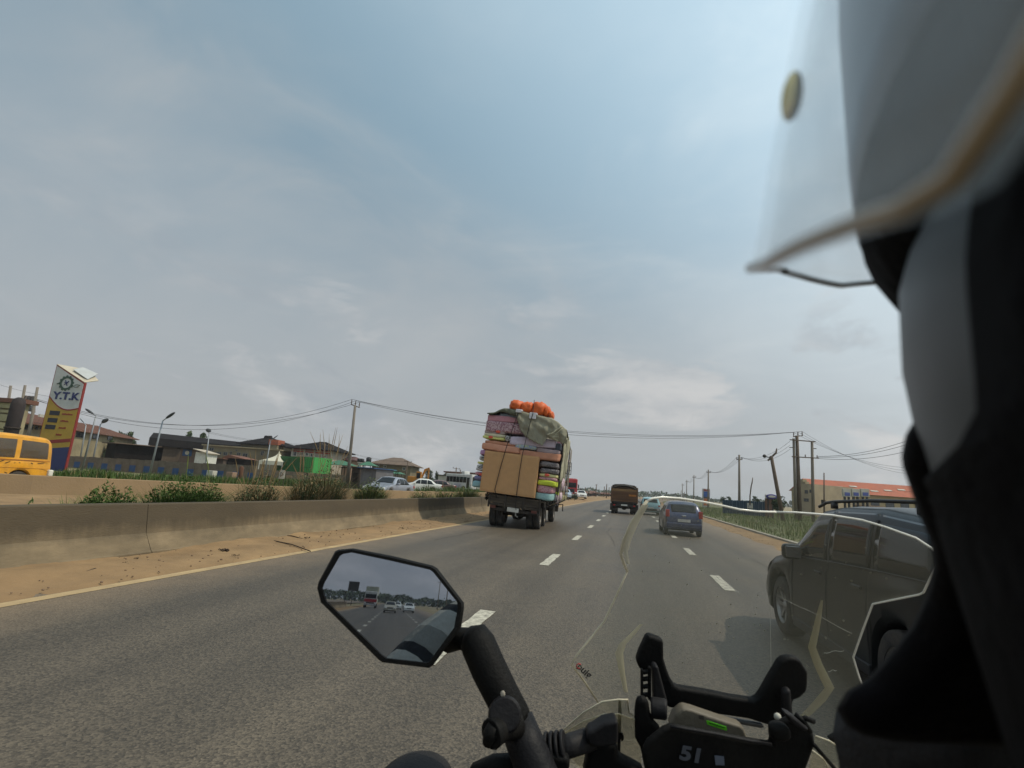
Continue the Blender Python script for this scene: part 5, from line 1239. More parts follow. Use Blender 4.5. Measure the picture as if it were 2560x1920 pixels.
f.wall(f.at(1990, 1221)[1], 10, cream_w, 0, f.at(2001, 1240)[0]-.02)
for (a, b_, t) in ((2001, 2008, 1198), (2008, 2014, 1204)): x0 = f.at(a, 1230)[0]; x1 = f.at(b_, 1230)[0]; MB().box(x0, x1-.01, -.01, 1, H_+.003, f.at((a+b_)/2, t)[1]).build('parapet_step', cream_w, f.root)
for r in ((2012, 1225, 2020, 1234), (2024, 1224, 2030, 1232), (1984, 1232, 1990, 1240), (2010, 1246, 2022, 1254)): f.window(f.rect(*r), darkf)
for k, (a, c_) in enumerate(((2108, 2128), (2130, 2150), (2153, 2174))):
    billboard(a, c_, 54, 1222, 1242, '%s of three blue and white posters in front of the orange-roofed warehouse' % ('leftmost', 'middle one', 'rightmost')[k], whitew, M('poster_blue', (.08, .10, .3), .6), 2)
f = Fac('blue_container_row', 'dark blue steel fence of site containers behind the right-hand grass', 'fence', 1806, 1916, 62, 58, .1)
n = 24; zt0, zt1 = f.at(1810, 1250)[1], f.at(1910, 1255)[1]; bluec2 = M('container_blue', (.018, .050, .085), .65, var=.2, scale=2, dirt=(.05, .06, .07), dscale=1)
for k in range(n): x = f.L*k/n; MB().box(x+.01, x+f.L/n-.04, 0-.04*(k % 2), .1, .1, lerp(zt0, zt1, k/n)+.02*(k % 3)).build('panel', bluec2, f.root)
x0, x1, z0, z1 = f.rect(1869, 1258, 1883, 1271); b_ = MB().box(x0, x1, -.12, -.06, z0, z1).build('notice', whitew, f.root); MB().box(x0+.15, x1-.15, -.13, -.12, lerp(z0, z1, .55), lerp(z0, z1, .62)).build('print_line', bluep2, b_); MB().box(x0+.15, x1-.4, -.13, -.12, lerp(z0, z1, .3), lerp(z0, z1, .36)).build('print_line', bluep2, b_)
f, x0, x1, z0, z1 = billboard(1915, 1938, 56, 1237, 1246, 'brown billboard with a white header and a blue oval, beside the leaning pole', whitew, whitew, 2)
MB().box(x0, x1-.2, .05, .3, .3, z0-.02).build('brown_panel', M('brown_panel', (.13, .07, .045), .8), f.root)
cz = (z0+z1)/2; mb = MB(); mb.sphere(((x0+x1)/2+.1, -.04, cz), 1, (.62, .04, .27), 20, 10); mb.build('blue_oval', M('oval_blue', (.05, .04, .22), .5), f.root, smooth=True)
mb = MB(); mb.sphere(((x0+x1)/2+.1, -.075, cz), 1, (.42, .02, .12), 16, 8); mb.build('oval_mark', whitew, f.root, smooth=True)
# Mobil pylon
f = Fac('fuel_pylon', 'far filling-station pylon lettered Mobil with blue and orange price bands', 'sign', 1758, 1775, 105, 105, 0)
zt_ = f.at(1766, 1222)[1]; Lw = f.L; dk = M('fuel_dark', (.04, .04, .045), .5)
MB().box(0, Lw, 0, .5, 0, zt_).build('body', M('fuel_grey', (.36, .35, .33), .5), f.root)
hb = [1229, 1231, 1237, 1240]; z1 = f.at(1766, 1229.5)[1]
text_mesh('Mobil', 1.0*Lw/2.3, M('mobil_red', (.30, .05, .05), .5), parent=f.root, depth=.02, bold=.02, matrix=Matrix.Translation((Lw/2, -.03, (zt_+z1)/2)) @ Matrix.Rotation(rad(90), 4, 'X') @ Matrix.Scale(.85, 4, (1, 0, 0)))
bl = M('fuel_blue', (.03, .09, .30), .5)
for k in range(4): zz = lerp(z1, .5, (k+.25)/8); MB().box(.1, Lw-.1, -.03, 0, zz-.22, zz+.10).build('blue_band', bl if k < 3 else dk, f.root)
for k in range(4): zz = lerp(z1, .5, (k+4.4)/8); MB().box(.1, Lw-.5, -.03, 0, zz-.22, zz+.12).build('orange_band', M('fuel_orange', (.42, .12, .03), .5), f.root)
MB().box(Lw-.45, Lw-.1, -.03, 0, .5, z1*.45).build('yellow_strip', M('fuel_yellow', (.5, .35, .05), .5), f.root)
# ------------------------------------------------------------------ poles, lamps, wires
conp = M('concrete_pole', (.23, .20, .165), .9, var=.2, scale=2, bump=.2, dirt=(.12, .10, .08), dscale=1)
woodp = M('wood_pole', (.13, .095, .07), .9, var=.25, scale=3, bump=.3)
steelp = M('galvanised', (.27, .29, .31), .5, metal=.4, var=.1, bump=0)
insm = M('insulator', (.16, .13, .12), .4)
wirem = M('wire', (.03, .03, .03), .7, bump=0)
def pole_between(name, label, pxt, pyt, pxb, Z, z0=0.0, r0=.17, r1=.11, mat=None, cat='utility pole', group=None, nseg=2):
    """pole whose foot stands at bearing pxb, distance Z, and whose top is seen at (pxt, pyt) on the plane of distance Z"""
    b_ = gp(pxb, Z, z0); t = CP(pxt, pyt, Z); r = empty(name, b_, 0, label, cat, group)
    MB().tube([Vector((0, 0, 0)).lerp(t-b_, k/nseg) for k in range(nseg+1)], [lerp(r0, r1, k/nseg) for k in range(nseg+1)], 10).build('shaft', mat or conp, r, smooth=True)
    return r, b_, t
def crossarm(r, b_, p0, p1, Z, h=.10, ins=3, insh=.3, up=1, name='crossarm', mat=None, dy=0):
    a, c = CP(*p0, Z)-b_, CP(*p1, Z)-b_; a.y += dy; c.y += dy
    o = MB().tube([a, c], h/2, 4).build(name, mat or woodp, r); tips = []
    for k in range(ins):
        t = .06+.88*k/max(1, ins-1) if ins > 1 else .5; q = a.lerp(c, t)
        MB().tube([q, q+Vector((0, 0, insh*up*.5)), q+Vector((0, 0, insh*up))], [.035, .06, .04], 6).build('insulator', insm, o); tips.append(b_+q+Vector((0, 0, insh*up)))
    return tips
def wire(p, q, sag, label, r=.016, group=None, n=22):
    p, q = Vector(p), Vector(q); pts = [p.lerp(q, i/n)-Vector((0, 0, sag*4*(i/n)*(1-i/n))) for i in range(n+1)]
    o = MB().tube(pts, r, 5, False).build('power_line', wirem, None, fixn=False); return tag(o, label, 'power line', group)
# tall pole left of the load
pm, bm_, tm = pole_between('utility_pole', 'tall pole with a three-pin crossarm standing alone left of the mattress load', 888, 1013, 871, 54, .3, .20, .12)
tM = crossarm(pm, bm_, (877, 1011), (899, 1019), 54, .12, 3, .55)
# three-pole frame on the right
fr = empty('pole_frame', gp(1998, 54, .05), 0, 'frame of three linked poles with crossarms, right of the leaning pole', 'utility pole'); fb = fr.location
for (pt, pb, r0, m_) in (((1984, 1096), 1989, .17, conp), ((1992, 1089), 1999, .22, woodp), ((2030, 1104), 2032, .18, conp)):
    a = gp(pb, 54, .05)-fb; t = CP(*pt, 54)-fb; MB().tube([a, a.lerp(t, .5), t], [r0, r0*.85, r0*.7], 10).build('pole', m_, fr, smooth=True)
tF = crossarm(fr, fb, (1983, 1092), (2007, 1089), 54, .12, 3, .45)
crossarm(fr, fb, (1973, 1100), (2037, 1105), 54, .14, 0, dy=-.25)
crossarm(fr, fb, (1978, 1142), (2045, 1146), 54, .14, 3, .3, dy=-.25)
crossarm(fr, fb, (1973, 1119), (1982, 1119), 54, .10, 0, dy=-.1); crossarm(fr, fb, (2031, 1121), (2040, 1122), 54, .10, 0, dy=-.1)
# left three-pole transformer frame
tfm = empty('transformer_frame', gp(63, 46, .3), 0, 'three thin poles with transformer and insulator racks left of the price pylon', 'transformer'); tb = tfm.location
for (pt, pb) in (((27, 964), 6), ((63, 963), 36), ((94, 968), 66)):
    a = gp(pb, 46, .3)-tb; t = CP(*pt, 46)-tb; MB().tube([a, a.lerp(t, .5), t], [.15, .13, .10], 10).build('pole', conp, tfm, smooth=True)
tT = crossarm(tfm, tb, (52, 1001), (93, 1008), 46, .12, 4, .35)
crossarm(tfm, tb, (46, 1022), (88, 1030), 46, .12, 4, .3)
a = CP(62, 1000, 46)-tb
for k in range(3): MB().obox(a+Vector((.25*k+.1, .1*k, .15)), (.2, .2, .5)).build('fuse', insm, tfm, bevel=.03)
a = CP(66, 1027, 46)-tb
MB().obox(a+Vector((0, .1, .25)), (.7, .5, .5)).build('transformer', M('transformer_grey', (.14, .14, .14), .5), tfm, bevel=.05)
# leaning pole, slim pole, crooked stick, receding row
lp_, lb2, lt2 = pole_between('utility_pole', 'dark wooden pole leaning left, with a broken crossarm at its top', 1928, 1140, 1957, 50, .05, .20, .15, woodp)
MB().tube([lt2-lb2+Vector((-.3, 0, -.45)), lt2-lb2+Vector((.45, 0, .35)), lt2-lb2+Vector((.5, 0, .75))], [.09, .09, .05], 8).build('crossarm', woodp, lp_)
MB().sphere(lt2-lb2+Vector((-.62, -.1, -.05)), .17, nu=10, nv=7).build('horn_speaker', darkf, lp_, smooth=True)
MB().tube([lt2-lb2+Vector((-.55, 0, -.05)), lt2-lb2+Vector((0, 0, -.2))], .04).build('bracket', darkf, lp_)
row = [(1848, 1137, 1848, 62, 'nearest and tallest straight pole of the receding row, in front of the blue fence', .17), (1771, 1174, 1770, 96, 'second straight pole of the receding row, beside the Mobil pylon', .17),
       (1735, 1188, 1734, 128, 'third straight pole of the receding row', .16), (1717, 1200, 1716, 165, 'fourth straight pole of the receding row', .16), (1706, 1209, 1706, 205, 'fifth and farthest pole of the receding row, standing in a close pair', .18), (1703, 1226, 1702, 215, 'short thick pole just left of the farthest pole of the row', .2)]
tips = []
for (a, b_, c_, Z, lb_, r0) in row:
    r, bb, tt = pole_between('utility_pole', 'concrete '+lb_ if False else lb_, a, b_, c_, Z, 0, r0, r0*.65, conp, group='poles receding along the right side of the road')
    w_ = 7*60/Z if b_ < 1226 else 0
    if w_: tips.append(crossarm(r, bb, (a-w_, b_+12*62/Z), (a+w_+1, b_+12*62/Z), Z, .12, 3, .3))
r, bb, tt = pole_between('crooked_pole', 'thin crooked stick of a pole in front of the blue fence', 1882, 1194, 1875, 55, .05, .07, .04, woodp, 'pole')
bpy.data.objects.remove(r.children[0])
MB().tube([CP(1875, 1262, 55)-bb, CP(1875, 1240, 55)-bb, CP(1878, 1215, 55)-bb, CP(1880, 1208, 55)-bb, CP(1882, 1194, 55)-bb], [.07, .065, .06, .06, .035], 8).build('shaft', woodp, r, smooth=True)
r, bb, tt = pole_between('utility_pole', 'thin dark pole in front of the orange-roofed warehouse', 2060, 1182, 2059, 52, .05, .09, .05, woodp)
MB().obox(Vector((0, 0, (tt-bb).z*.42)), (.3, .3, .5)).build('switch_box', darkf, r)
for (a, b_, c_, Z, lb_) in ((813, 1110, 804, 74, 'small pole with a double crossarm in front of the red-trimmed house'), (1020, 1152, 1011, 84, 'small pole beside the brown hipped roof'), (1141, 1169, 1138, 92, 'small pole with a crossarm above the bus'), (1151, 1174, 1150, 110, 'very thin pole right of the pole above the bus')):
    r, bb, tt = pole_between('utility_pole', lb_, a, b_, c_, Z, .2, .12, .08, woodp); s_ = 9 if 'thin' not in lb_ else 2
    crossarm(r, bb, (a-s_, b_+1), (a+s_, b_+3+s_*.1), Z, .1, 3 if s_ > 3 else 0, .2)
for (a, b_, Z, lb_) in ((1491, 1211, 150, 'thin far pole with a crossarm left of the tipper'), (1517, 1210, 140, 'thickest far pole just left of the tipper'), (1511, 1216, 170, 'short far pole beside the thickest far pole'), (1523, 1218, 180, 'far pole touching the left edge of the tipper'), (1464, 1218, 165, 'faint far pole between the two small billboards'), (1447, 1219, 160, 'faint far pole left of the small dark billboard'), (1711, 1230, 190, 'short far pole between the fourth and fifth row poles')):
    r, bb, tt = pole_between('utility_pole', lb_, a, b_, a-1, Z, 0, .15, .11, woodp)
    if a == 1491: crossarm(r, bb, (a-3, b_+1), (a+3, b_+1.5), Z, .14, 0)
# wires
WG = 'wires of the span across the road'
for k, lb_ in enumerate(('left pin', 'centre pin', 'right pin')):
    wire(tM[k], tF[k], (1.75, 1.6, 1.95)[k], 'road-crossing wire from the %s of the tall left pole to the pole frame' % lb_, group=WG)
    wire(tT[k+1], tM[k], (2.6, 2.9, 2.4)[k], 'sagging wire from the transformer frame to the %s of the tall left pole' % lb_, group='wires from the transformer frame')
    wire(tF[k], CP(2330, 1168+10*k, 60), 1.2, 'wire running down right from the pole frame, %s one' % ('upper', 'middle', 'lower')[k], .013, group='wires right of the pole frame')
for k, (y0_, y1_) in enumerate(((1141, 1082), (1143, 1093), (1146, 1114))):
    wire(CP(2045, y0_, 54), CP(2330, y1_-4, 50), .6, 'wire rising right from the lower crossarm of the pole frame, %s one' % ('upper', 'middle', 'lower')[k], .02, group='rising wires right of the pole frame')
for k in range(3):
    wire(tips[0][k], CP(1975, 1103+10*k, 54), .8, 'wire from the nearest row pole to the pole frame, %s one' % ('upper', 'middle', 'lower')[k], .013, group='wires left of the pole frame')
    for q in range(4): wire(tips[q][k], tips[q+1][k], .9, '%s wire in span %s of the receding pole row' % (('left', 'centre', 'right')[k], ('one', 'two', 'three', 'four')[q]), .014, group='wires along the receding pole row')
for k in range(2):
    wire(CP(520, 1079+3*k, 80), CP(813, 1112+2*k, 74), .5, '%s thin wire running down to the small double-crossarm pole' % ('upper', 'lower')[k], .014)
    wire(CP(820, 1112+2*k, 74), CP(1019, 1153+2*k, 84), .6, '%s thin wire between the small double-crossarm pole and the next' % ('upper', 'lower')[k], .012)
wire(CP(207, 1000, 60), CP(0, 962, 60), .3, 'thin wire passing behind the price pylon', .014)
wire(CP(2260, 1230, 60), CP(2360, 1208, 56), .2, 'short thin wire above the roof of the orange-roofed warehouse', .014)
# street lamps with long flat heads
lampd = M('lamp_head', (.05, .055, .06), .5)
def lamp(pt, pb, head, Z, label, rh=.13):
    b_ = gp(pb, Z, .3); t = CP(*pt, Z); r = empty('street_lamp', b_, 0, label, 'street lamp', 'street lamps of the filling station')
    MB().tube([Vector((0, 0, 0)), (t-b_)*.5, t-b_], [.09, .08, .055], 8).build('pole', steelp, r, smooth=True)
    h0 = t-b_; h1 = CP(*head, Z)-b_; d = h1-h0
    MB().tube([h0, h0+d*.35], .045, 8).build('arm', steelp, r)
    mb = MB(); rows = []
    for i in range(9):
        u = i/8; w_ = rh*math.sin(math.pi*min(1, .12+u*.88))**.5; c_ = h0+d*(.30+.70*u); n = d.normalized().cross(Vector((0, 1, 0))).normalized()
        rows.append([c_+Vector((0, 1, 0))*w_*1.3*math.cos(a)+n*w_*(.75)*math.sin(a) for a in np.linspace(0, 2*math.pi, 10, endpoint=False)])
    mb.grid(rows, 0, True); mb.f += [tuple(range(10)), tuple(range(80, 90))]; mb.mi += [0, 0]
    mb.build('lamp_head', lampd, r, smooth=True)
lamp((240, 1040), 212, (213, 1021), 48, 'street lamp right of the price pylon with its head pointing left')
lamp((251, 1061), 234, (270, 1046), 58, 'street lamp with an upturned oval head, second right of the price pylon', .22)
lamp((215, 1063), 203, (199, 1045), 66, 'thin street lamp nearest the right edge of the price pylon', .06)
lamp((407, 1052), 380, (438, 1030), 46, 'largest street lamp, with a long arm pointing right, in front of the dark shack')
lamp((523, 1084), 515, (520, 1071), 62, 'street lamp with a round dark head beside the beige block', .28)
lamp((676, 1102), 663, (695, 1088), 64, 'street lamp in front of the white tent with a thin arm pointing right', .07)

# ------------------------------------------------------------------ plants
def leafmat(name, col, var=.35):
    m = M(name, col, .7, var=var, scale=2.5, bump=0, spec=.25); b = principled(m); b.inputs['Subsurface Weight'].default_value = 0
    return m
gA = leafmat('weed_green', (.045, .085, .014)); gB = leafmat('weed_light', (.13, .17, .035)); gC = leafmat('weed_dry', (.22, .15, .07)); gD = leafmat('tree_leaf', (.030, .050, .018)); gE = leafmat('tree_leaf_olive', (.055, .075, .028)); gF = leafmat('grass_green', (.055, .095, .014)); gG = leafmat('seed_head', (.20, .13, .10))
def blades(n, R, H_, lean, wid, seed, zf=None, spread=1.0):
    """curved grass blades rooted in a disc; returns MB with 2-3 quads each"""
    rg = np.random.default_rng(seed); mb = MB()
    for i in range(n):
        a = rg.uniform(0, 2*math.pi); q = R*math.sqrt(rg.random()); x, y = q*math.cos(a), q*math.sin(a)*spread; h = H_*rg.uniform(.45, 1.0)*(1-.35*q/max(R, .01)); la = rg.uniform(0, 2*math.pi) if rg.random() < .4 else a; ln = lean*rg.uniform(.3, 1.2)*h
        dx, dy = math.cos(la), math.sin(la); w_ = wid*rg.uniform(.6, 1.3); px, py = -dy*w_, dx*w_
        pa = [Vector((x+dx*ln*t*t, y+dy*ln*t*t, h*(t-.22*lean*t*t))) for t in (0, .4, .75, 1)]
        vs = []
        for k, p in enumerate(pa[:-1]): f_ = (1, .85, .5)[k]; vs += [p+Vector((px, py, 0))*f_, p-Vector((px, py, 0))*f_]
        vs.append(pa[-1]); mb.add(vs, [(0, 1, 3, 2), (2, 3, 5, 4), (4, 5, 6)], 1 if rg.random() < .3 else (2 if rg.random() < .12 else 0))
    return mb
def weed(name, label, x, y, z, R, H_, n=260, mats=None, lean=.6, wid=.012, leafy=False, seeds=0, group='weeds growing behind the near barrier', seed=None):
    seed = seed if seed is not None else random.randrange(9999)
    mb = blades(n, R, H_, lean, wid, seed); ms = mats or [gA, gB, gC]; rg = np.random.default_rng(seed+1)
    if leafy:
        for k in range(int(n*1.0)):
            a = rg.uniform(0, 2*math.pi); q = R*rg.random()**.5; h = H_*rg.uniform(.08, .95)*(1-.4*q/R); c_ = Vector((q*math.cos(a), q*math.sin(a), h)); d1 = Vector(rg.normal(size=3)).normalized()*rg.uniform(.025, .06); d2 = Vector(rg.normal(size=3)).normalized()*rg.uniform(.008, .022)
            mb.add([c_-d1, c_+d2, c_+d1, c_-d2], [(0, 1, 2, 3)], int(rg.random() < .35))
    for k in range(seeds):
        a = rg.uniform(0, 2*math.pi); q = R*.6*rg.random(); la = rg.uniform(-1, 1)*.6; h = H_*rg.uniform(.95, 1.35); b0 = Vector((q*math.cos(a), q*math.sin(a), 0)); d = Vector((math.cos(a)*la, math.sin(a)*.2+la, 0))*h*.5
        pts = [b0+Vector((0, 0, h))*t+d*t*t for t in (0, .4, .7, .85, 1)]; mb.tube(pts, [.004, .0035, .005, .010, .002], 4, True, 2)
    o = mb.build('foliage' if False else name, ms, None, fixn=False, loc=(x, y, z)); return tag(o, label, 'weeds', group)
bx_ = -8.75
def wy_at(px, X=bx_): p = AX(px, 1250, X); return p.y
W = [(262, .35, .75, 260, False, 0, 'green weed clump third of the way along the near barrier, leftmost big one'), (300, .45, 1.00, 420, True, 0, 'dark green bushy weed right of the leftmost big clump'), (338, .30, .85, 220, True, 0, 'tall narrow weed left of the gap in the weeds'),
     (100, .25, .35, 120, True, 0, 'small low weed near the left frame edge behind the barrier'), (185, .12, .62, 60, True, 0, 'single thin weed left of the big green clumps'), (40, .3, .25, 70, False, 0, 'low weed tuft at the far left behind the barrier'),
     (448, .5, .72, 360, False, 0, 'arching grassy clump left of the tallest green bush'), (500, .5, 1.02, 620, True, 2, 'tall dense green bush of weeds near the middle of the barrier'), (550, .45, .90, 480, True, 2, 'dense green weeds right of the tallest green bush'),
     (640, .35, .85, 200, False, 16, 'brown arching reeds with seed heads, leftmost of the dry group'), (690, .55, 1.15, 460, True, 26, 'tall dark reeds with brown seed heads in front of the notice board'), 
     (795, .5, 1.1, 420, True, 18, 'mixed green and dry weeds left of the tall pole'), (850, .6, 1.2, 480, True, 24, 'tall dry weeds at the foot of the tall pole'), (958, .55, .72, 620, True, 0, 'round dark green bush in front of the silver saloon'),
     (1010, .2, .25, 50, False, 0, 'small tuft below the silver saloon'), (1085, .5, .55, 320, True, 0, 'low green weeds on the sand between the saloon and the load'), (1140, .5, .5, 260, False, 2, 'sparse brownish weeds behind the barrier shadow'), (1200, .6, .8, 460, True, 0, 'dark green weeds right behind the lorry platform')]
for (px, R, H_, n, leafy, seeds, lb_) in W:
    y = wy_at(px); k = 1+max(0, (y-8)/26)
    weed('weed_clump', lb_, bx_-R*.7*k, y, .22, R*k*.66, (.56+H_*.74)*(1+.12*math.sin(px))*(1.0+.22*max(0, min(10, y-8)/5)), int(n*2.4), ([gE, gC, gC] if seeds > 8 else ([gA, gF, gB] if px < 620 else [gE, gB, gC])), .62, .0085*k, n > 100, seeds//2)
weed('grass_tuft', 'small light green tuft on the sand bulge at the barrier toe', G(685, 1332, .1).x, G(685, 1332, .1).y, .06, .22, .16, 140, [gB, gF, gB], .8, .007, False, 0, None)
# grass masses
def grass_field(name, label, pts, n, H_, wid, mats, zf, seed=3):
    rg = np.random.default_rng(seed); P_ = pts(rg, n); k = len(P_); h = H_*rg.uniform(.4, 1.1, k); a = rg.uniform(0, 2*math.pi, k); l = h*rg.uniform(.1, .7, k); wd = wid*rg.uniform(.6, 1.4, k)
    clump = np.array([noise.noise(Vector((p[0]*.5, p[1]*.5, seed)))+.5*noise.noise(Vector((p[0]*2, p[1]*2, seed))) for p in P_]); h *= np.clip(1+1.1*clump, .25, 2.2)
    x, y = P_[:, 0], P_[:, 1]; z = np.array([zf(p[0], p[1]) for p in P_])-.02; dx, dy = np.cos(a), np.sin(a)
    v = np.empty((k, 5, 3)); v[:, 0] = np.c_[x-dy*wd, y+dx*wd, z]; v[:, 1] = np.c_[x+dy*wd, y-dx*wd, z]
    v[:, 2] = np.c_[x+dx*l*.4+dy*wd*.7, y+dy*l*.4-dx*wd*.7, z+h*.6]; v[:, 3] = np.c_[x+dx*l*.4-dy*wd*.7, y+dy*l*.4+dx*wd*.7, z+h*.6]; v[:, 4] = np.c_[x+dx*l, y+dy*l, z+h]
    me = bpy.data.meshes.new(name); me.vertices.add(k*5); me.vertices.foreach_set('co', v.ravel()); me.loops.add(k*7); me.polygons.add(k*2)
    base = (np.arange(k)*5)[:, None]; li = np.concatenate([base+np.array([0, 1, 2, 3]), base+np.array([3, 2, 4])], 1).ravel(); me.loops.foreach_set('vertex_index', li)
    st = (np.arange(k)*7)[:, None]+np.array([0, 4]); me.polygons.foreach_set('loop_start', st.ravel()); me.polygons.foreach_set('loop_total', np.tile([4, 3], k))
    for m in mats: me.materials.append(m)
    me.polygons.foreach_set('material_index', np.repeat(np.where(clump+rg.normal(0, .3, k) > .35, 1, np.where(rg.random(k) < .12, 2, 0)), 2)); me.update(); me.validate()
    o = bpy.data.objects.new(name, me); C.objects.link(o); return tag(o, kind='stuff', label=label, cat='grass')
def near_bias(x0, x1, y0, y1, p=2.0):
    def f(rg, n): u = rg.random(n)**p; y = y0+(y1-y0)*u; x = rg.uniform(x0, x1, n); return np.c_[x+np.array([bend(q) for q in y]), y]
    return f
grass_field('verge_grass', 'green grass covering the bank right of the kerb', near_bias(6.95, 26, 9, 110, 1.8), 52000, .30, .011, [gF, gB, gC], bank_h)
grass_field('forecourt_grass', 'green grass on the far side of the opposite carriageway', near_bias(-33, -28.3, 2, 70, 1.2), 36000, .55, .02, [gF, gA, gC], lambda x, y: .28, 5)
grass_field('median_grass', 'rough green grass on the median between the silver saloon and the load', lambda rg, n: np.c_[rg.uniform(-17, -13.1, n), rg.uniform(37, 60, n)], 14000, .75, .022, [gF, gA, gC], lambda x, y: .25, 6)
grass_field('median_tufts', 'scattered short weeds on the median sand', near_bias(-13, -8.9, 5, 45, 1.2), 2600, .22, .009, [gF, gB, gC], lambda x, y: .25, 8)
# trees
def tree(name, label, px, Z, pyt, wpx, seed, mats=(None, None), z0=.2, trunk=.4, shape=1.0, cat='tree', n=900, low=.35):
    b_ = gp(px, Z, z0); r = empty(name, b_, 0, label, cat); H_ = (CP(px, pyt, Z).z-z0); wd = wpx/1300*Z/2; rg = np.random.default_rng(seed); mb = MB()
    lobes = [(rg.normal(0, .42, 3)*np.array([wd, wd, H_*.22*shape])+np.array([0, 0, H_*lerp(low, 1, .52)]), rg.uniform(.28, .5)) for _ in range(9)]
    ls = max(.05, H_*.045)
    for k in range(n):
        c_, q = lobes[rg.integers(9)]; d = rg.normal(size=3); d /= np.linalg.norm(d); p = Vector(c_+d*np.array([wd, wd, H_*(1-low)*.5])*q*rg.uniform(.55, 1.08)*1.3)
        if p.z > H_: p.z = H_-rg.random()*.3
        d1 = Vector(rg.normal(size=3)).normalized()*ls*rg.uniform(.6, 1.5); d2 = Vector(rg.normal(size=3)).normalized()*ls*rg.uniform(.3, .8)
        mb.add([p-d1, p+d2, p+d1, p-d2], [(0, 1, 2, 3)], int(rg.random() < .35))
    mb.build('crown', [mats[0] or gD, mats[1] or gE], r, fixn=False)
    t = MB(); t.tube([(0, 0, 0), (.05, 0, H_*.3), (0, .05, H_*.6)], [H_*.035, H_*.025, H_*.012], 8)
    for k in range(4): a = k*1.7; t.tube([(0, 0, H_*.3), (math.cos(a)*wd*.5, math.sin(a)*wd*.5, H_*.65)], [H_*.015, H_*.006], 6)
    t.build('trunk', woodp, r); return r
tree('tree', 'dark tree between the cream house and the dark shed, left one', 288, 92, 1079, 22, 1); tree('tree', 'dark tree between the cream house and the dark shed, right one', 312, 92, 1078, 24, 2)
tree('tree', 'small palm-like green tree above the dark shed roof, left one', 459, 110, 1078, 18, 3, (gE, gA)); tree('tree', 'green tree above the dark shed roof, right one', 499, 108, 1076, 30, 4, (gE, gA))
tree('tree', 'green bush at the corner of the long cream house', 270, 80, 1094, 26, 14, (gE, gA), low=.1, cat='bush')
for (px, Z, pyt, w_, lb_) in ((1073, 100, 1172, 24, 'dark tree right behind the excavator'), (1092, 110, 1177, 12, 'small dark tree between the excavator and the bus'), (1040, 105, 1168, 20, 'dark tree behind the excavator boom'), (1143, 100, 1181, 34, 'dark tree behind the bus roof'), (1110, 120, 1178, 14, 'pale green tree above the whitewashed building')): tree('tree', lb_, px, Z, pyt, w_, px, n=500)
tree('tree', 'bushy tree at the foot of the leaning pole', 1944, 53, 1240, 32, 31, (gD, gE), 0, low=.2, n=1100)
tree('bush', 'round dark clipped bush on the far median, right of the red lorry', 1437, 76, 1232, 15, 32, (gD, gD), 0, low=.0, cat='bush', n=700)
for (px, Z, pyt, w_, lb_) in ((1808, 80, 1242, 16, 'palm tuft above the left end of the blue fence'), (1822, 82, 1242, 12, 'second palm tuft above the left end of the blue fence'), (1887, 85, 1241, 12, 'small palm behind the blue fence near the crooked pole'), (1895, 90, 1247, 10, 'low bush behind the right part of the blue fence')): tree('tree', lb_, px, Z, pyt, w_, px, n=260, low=.7)
for k in range(14):
    px = 1600+k*14; tree('tree', 'far tree number %s from the left on the right-hand skyline' % ORD[k], px, 230+10*(k % 4), 1237+.07*(px-1575)-5-(k*5 % 4), 18, 100+k, n=160, low=.1, z0=0) if True else None
for k in range(6):
    px = 1456+k*13; tree('tree', 'far tree number %s from the left on the skyline beside the tipper' % ORD[k], px, 210+10*(k % 3), 1229+.07*(px-1450)-(k*3 % 3), 15, 200+k, n=140, low=.1, z0=0)
# distant tree belts that close the horizon, ahead and behind
def belt(name, label, x0, x1, y0, y1, n, H_, seed):
    rg = np.random.default_rng(seed); mb = MB()
    for k in range(n):
        x = rg.uniform(x0, x1); y = rg.uniform(y0, y1); h = H_*(.55+.45*noise.noise(Vector((x*.02, seed, 0)))+.25*noise.noise(Vector((x*.11, seed, 3)))); p = Vector((x, y, max(.2, h)*rg.random()**.7)); s_ = H_*.16
        d1 = Vector(rg.normal(size=3)).normalized()*s_*rg.uniform(.6, 1.4); d2 = Vector(rg.normal(size=3)).normalized()*s_*rg.uniform(.5, 1); mb.add([p-d1, p+d2, p+d1, p-d2], [(0, 1, 2, 3)], int(rg.random() < .35))
    tag(mb.build(name, [gD, gE], None, fixn=False), label, 'trees', kind='stuff')
belt('far_trees', 'hazy line of distant trees and roofs on the horizon ahead', -260, 420, 420, 470, 9000, 6.5, 1)
belt('far_trees', 'distant tree line closing the road behind us', -260, 260, -400, -370, 7000, 9, 2)
# litter on the left verge
twig = M('dry_twig', (.035, .022, .015), .9); lit = random.Random(5)
def debris(px, py, s_, label, mat, n=14):
    p = G(px, py, .05); mb = MB()
    for k in range(n):
        a = lit.uniform(0, 6.28); q = Vector((lit.gauss(0, s_*.5), lit.gauss(0, s_*.35), lit.uniform(.0, s_*.18))); d = Vector((math.cos(a), math.sin(a), lit.uniform(-.2, .3)))*s_*lit.uniform(.3, .8); mb.tube([q-d*.5, q+Vector((0, 0, .02)), q+d*.5], s_*.05, 5)
    o = mb.build('debris', mat, None, loc=p); tag(o, label, 'debris', 'litter on the left verge')
debris(562, 1378, .12, 'darkest tangle of twigs on the sand below the barrier', twig, 26); debris(590, 1390, .07, 'small curl of twigs just right of and below the dark tangle', twig, 8); debris(312, 1412, .09, 'dark rag on the sand near the left frame edge', twig, 14); debris(342, 1398, .05, 'small twig heap above the dark rag', twig, 6)
debris(770, 1346, .10, 'pair of dark scraps on the sand nearest the mirror', twig, 8); debris(1010, 1322, .12, 'dark loop of debris near the barrier shadow', twig, 7)
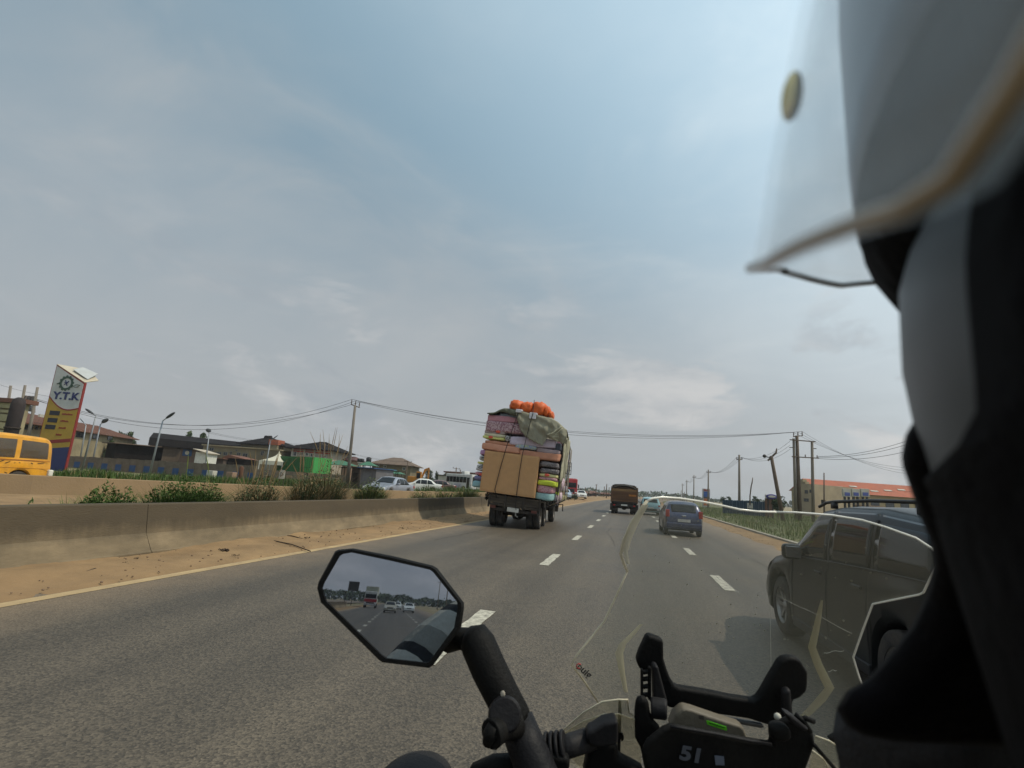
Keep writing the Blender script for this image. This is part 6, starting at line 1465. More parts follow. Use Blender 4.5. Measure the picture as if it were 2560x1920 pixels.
for (p0, p1, lb_) in (((685, 1352), (776, 1378), 'long dark stick lying on the sand'), ((215, 1430), (257, 1425), 'thin stick lying left of the dark rag'), ((700, 1338), (760, 1348), 'thin stick beside the sand bulge')):
    a, c_ = G(*p0, .06), G(*p1, .03); o = MB().tube([a, a.lerp(c_, .5)+Vector((0, 0, .03)), c_], .012, 6).build('stick', twig, None); tag(o, lb_, 'stick', 'litter on the left verge')
peb = M('pebble', (.17, .11, .07), .9)
pb_ = MB().sphere((0, 0, 0), 1, (1, .8, .5), 8, 5); me_ = None
mb = MB()
for k in range(260):
    y = 3+30*lit.random()**1.5; x = -6.5-1.4*lit.random(); s_ = lit.uniform(.006, .022); mb.sphere((x, y, .04+.03*(-x-6.5)), s_, (1.2, .9, .6), 6, 4)
for k in range(160):
    y = 8+40*lit.random(); x = 5.3+1.2*lit.random(); s_ = lit.uniform(.008, .025); mb.sphere((x, y, .03), s_, (1.2, .9, .6), 6, 4)
tag(mb.build('gravel', peb, None, fixn=False), 'small stones scattered on the dirt verges', 'gravel', kind='stuff')
# ------------------------------------------------------------------ what is behind us (seen in the mirror)
lorry_cab('oncoming_lorry', 'white lorry with a red grille following behind us, seen in the mirror', (-4.7, -112, 0), 0, M('lorry_white', (.55, .55, .52), .5, dirt=(.3, .28, .24)), 3.0, 2.4, boxcol=M('lorry_load', (.34, .34, .26), .8), boxh=3.9)
rr = [o for o in C.objects if o.get('label', '').startswith('white lorry with a red grille')][0]
MB().box(-1.22, 1.22, .91, .96, 1.05, 1.62).build('red_panel', redp, rr, bevel=.03)
for o in list(rr.children):
    if o.name.startswith('grille'): o.location.z -= .55
saloon('saloon_car', 'pale gold saloon following in the middle lane, seen in the mirror', (-.6, -80, 0), 0, M('gold_paint', (.34, .31, .25), .4, bump=0), full=True)
saloon('saloon_car', 'white saloon in the right lane behind us, seen in the mirror', (2.3, -92, 0), 0, whitep, full=True)
saloon('saloon_car', 'white saloon farthest behind us, seen in the mirror', (.6, -118, 0), 0, whitep)
for k in range(12): 
    X = 24+6*(k % 3); tree('tree', 'roadside tree number %s behind us on the grass side' % ORD[k], 1280, 10, 900, 300, 400+k, n=140, low=.15)
    o = [q for q in C.objects if q.get('label', '') == 'roadside tree number %s behind us on the grass side' % ORD[k]][0]; o.location = (X, -60-22*k, 0); o.scale = (2.2, 2.2, 1.3)
def simple_building(x, y, L_, D, H_, wallm, roofm, label):
    r = empty('roadside_building', (x, y, 0), rad(90), label, 'building'); MB().box(0, L_, 0, D, 0, H_).build('wall', wallm, r); hip_roof(r, 0, L_, 0, D, H_, H_*.35, roofm, .5, .7)
    for k in range(int(L_/4)): MB().box(1.2+4*k, 2.6+4*k, -.04, .0, H_*.35, H_*.7).build('window', glass_pane, r)
for k in range(7): simple_building(-34-5*(k % 2), -230+26*k, 20, 10, 4.0+(k % 3)*.8, [cream_w, pinkw, whitew][k % 3], [redroof, orangeroof, bluep2][k % 3], 'roadside building behind us number %s along the opposite carriageway' % ORD[k])
for k in range(6):
    r = empty('utility_pole', (14, -35-30*k, 0), 0, 'pole number %s of the row behind us on the right' % ORD[k], 'utility pole', 'poles behind us'); MB().tube([(0, 0, 0), (0, 0, 9)], [.17, .11], 8).build('shaft', conp, r, smooth=True); MB().box(-.9, .9, -.05, .05, 8.3, 8.42).build('crossarm', woodp, r)
grass_field('rear_verge_grass', 'grass along the road behind us', lambda rg, n: np.c_[rg.uniform(7, 16, n), rg.uniform(-90, -12, n)], 9000, .4, .03, [gF, gB, gC], lambda x, y: .1, 12)
f_ = empty('rear_billboard', (-14, -130, 0), 0, 'wide dark billboard behind the lorry, seen in the mirror', 'billboard'); MB().box(3.3, 5.6, 0, .4, 3.0, 5.0).build('panel', darkf, f_); 
for x in (3, 4.5): MB().cyl((x, .2, 0), (x, .2, 3), .08).build('post', darkf, f_)

# ------------------------------------------------------------------ the motorcycle
moto_dark = M('moto_plastic', (.006, .006, .006), .6, var=.2, scale=8, bump=.12, bscale=220, dirt=(.022, .019, .016), dscale=14, dfac=.3, spec=.10)
moto_grey = M('moto_grey', (.011, .0105, .012), .55, spec=.15, var=.2, scale=20, bump=.1, bscale=200, dirt=(.032, .029, .026), dscale=20, dfac=.4)
moto_metal = M('moto_metal', (.09, .09, .09), .45, metal=.6, var=.1)
moto = empty('motorcycle', (.19, .5, 0), 0, 'the black touring motorcycle we ride, with clear windscreen and left mirror', 'motorcycle')
MI = Matrix.Translation(-Vector((.19, .5, 0)))
def cpl(px, py, Z): return CP(px, py, Z)-Vector((.19, .5, 0))
def clear_mat(name, col, alpha, rough=.12, speck=.0, haze_scale=5):
    m = M(name, col, rough, var=.04, bump=0, spec=.5); b = principled(m); t = m.node_tree; n = t.nodes; l = t.links.new
    for k in list(b.inputs['Roughness'].links): t.links.remove(k)
    b.inputs['Roughness'].default_value = rough
    tcn = n.new('ShaderNodeTexCoord'); nz = n.new('ShaderNodeTexNoise'); nz.inputs['Scale'].default_value = haze_scale; nz.inputs['Detail'].default_value = 5; l(tcn.outputs['Object'], nz.inputs['Vector'])
    mr = n.new('ShaderNodeMapRange'); l(nz.outputs[0], mr.inputs[0]); mr.inputs[1].default_value = .3; mr.inputs[2].default_value = .7; mr.inputs[3].default_value = alpha*.65; mr.inputs[4].default_value = alpha*1.35
    src = mr.outputs[0]
    if speck:
        v = n.new('ShaderNodeTexVoronoi'); v.inputs['Scale'].default_value = 95; v.inputs['Randomness'].default_value = 1; l(tcn.outputs['Object'], v.inputs['Vector'])
        sc_ = n.new('ShaderNodeSeparateColor'); l(v.outputs['Color'], sc_.inputs[0])
        th = n.new('ShaderNodeMath'); th.operation = 'MULTIPLY_ADD'; l(sc_.outputs[0], th.inputs[0]); th.inputs[1].default_value = .22; th.inputs[2].default_value = -.02
        lt = n.new('ShaderNodeMath'); lt.operation = 'LESS_THAN'; l(v.outputs['Distance'], lt.inputs[0]); l(th.outputs[0], lt.inputs[1])
        g2 = n.new('ShaderNodeMath'); g2.operation = 'GREATER_THAN'; l(sc_.outputs[1], g2.inputs[0]); g2.inputs[1].default_value = .80
        ml = n.new('ShaderNodeMath'); ml.operation = 'MULTIPLY'; l(lt.outputs[0], ml.inputs[0]); l(g2.outputs[0], ml.inputs[1])
        ma = n.new('ShaderNodeMath'); ma.operation = 'MULTIPLY_ADD'; ma.use_clamp = True; l(ml.outputs[0], ma.inputs[0]); ma.inputs[1].default_value = speck; l(src, ma.inputs[2]); src = ma.outputs[0]
    l(src, b.inputs['Alpha']); return m
screen_m = clear_mat('windscreen_acrylic', (.40, .385, .305), .165, .22, .40)
edge_m = clear_mat('windscreen_edge_glint', (.90, .86, .76), .85, .15)  # pale, nearly opaque colour paints the sunlit highlight along the screen edge
edge_d = clear_mat('windscreen_edge_glint_dim', (.62, .55, .40), .72, .25)  # weaker painted highlight for the left edge, also on the deflector edges
band_m = clear_mat('windscreen_fold', (.66, .58, .36), .45, .3)
Lb = [(1243, 1655), (1246, 1632), (1252, 1618), (1275, 1600), (1310, 1577), (1350, 1560), (1385, 1552), (1428, 1568), (1480, 1545), (1554, 1510), (1610, 1465), (1640, 1440), (1662, 1429), (1700, 1458), (1750, 1492), (1800, 1530), (1850, 1562)]
Rb = [(1243, 1665), (1246, 1700), (1255, 1760), (1266, 1815), (1274, 1850), (1279, 1895), (1281, 1990), (1288, 2080), (1300, 2155), (1318, 2215), (1345, 2290), (1370, 2328), (1388, 2344), (1405, 2345), (1440, 2328), (1481, 2309), (1496, 2250), (1510, 2182), (1580, 2155), (1643, 2133), (1690, 2147), (1736, 2164), (1800, 2153), (1825, 2130), (1850, 2072)]
def lb_(y): return interp(y, Lb)
def rb_(y): return interp(y, Rb)
def Zw(px, py): return .70+.11*(1-((px-1900)/450)**2)+.14*(py-1250)/600
ysn = sorted(set([y for y, _ in Lb]+[y for y, _ in Rb]+list(range(1250, 1850, 18)))); rows = []
for y in ysn:
    a, c_ = lb_(y), rb_(y); rows.append([cpl(lerp(a, c_, i/28), y, Zw(lerp(a, c_, i/28), y)) for i in range(29)])
ws = MB().grid(rows).build('windscreen', screen_m, moto, smooth=True, fixn=False)
md = ws.modifiers.new('th', 'SOLIDIFY'); md.thickness = .0025
def edge_tube(pts, r, mat, name='screen_edge'):
    return MB().tube([cpl(x, y, Zw(x, y)-.001) for x, y in pts], r, 8).build(name, mat, ws, smooth=True)
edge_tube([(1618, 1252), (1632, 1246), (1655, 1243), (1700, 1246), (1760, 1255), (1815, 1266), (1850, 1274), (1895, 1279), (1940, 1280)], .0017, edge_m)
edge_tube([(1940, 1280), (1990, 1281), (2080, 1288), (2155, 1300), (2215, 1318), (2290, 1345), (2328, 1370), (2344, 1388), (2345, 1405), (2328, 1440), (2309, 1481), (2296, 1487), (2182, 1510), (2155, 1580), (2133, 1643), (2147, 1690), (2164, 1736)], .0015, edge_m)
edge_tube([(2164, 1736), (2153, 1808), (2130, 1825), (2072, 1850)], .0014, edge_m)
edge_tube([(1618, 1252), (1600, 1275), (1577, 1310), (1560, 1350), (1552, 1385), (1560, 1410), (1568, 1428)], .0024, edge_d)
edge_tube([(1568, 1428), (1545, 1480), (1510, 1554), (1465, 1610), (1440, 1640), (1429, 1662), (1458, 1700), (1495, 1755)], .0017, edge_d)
def fold(pts, off=-.004, mat=band_m):
    rows = [[cpl(x, y, Zw(x, y)+off) for x, y in ((a, c_), (a+w_*.5, c_), (a+w_, c_))] for a, c_, w_ in pts]
    for r_ in rows: r_[1] = r_[1]+Vector((0, -.003, 0))
    return MB().grid(rows).build('screen_fold', mat, ws, smooth=True, fixn=False)
fold([(2052, 1500, 6), (2040, 1540, 14), (2030, 1580, 18), (2020, 1618, 20), (2034, 1660, 22), (2052, 1700, 24), (2062, 1720, 24), (2035, 1752, 30), (2005, 1785, 26), (1990, 1800, 20)])
fold([(1600, 1560, 8), (1575, 1585, 14), (1548, 1610, 18), (1538, 1632, 20), (1548, 1680, 14), (1560, 1730, 10)])
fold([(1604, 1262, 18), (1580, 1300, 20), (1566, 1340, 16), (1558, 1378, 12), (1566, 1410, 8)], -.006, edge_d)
# small maker sticker in the lower left corner
st_d = M('sticker_dark', (.04, .035, .035), .6, bump=0); st_r = M('sticker_red', (.45, .04, .04), .6, bump=0)
def screen_frame(px, py, ang, Z=None):
    p = cpl(px, py, (Z or Zw(px, py)-.006)); m3 = RM @ Matrix.Rotation(rad(ang), 3, 'Z'); return Matrix.Translation(p) @ m3.to_4x4()
text_mesh('puig', .0155, st_d, parent=ws, depth=.0003, bold=.0003, matrix=screen_frame(1461, 1677, -42))
MB().tube([(.0035*math.cos(a), .0035*math.sin(a), 0) for a in np.linspace(.6, 5.2, 10)], .0009, 5).build('sticker_mark', st_r, ws).matrix_local = screen_frame(1447, 1665, 0)
# scratches
sc_m = clear_mat('scratch', (.7, .68, .6), .35, .4)
for (a, c_) in (((1942, 1487), (2130, 1583)), ((1925, 1490), (1928, 1690)), ((1790, 1440), (1850, 1482)), ((2070, 1678), (2092, 1675)), ((2060, 1632), (2110, 1626))):
    MB().tube([cpl(lerp(a[0], c_[0], t), lerp(a[1], c_[1], t)+2*math.sin(t*9), Zw(lerp(a[0], c_[0], t), lerp(a[1], c_[1], t))-.003) for t in np.linspace(0, 1, 8)], .00045, 4).build('scratch', sc_m, ws)

# mirror
Pm = CP(976, 1513, .62); nm = Vector((.203, -.9732, .1079)).normalized()
def mp_(px, py, off=0):
    d = RAY(px, py); t = (Pm-CAM).dot(nm)/d.dot(nm); return CAM+d*t+nm*off-Vector((.19, .5, 0))
outer = [(847, 1374), (881, 1371), (980, 1390), (1080, 1414), (1092, 1421), (1159, 1508), (1159, 1522), (1152, 1570), (1083, 1663), (1073, 1670), (1015, 1663), (956, 1656), (945, 1648), (802, 1506), (793, 1471), (796, 1455), (838, 1378)]
inner = [(858, 1385), (881, 1381), (980, 1402), (1076, 1424), (1084, 1430), (1144, 1505), (1145, 1518), (1136, 1568), (1074, 1653), (1066, 1656), (1015, 1650), (968, 1645), (957, 1638), (817, 1502), (807, 1470), (812, 1456), (850, 1390)]
k_ = len(outer); cen = (976, 1513)
mb = MB(); V = []
def shrink(p, s_): return (cen[0]+(p[0]-cen[0])*s_, cen[1]+(p[1]-cen[1])*s_)
rings = [[mp_(*p, .0015) for p in inner], [mp_(*p, .004) for p in inner], [mp_(*shrink(p, 1.0), .004) for p in [((a[0]*2+b[0])/3, (a[1]*2+b[1])/3) for a, b in zip(outer, inner)]], [mp_(*p, 0) for p in outer], [mp_(*p, -.006) for p in outer], [mp_(*shrink(p, .90), -.020) for p in outer], [mp_(*shrink(p, .6), -.032) for p in outer]]
mb.grid(rings, 0, True); mb.f.append(tuple(range((len(rings)-1)*k_, len(rings)*k_))); mb.mi.append(0)
mh = mb.build('mirror_housing', moto_dark, moto, smooth=True); es = mh.modifiers.new('es', 'EDGE_SPLIT'); es.split_angle = rad(50)
mg = bpy.data.materials.new('mirror_silver'); mg.use_nodes = True; b = principled(mg); b.inputs['Metallic'].default_value = 1; b.inputs['Roughness'].default_value = .012; b.inputs['Base Color'].default_value = (.33, .36, .41, 1)
MB().add([mp_(*p, .002) for p in inner], [tuple(range(k_))]).build('mirror_glass', mg, mh, fixn=False)
MB().tube([cpl(1120, 1600, .655), cpl(1150, 1596, .645), cpl(1185, 1600, .635)], [.015, .013, .014], 16).build('mirror_joint', moto_dark, moto, smooth=True)
MB().tube([cpl(1174, 1584, .636), cpl(1182, 1590, .632), cpl(1196, 1612, .628), cpl(1222, 1672, .615), cpl(1255, 1738, .605), cpl(1285, 1795, .597), cpl(1292, 1808, .595)], [.010, .019, .0212, .021, .0202, .0198, .018], 20).build('mirror_arm', moto_dark, moto, smooth=True)
MB().tube([cpl(1290, 1800, .60), cpl(1318, 1870, .585), cpl(1350, 1950, .57), cpl(1372, 2010, .56)], [.0205, .0215, .0225, .0225], 20).build('mirror_stem', moto_grey, moto, smooth=True)
MB().tube([cpl(1262, 1786, .575), cpl(1262, 1787, .565)], [.019, .017], 20).build('pivot_disc', moto_grey, moto, bevel=.002)
MB().tube([cpl(1285, 1808, .585), cpl(1258, 1822, .57), cpl(1238, 1830, .56), cpl(1226, 1836, .555)], [.017, .012, .014, .0155], 14).build('clamp_knob', moto_dark, moto, smooth=False, bevel=.002)
MB().tube([cpl(1235, 1813, .556), cpl(1228, 1836, .555), cpl(1219, 1860, .556)], [.007, .009, .006], 10).build('clamp_wing', moto_dark, moto, smooth=True)
# pale stone chips in the paint
for (px, py, s_) in ((1257, 1735, .0028), (1237, 1762, .0018), (1260, 1790, .0012)): MB().sphere(cpl(px, py, .578 if py < 1780 else .575), s_, (1, .6, 1.3), 8, 6).build('paint_chip', M('chip', (.34, .30, .24), .8), moto)
# hand guard arch bottom left
mb = MB(); mb.sphere((0, 0, 0), 1, (.046, .07, .031), 24, 14); g_ = mb.build('hand_guard', moto_grey, moto, smooth=True, loc=cpl(1030, 1980, .60)); 
MB().tube([cpl(1190, 1935, .62), cpl(1240, 1918, .61), cpl(1300, 1915, .60)], [.012, .014, .014], 10).build('brake_lever', moto_dark, moto, smooth=True)

def traced(name, poly, Z, th, mat, par=None, bevel=.003, sx=2.765, ox=1350, oy=1550, tilt=0.0):
    """flat moulded plate cut to an outline, standing at distance Z, thickness th away from the rider"""
    ym = sum(p[1] for p in poly)/len(poly)
    pts = [cpl(ox+x/sx, oy+y/sx, Z+tilt*(y-ym)/1000) for x, y in poly]
    d = (RM @ Vector((0, 0, -1)))*th; o = MB().prism(pts, d).build(name, mat, par or moto, bevel=bevel); return o
# dashboard bracket
br = traced('screen_bracket', [(735, 128), (752, 114), (775, 110), (800, 124), (858, 145), (858, 205), (860, 280), (880, 345), (905, 410), (935, 458), (970, 474), (1180, 508), (1330, 540), (1480, 562), (1510, 548), (1535, 515), (1600, 400), (1660, 300), (1690, 272), (1735, 262), (1775, 268), (1810, 288), (1858, 368), (1856, 440), (1850, 500), (1800, 545), (1755, 562), (1748, 640), (1700, 700), (1600, 740), (1440, 690), (1200, 655), (1040, 625), (890, 615), (850, 560), (835, 440), (815, 330), (770, 345), (700, 362), (668, 290), (690, 225)], .655, .014, moto_dark, bevel=.005)
traced('side_plate', [(700, 345), (716, 345), (716, 545), (700, 545)], .635, .006, moto_dark, br, .0015); traced('side_plate', [(750, 330), (772, 330), (772, 560), (750, 560)], .635, .006, moto_dark, br, .0015)
for y in (372, 420, 472, 530): traced('side_rung', [(712, y-14), (752, y-20), (752, y+4), (712, y+10)], .636, .005, moto_dark, br, .001)
traced('strut', [(786, 322), (818, 322), (886, 578), (884, 600), (792, 600)], .632, .014, moto_grey, br, .004)
MB().tube([cpl(1627, 1768, .625), cpl(1668, 1774, .62)], .0115, 18).build('strut_joint', moto_grey, br, bevel=.003)
traced('strut', [(1690, 500), (1740, 480), (1758, 665), (1690, 700)], .638, .012, moto_grey, br, .004)
traced('side_body', [(672, 545), (745, 542), (760, 600), (775, 690), (830, 745), (850, 800), (830, 1060), (735, 1040), (700, 900), (664, 835), (660, 640)], .615, .012, moto_dark, None, .006)
traced('joint_block', [(770, 590), (884, 600), (886, 668), (850, 672), (800, 640)], .618, .02, moto_dark, br, .003)
# slim rail and instrument cover behind the device
traced('rail', [(1190, 672), (1250, 672), (1540, 722), (1556, 745), (1530, 752), (1200, 690)], .66, .006, moto_metal, None, .002)
cl = traced('instrument_cover', [(800, 800), (850, 760), (905, 735), (960, 742), (1440, 832), (1600, 858), (1590, 760), (1640, 730), (1760, 665), (1800, 700), (1900, 790), (1912, 862), (1870, 980), (1830, 1090), (740, 1090), (705, 930), (740, 850)], .585, .010, moto_dark, None, .010)
MB().tube([cpl(1350+x/2.765, 1550+y/2.765, .584) for x, y in ((905, 737), (960, 744), (1200, 785), (1440, 834), (1600, 860))], .0018, 6).build('cover_lip', moto_grey, cl, smooth=True)
ltm = M('printed_grey', (.075, .08, .095), .6, bump=0)
text_mesh('51', .0215, ltm, parent=cl, depth=.0003, bold=.0008, matrix=screen_frame(1729, 1888, -11, .583) @ Matrix.Scale(1.25, 4, (1, 0, 0)))
traced('grey_square', [(1207, 938), (1272, 945), (1276, 1005), (1215, 1003)], .5835, .0006, M('square_grey', (.10, .115, .15), .5, bump=0), cl, 0)
traced('ball_mount', [(1600, 745), (1680, 725), (1740, 760), (1760, 830), (1700, 860), (1610, 850)], .57, .014, moto_dark, None, .012)
traced('mount_arm', [(1690, 640), (1740, 660), (1850, 745), (1868, 770), (1820, 775), (1740, 720)], .565, .012, moto_grey, None, .004)
MB().sphere(cpl(1350+1642/2.765, 1550+668/2.765, .63), .0042, nu=12, nv=8).build('white_cap', M('white_cap', (.45, .43, .36), .6, bump=0), moto, smooth=True)
for (a, c_) in (((1890, 700), (1780, 690)), ((1868, 770), (1760, 650))): MB().tube([cpl(1350+a[0]/2.765, 1550+a[1]/2.765, .575), cpl(1350+(a[0]+c_[0])/2/2.765, 1550+(a[1]+c_[1])/2/2.765-6, .57), cpl(1350+c_[0]/2.765, 1550+c_[1]/2.765, .575)], .0028, 8).build('mount_spring', moto_dark, moto, smooth=True)
MB().tube([cpl(2035, 1862, .58), cpl(2060, 1890, .60), cpl(2090, 1925, .62), cpl(2110, 1950, .63)], .0022, 8).build('cable', moto_dark, moto, smooth=True)
# handlebar, boots and clamp at the left
MB().tube([cpl(1395, 1873, .60), cpl(1430, 1862, .61), cpl(1480, 1846, .62)], .0125, 16).build('handlebar', moto_grey, moto, smooth=True)
for k in range(4): a = cpl(1365+k*13, 1876-k*4, .598); MB().tube([a, a+Vector((.004, 0, .001))], .0185-.0008*k, 18).build('bellows_ring', moto_grey, moto, bevel=.0015)
traced('bar_clamp', [(322, 820), (345, 775), (372, 768), (440, 722), (540, 700), (545, 780), (540, 870), (400, 890), (335, 862)], .60, .02, moto_grey, None, .008)
traced('clamp_base', [(345, 870), (540, 860), (545, 960), (620, 1000), (740, 1060), (300, 1100)], .61, .02, moto_dark, None, .006)
traced('switch_body', [(-60, 850), (20, 870), (80, 940), (200, 960), (215, 1020), (180, 1100), (-120, 1100)], .58, .02, moto_dark, None, .012)
# small lower deflectors
defl = clear_mat('deflector_clear', (.55, .50, .32), .22, .2)
def deflector(poly, Z, edge):
    pts = [cpl(1350+x/2.765, 1550+y/2.765, Z+.05*(y-800)/400) for x, y in poly]; o = MB().add(pts, [tuple(range(len(pts)))]).build('wind_deflector', defl, moto, fixn=False, thick=.002)
    MB().tube([pts[i] for i in edge], .0010, 6).build('deflector_edge', edge_d, o, smooth=True)
deflector([(60, 850), (180, 745), (300, 640), (430, 565), (540, 550), (605, 550), (615, 640), (700, 690), (700, 1060), (555, 1060), (300, 1020), (100, 960)], .66, [0, 1, 2, 3, 4, 5, 6, 7])
deflector([(120, 810), (300, 700), (440, 652), (540, 648), (660, 690), (700, 760), (700, 1060), (300, 1060)], .67, [0, 1, 2, 3, 4])
deflector([(1905, 800), (2000, 835), (2100, 900), (2212, 985), (2260, 1100), (1850, 1100)], .66, [0, 1, 2, 3, 4])
deflector([(1880, 900), (1960, 960), (2020, 1080), (1850, 1100)], .64, [0, 1, 2])
traced('deflector_rod', [(546, 560), (560, 556), (566, 640), (560, 800), (556, 970), (536, 970), (540, 760)], .655, .005, moto_grey, None, .001)
traced('rod_bolt', [(560, 790), (580, 800), (584, 830), (565, 850)], .652, .008, moto_dark, None, .002)
traced('fairing_panel', [(2000, 832), (2110, 770), (2240, 735), (2500, 700), (2500, 1100), (2260, 1060), (2150, 940)], .69, .01, moto_dark, None, .003)
# body below the frame: tank, seat, fork, wheels, so that it stands on the road
mb = MB(); rows = []
for i in range(13):
    t = i/12; y = lerp(-.20, .36, t)-.5+.0; w_ = .16*math.sin(math.pi*(.12+.8*t))**.6+.02; h = 1.0+.10*math.sin(math.pi*(.2+.7*t)); rows.append([Vector((w_*math.cos(a), y, h-.16+.16*math.sin(a))) for a in np.linspace(0, 2*math.pi, 14, endpoint=False)])
mb.grid(rows, 0, True).build('tank', moto_grey, moto, smooth=True)
MB().box(-.13, .13, -1.45, -.65, .78, .88).build('seat', moto_dark, moto, bevel=.04)
MB().box(-.17, .17, -.75, -.05, .35, .85).build('engine', moto_metal, moto, bevel=.05)
MB().prism([(-.20, .05, .75), (-.17, .55, .80), (.17, .55, .80), (.20, .05, .75)], (0, .05, .12)).build('fairing', moto_dark, moto, bevel=.03)
for s in (-1, 1): MB().tube([(s*.11, .18, 1.0), (s*.11, .50, .31)], .03, 12).build('fork_leg', moto_metal, moto, smooth=True)
for y in (.50, -1.05):
    wh = wheel(moto, 0, y, .32, .32, .13, 1, moto_metal, 6); 
MB().tube([(-.40, -.02, 1.04), (-.2, .02, 1.06), (0, .04, 1.06), (.2, .02, 1.06), (.40, -.02, 1.04)], .012, 10).build('lower_bar', moto_metal, moto, smooth=True)
MB().box(-.05, .05, -1.0, -.2, .3, .45).build('swingarm', moto_metal, moto)

# flat device held in the bracket: its own thing
def wtr(name, poly, Z, th, mat, bevel=.003, par=None):
    pts = [CP(1350+x/2.765, 1550+y/2.765, Z) for x, y in poly]; return MB().prism(pts, (RM @ Vector((0, 0, -1)))*th).build(name, mat, par, bevel=bevel)
dv = empty('toll_device', CP(1760, 1810, .64), 0, 'flat grey-beige electronic box with a bright green label, lying in the black bracket', 'device')
off = -dv.location
def dpart(name, poly, Z, th, mat, bevel):
    o = wtr(name, poly, Z, th, mat, bevel); o.parent = dv; o.location = off; return o
dpart('case', [(935, 665), (985, 622), (1010, 616), (1060, 628), (1240, 690), (1385, 735), (1412, 755), (1440, 830), (1435, 850), (1200, 800), (900, 745)], .632, .016, M('device_case', (.135, .115, .085), .6, var=.1, bump=.1, bscale=150), .004)
dpart('green_label', [(1150, 698), (1158, 696), (1288, 738), (1294, 762), (1290, 766), (1156, 722)], .6315, .0006, M('neon_green', (.12, .55, .02), .5, var=.03, bump=0), 0)
dpart('label_print', [(1168, 706), (1276, 741), (1278, 750), (1170, 716)], .6310, .0004, M('dark_green', (.03, .16, .01), .5, bump=0), 0)
dpart('screw_mark', [(1098, 655), (1132, 662), (1134, 690), (1100, 684)], .6315, .0005, M('mark_dark', (.06, .05, .04), .6, bump=0), 0)

# ------------------------------------------------------------------ helmet on the rider's head, beside the camera
HC = Vector((.163, .047, 1.6))
hel = empty('helmet', HC, 0, 'silver full-face motorcycle helmet filling the right edge, with a raised clear visor', 'helmet')
silver = M('helmet_silver', (.052, .060, .064), .45, spec=.2, var=.06, scale=6, bump=0, coat=.0, dirt=(.045, .045, .045), dscale=9, dfac=.4); hblack = M('helmet_black', (.004, .0035, .004), .8, spec=.06, var=.3, scale=12, bump=.15, bscale=150)
def revolve(prof, a0, a1, n, ey=1.04, name='x', mat=None, thick=.003, smooth=True):
    rows = [[Vector((r*math.sin(a), r*math.cos(a)*ey, z)) for a in np.linspace(a0, a1, n)] for r, z in prof]
    return MB().grid(rows, 0, False).build(name, mat, hel, smooth=smooth, fixn=False, thick=thick)
PI2 = 2*math.pi
revolve([(.080, -.125), (.098, -.09), (.110, -.06), (.118, -.03), (.1235, 0), (.1265, .014), (.1277, .025), (.1274, .036), (.126, .041), (.122, .046)], -math.pi, math.pi, 72, 1.0, 'chin_shell', silver)
revolve([(.1255, .0405), (.1275, .0400), (.1300, .0435), (.1322, .0475), (.1328, .052)], -math.pi, math.pi, 72, 1.0, 'eye_port_trim', hblack)
revolve([(.128, .048), (.1331, .052), (.1333, .060), (.1335, .09), (.132, .12), (.128, .155), (.112, .185), (.085, .21), (.05, .225), (.001, .23)], -math.pi, math.pi, 72, 1.0, 'upper_shell', M('helmet_upper', (.045, .055, .085), .4, var=.05, bump=0, coat=.3))
# seam line round the chin piece
revolve([(.1283, .0322), (.1283, .0330)], -math.pi, math.pi, 72, 1.0, 'seam', hblack, .0006)
# black side panel: follows the shell, only on the left flank and behind
def panel(fn_z, a_lo, a_hi, name, mat, off=.0015, za=-.10, zb=.10):
    rows = []
    pr = [(-.125, .080), (-.09, .098), (-.06, .110), (-.03, .118), (0, .1235), (.014, .1265), (.025, .1277), (.036, .1274), (.041, .1275), (.052, .1331), (.060, .1333), (.09, .1335), (.12, .132)]
    for i in range(61):
        z = lerp(za, zb, i/60); r = interp(z, pr)+off; a0 = fn_z(z); rows.append([Vector((r*math.sin(a), r*math.cos(a), z)) for a in np.linspace(a0, a_lo, 30)])
    return MB().grid(rows).build(name, mat, hel, smooth=True, fixn=False, thick=.002)
# azimuth -pi/2 is the left side; boundary slants forward towards the chin
panel(lambda z: interp(z, [(-.12, rad(-20)), (0, rad(-45)), (.004, rad(-58)), (.0067, rad(-77)), (.010, rad(-82.4)), (.014, rad(-83.6)), (.03, rad(-85.6)), (.06, rad(-92))]), rad(-200), 0, 'side_panel', hblack, .002, -.12, .055)
# visor
vis_m = clear_mat('visor_clear', (.80, .84, .84), .17, .14, 0, 26); vrow = []
VZT = [(-.12, .10), (-.02, .052), (.01, .030), (.018, .0215), (.0223, .0181), (.0254, .0162), (.0276, .0155), (.0338, .0178), (.0443, .0213), (.0564, .0251), (.082, .0358), (.118, .0512), (.131, .0551), (.151, .0604), (.165, .0669), (.173, .0707), (.21, .082)]
def vz(y): return interp(y, VZT)     # rim height above the camera's level, y = world distance forward
VR = [(0, .1495), (.008, .1482), (.02, .1468), (.045, .1430), (.07, .1385), (.10, .133), (.13, .125)]
for dz, r in VR:
    row = []
    for a in np.linspace(rad(-112), rad(112), 160):
        x, y = r*math.sin(a), r*math.cos(a); row.append(Vector((x, y, vz(y+HC.y)*(1-dz/.2)+dz*1.0)))
    vrow.append(row)
MB().grid(vrow).build('visor', vis_m, hel, smooth=True, fixn=False)
vis = [o for o in hel.children if o.name.startswith('visor')][0]
md = vis.modifiers.new('th', 'SOLIDIFY'); md.thickness = .0018; md.offset = 1
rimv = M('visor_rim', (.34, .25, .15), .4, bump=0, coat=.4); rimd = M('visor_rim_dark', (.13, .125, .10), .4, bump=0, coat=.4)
na, nb_ = [], []
for a in np.linspace(rad(-112), rad(112), 160):
    x, y = .1497*math.sin(a), .1497*math.cos(a); p = Vector((x, y, vz(y+HC.y))); (na if a < rad(-62) else nb_).append(p)
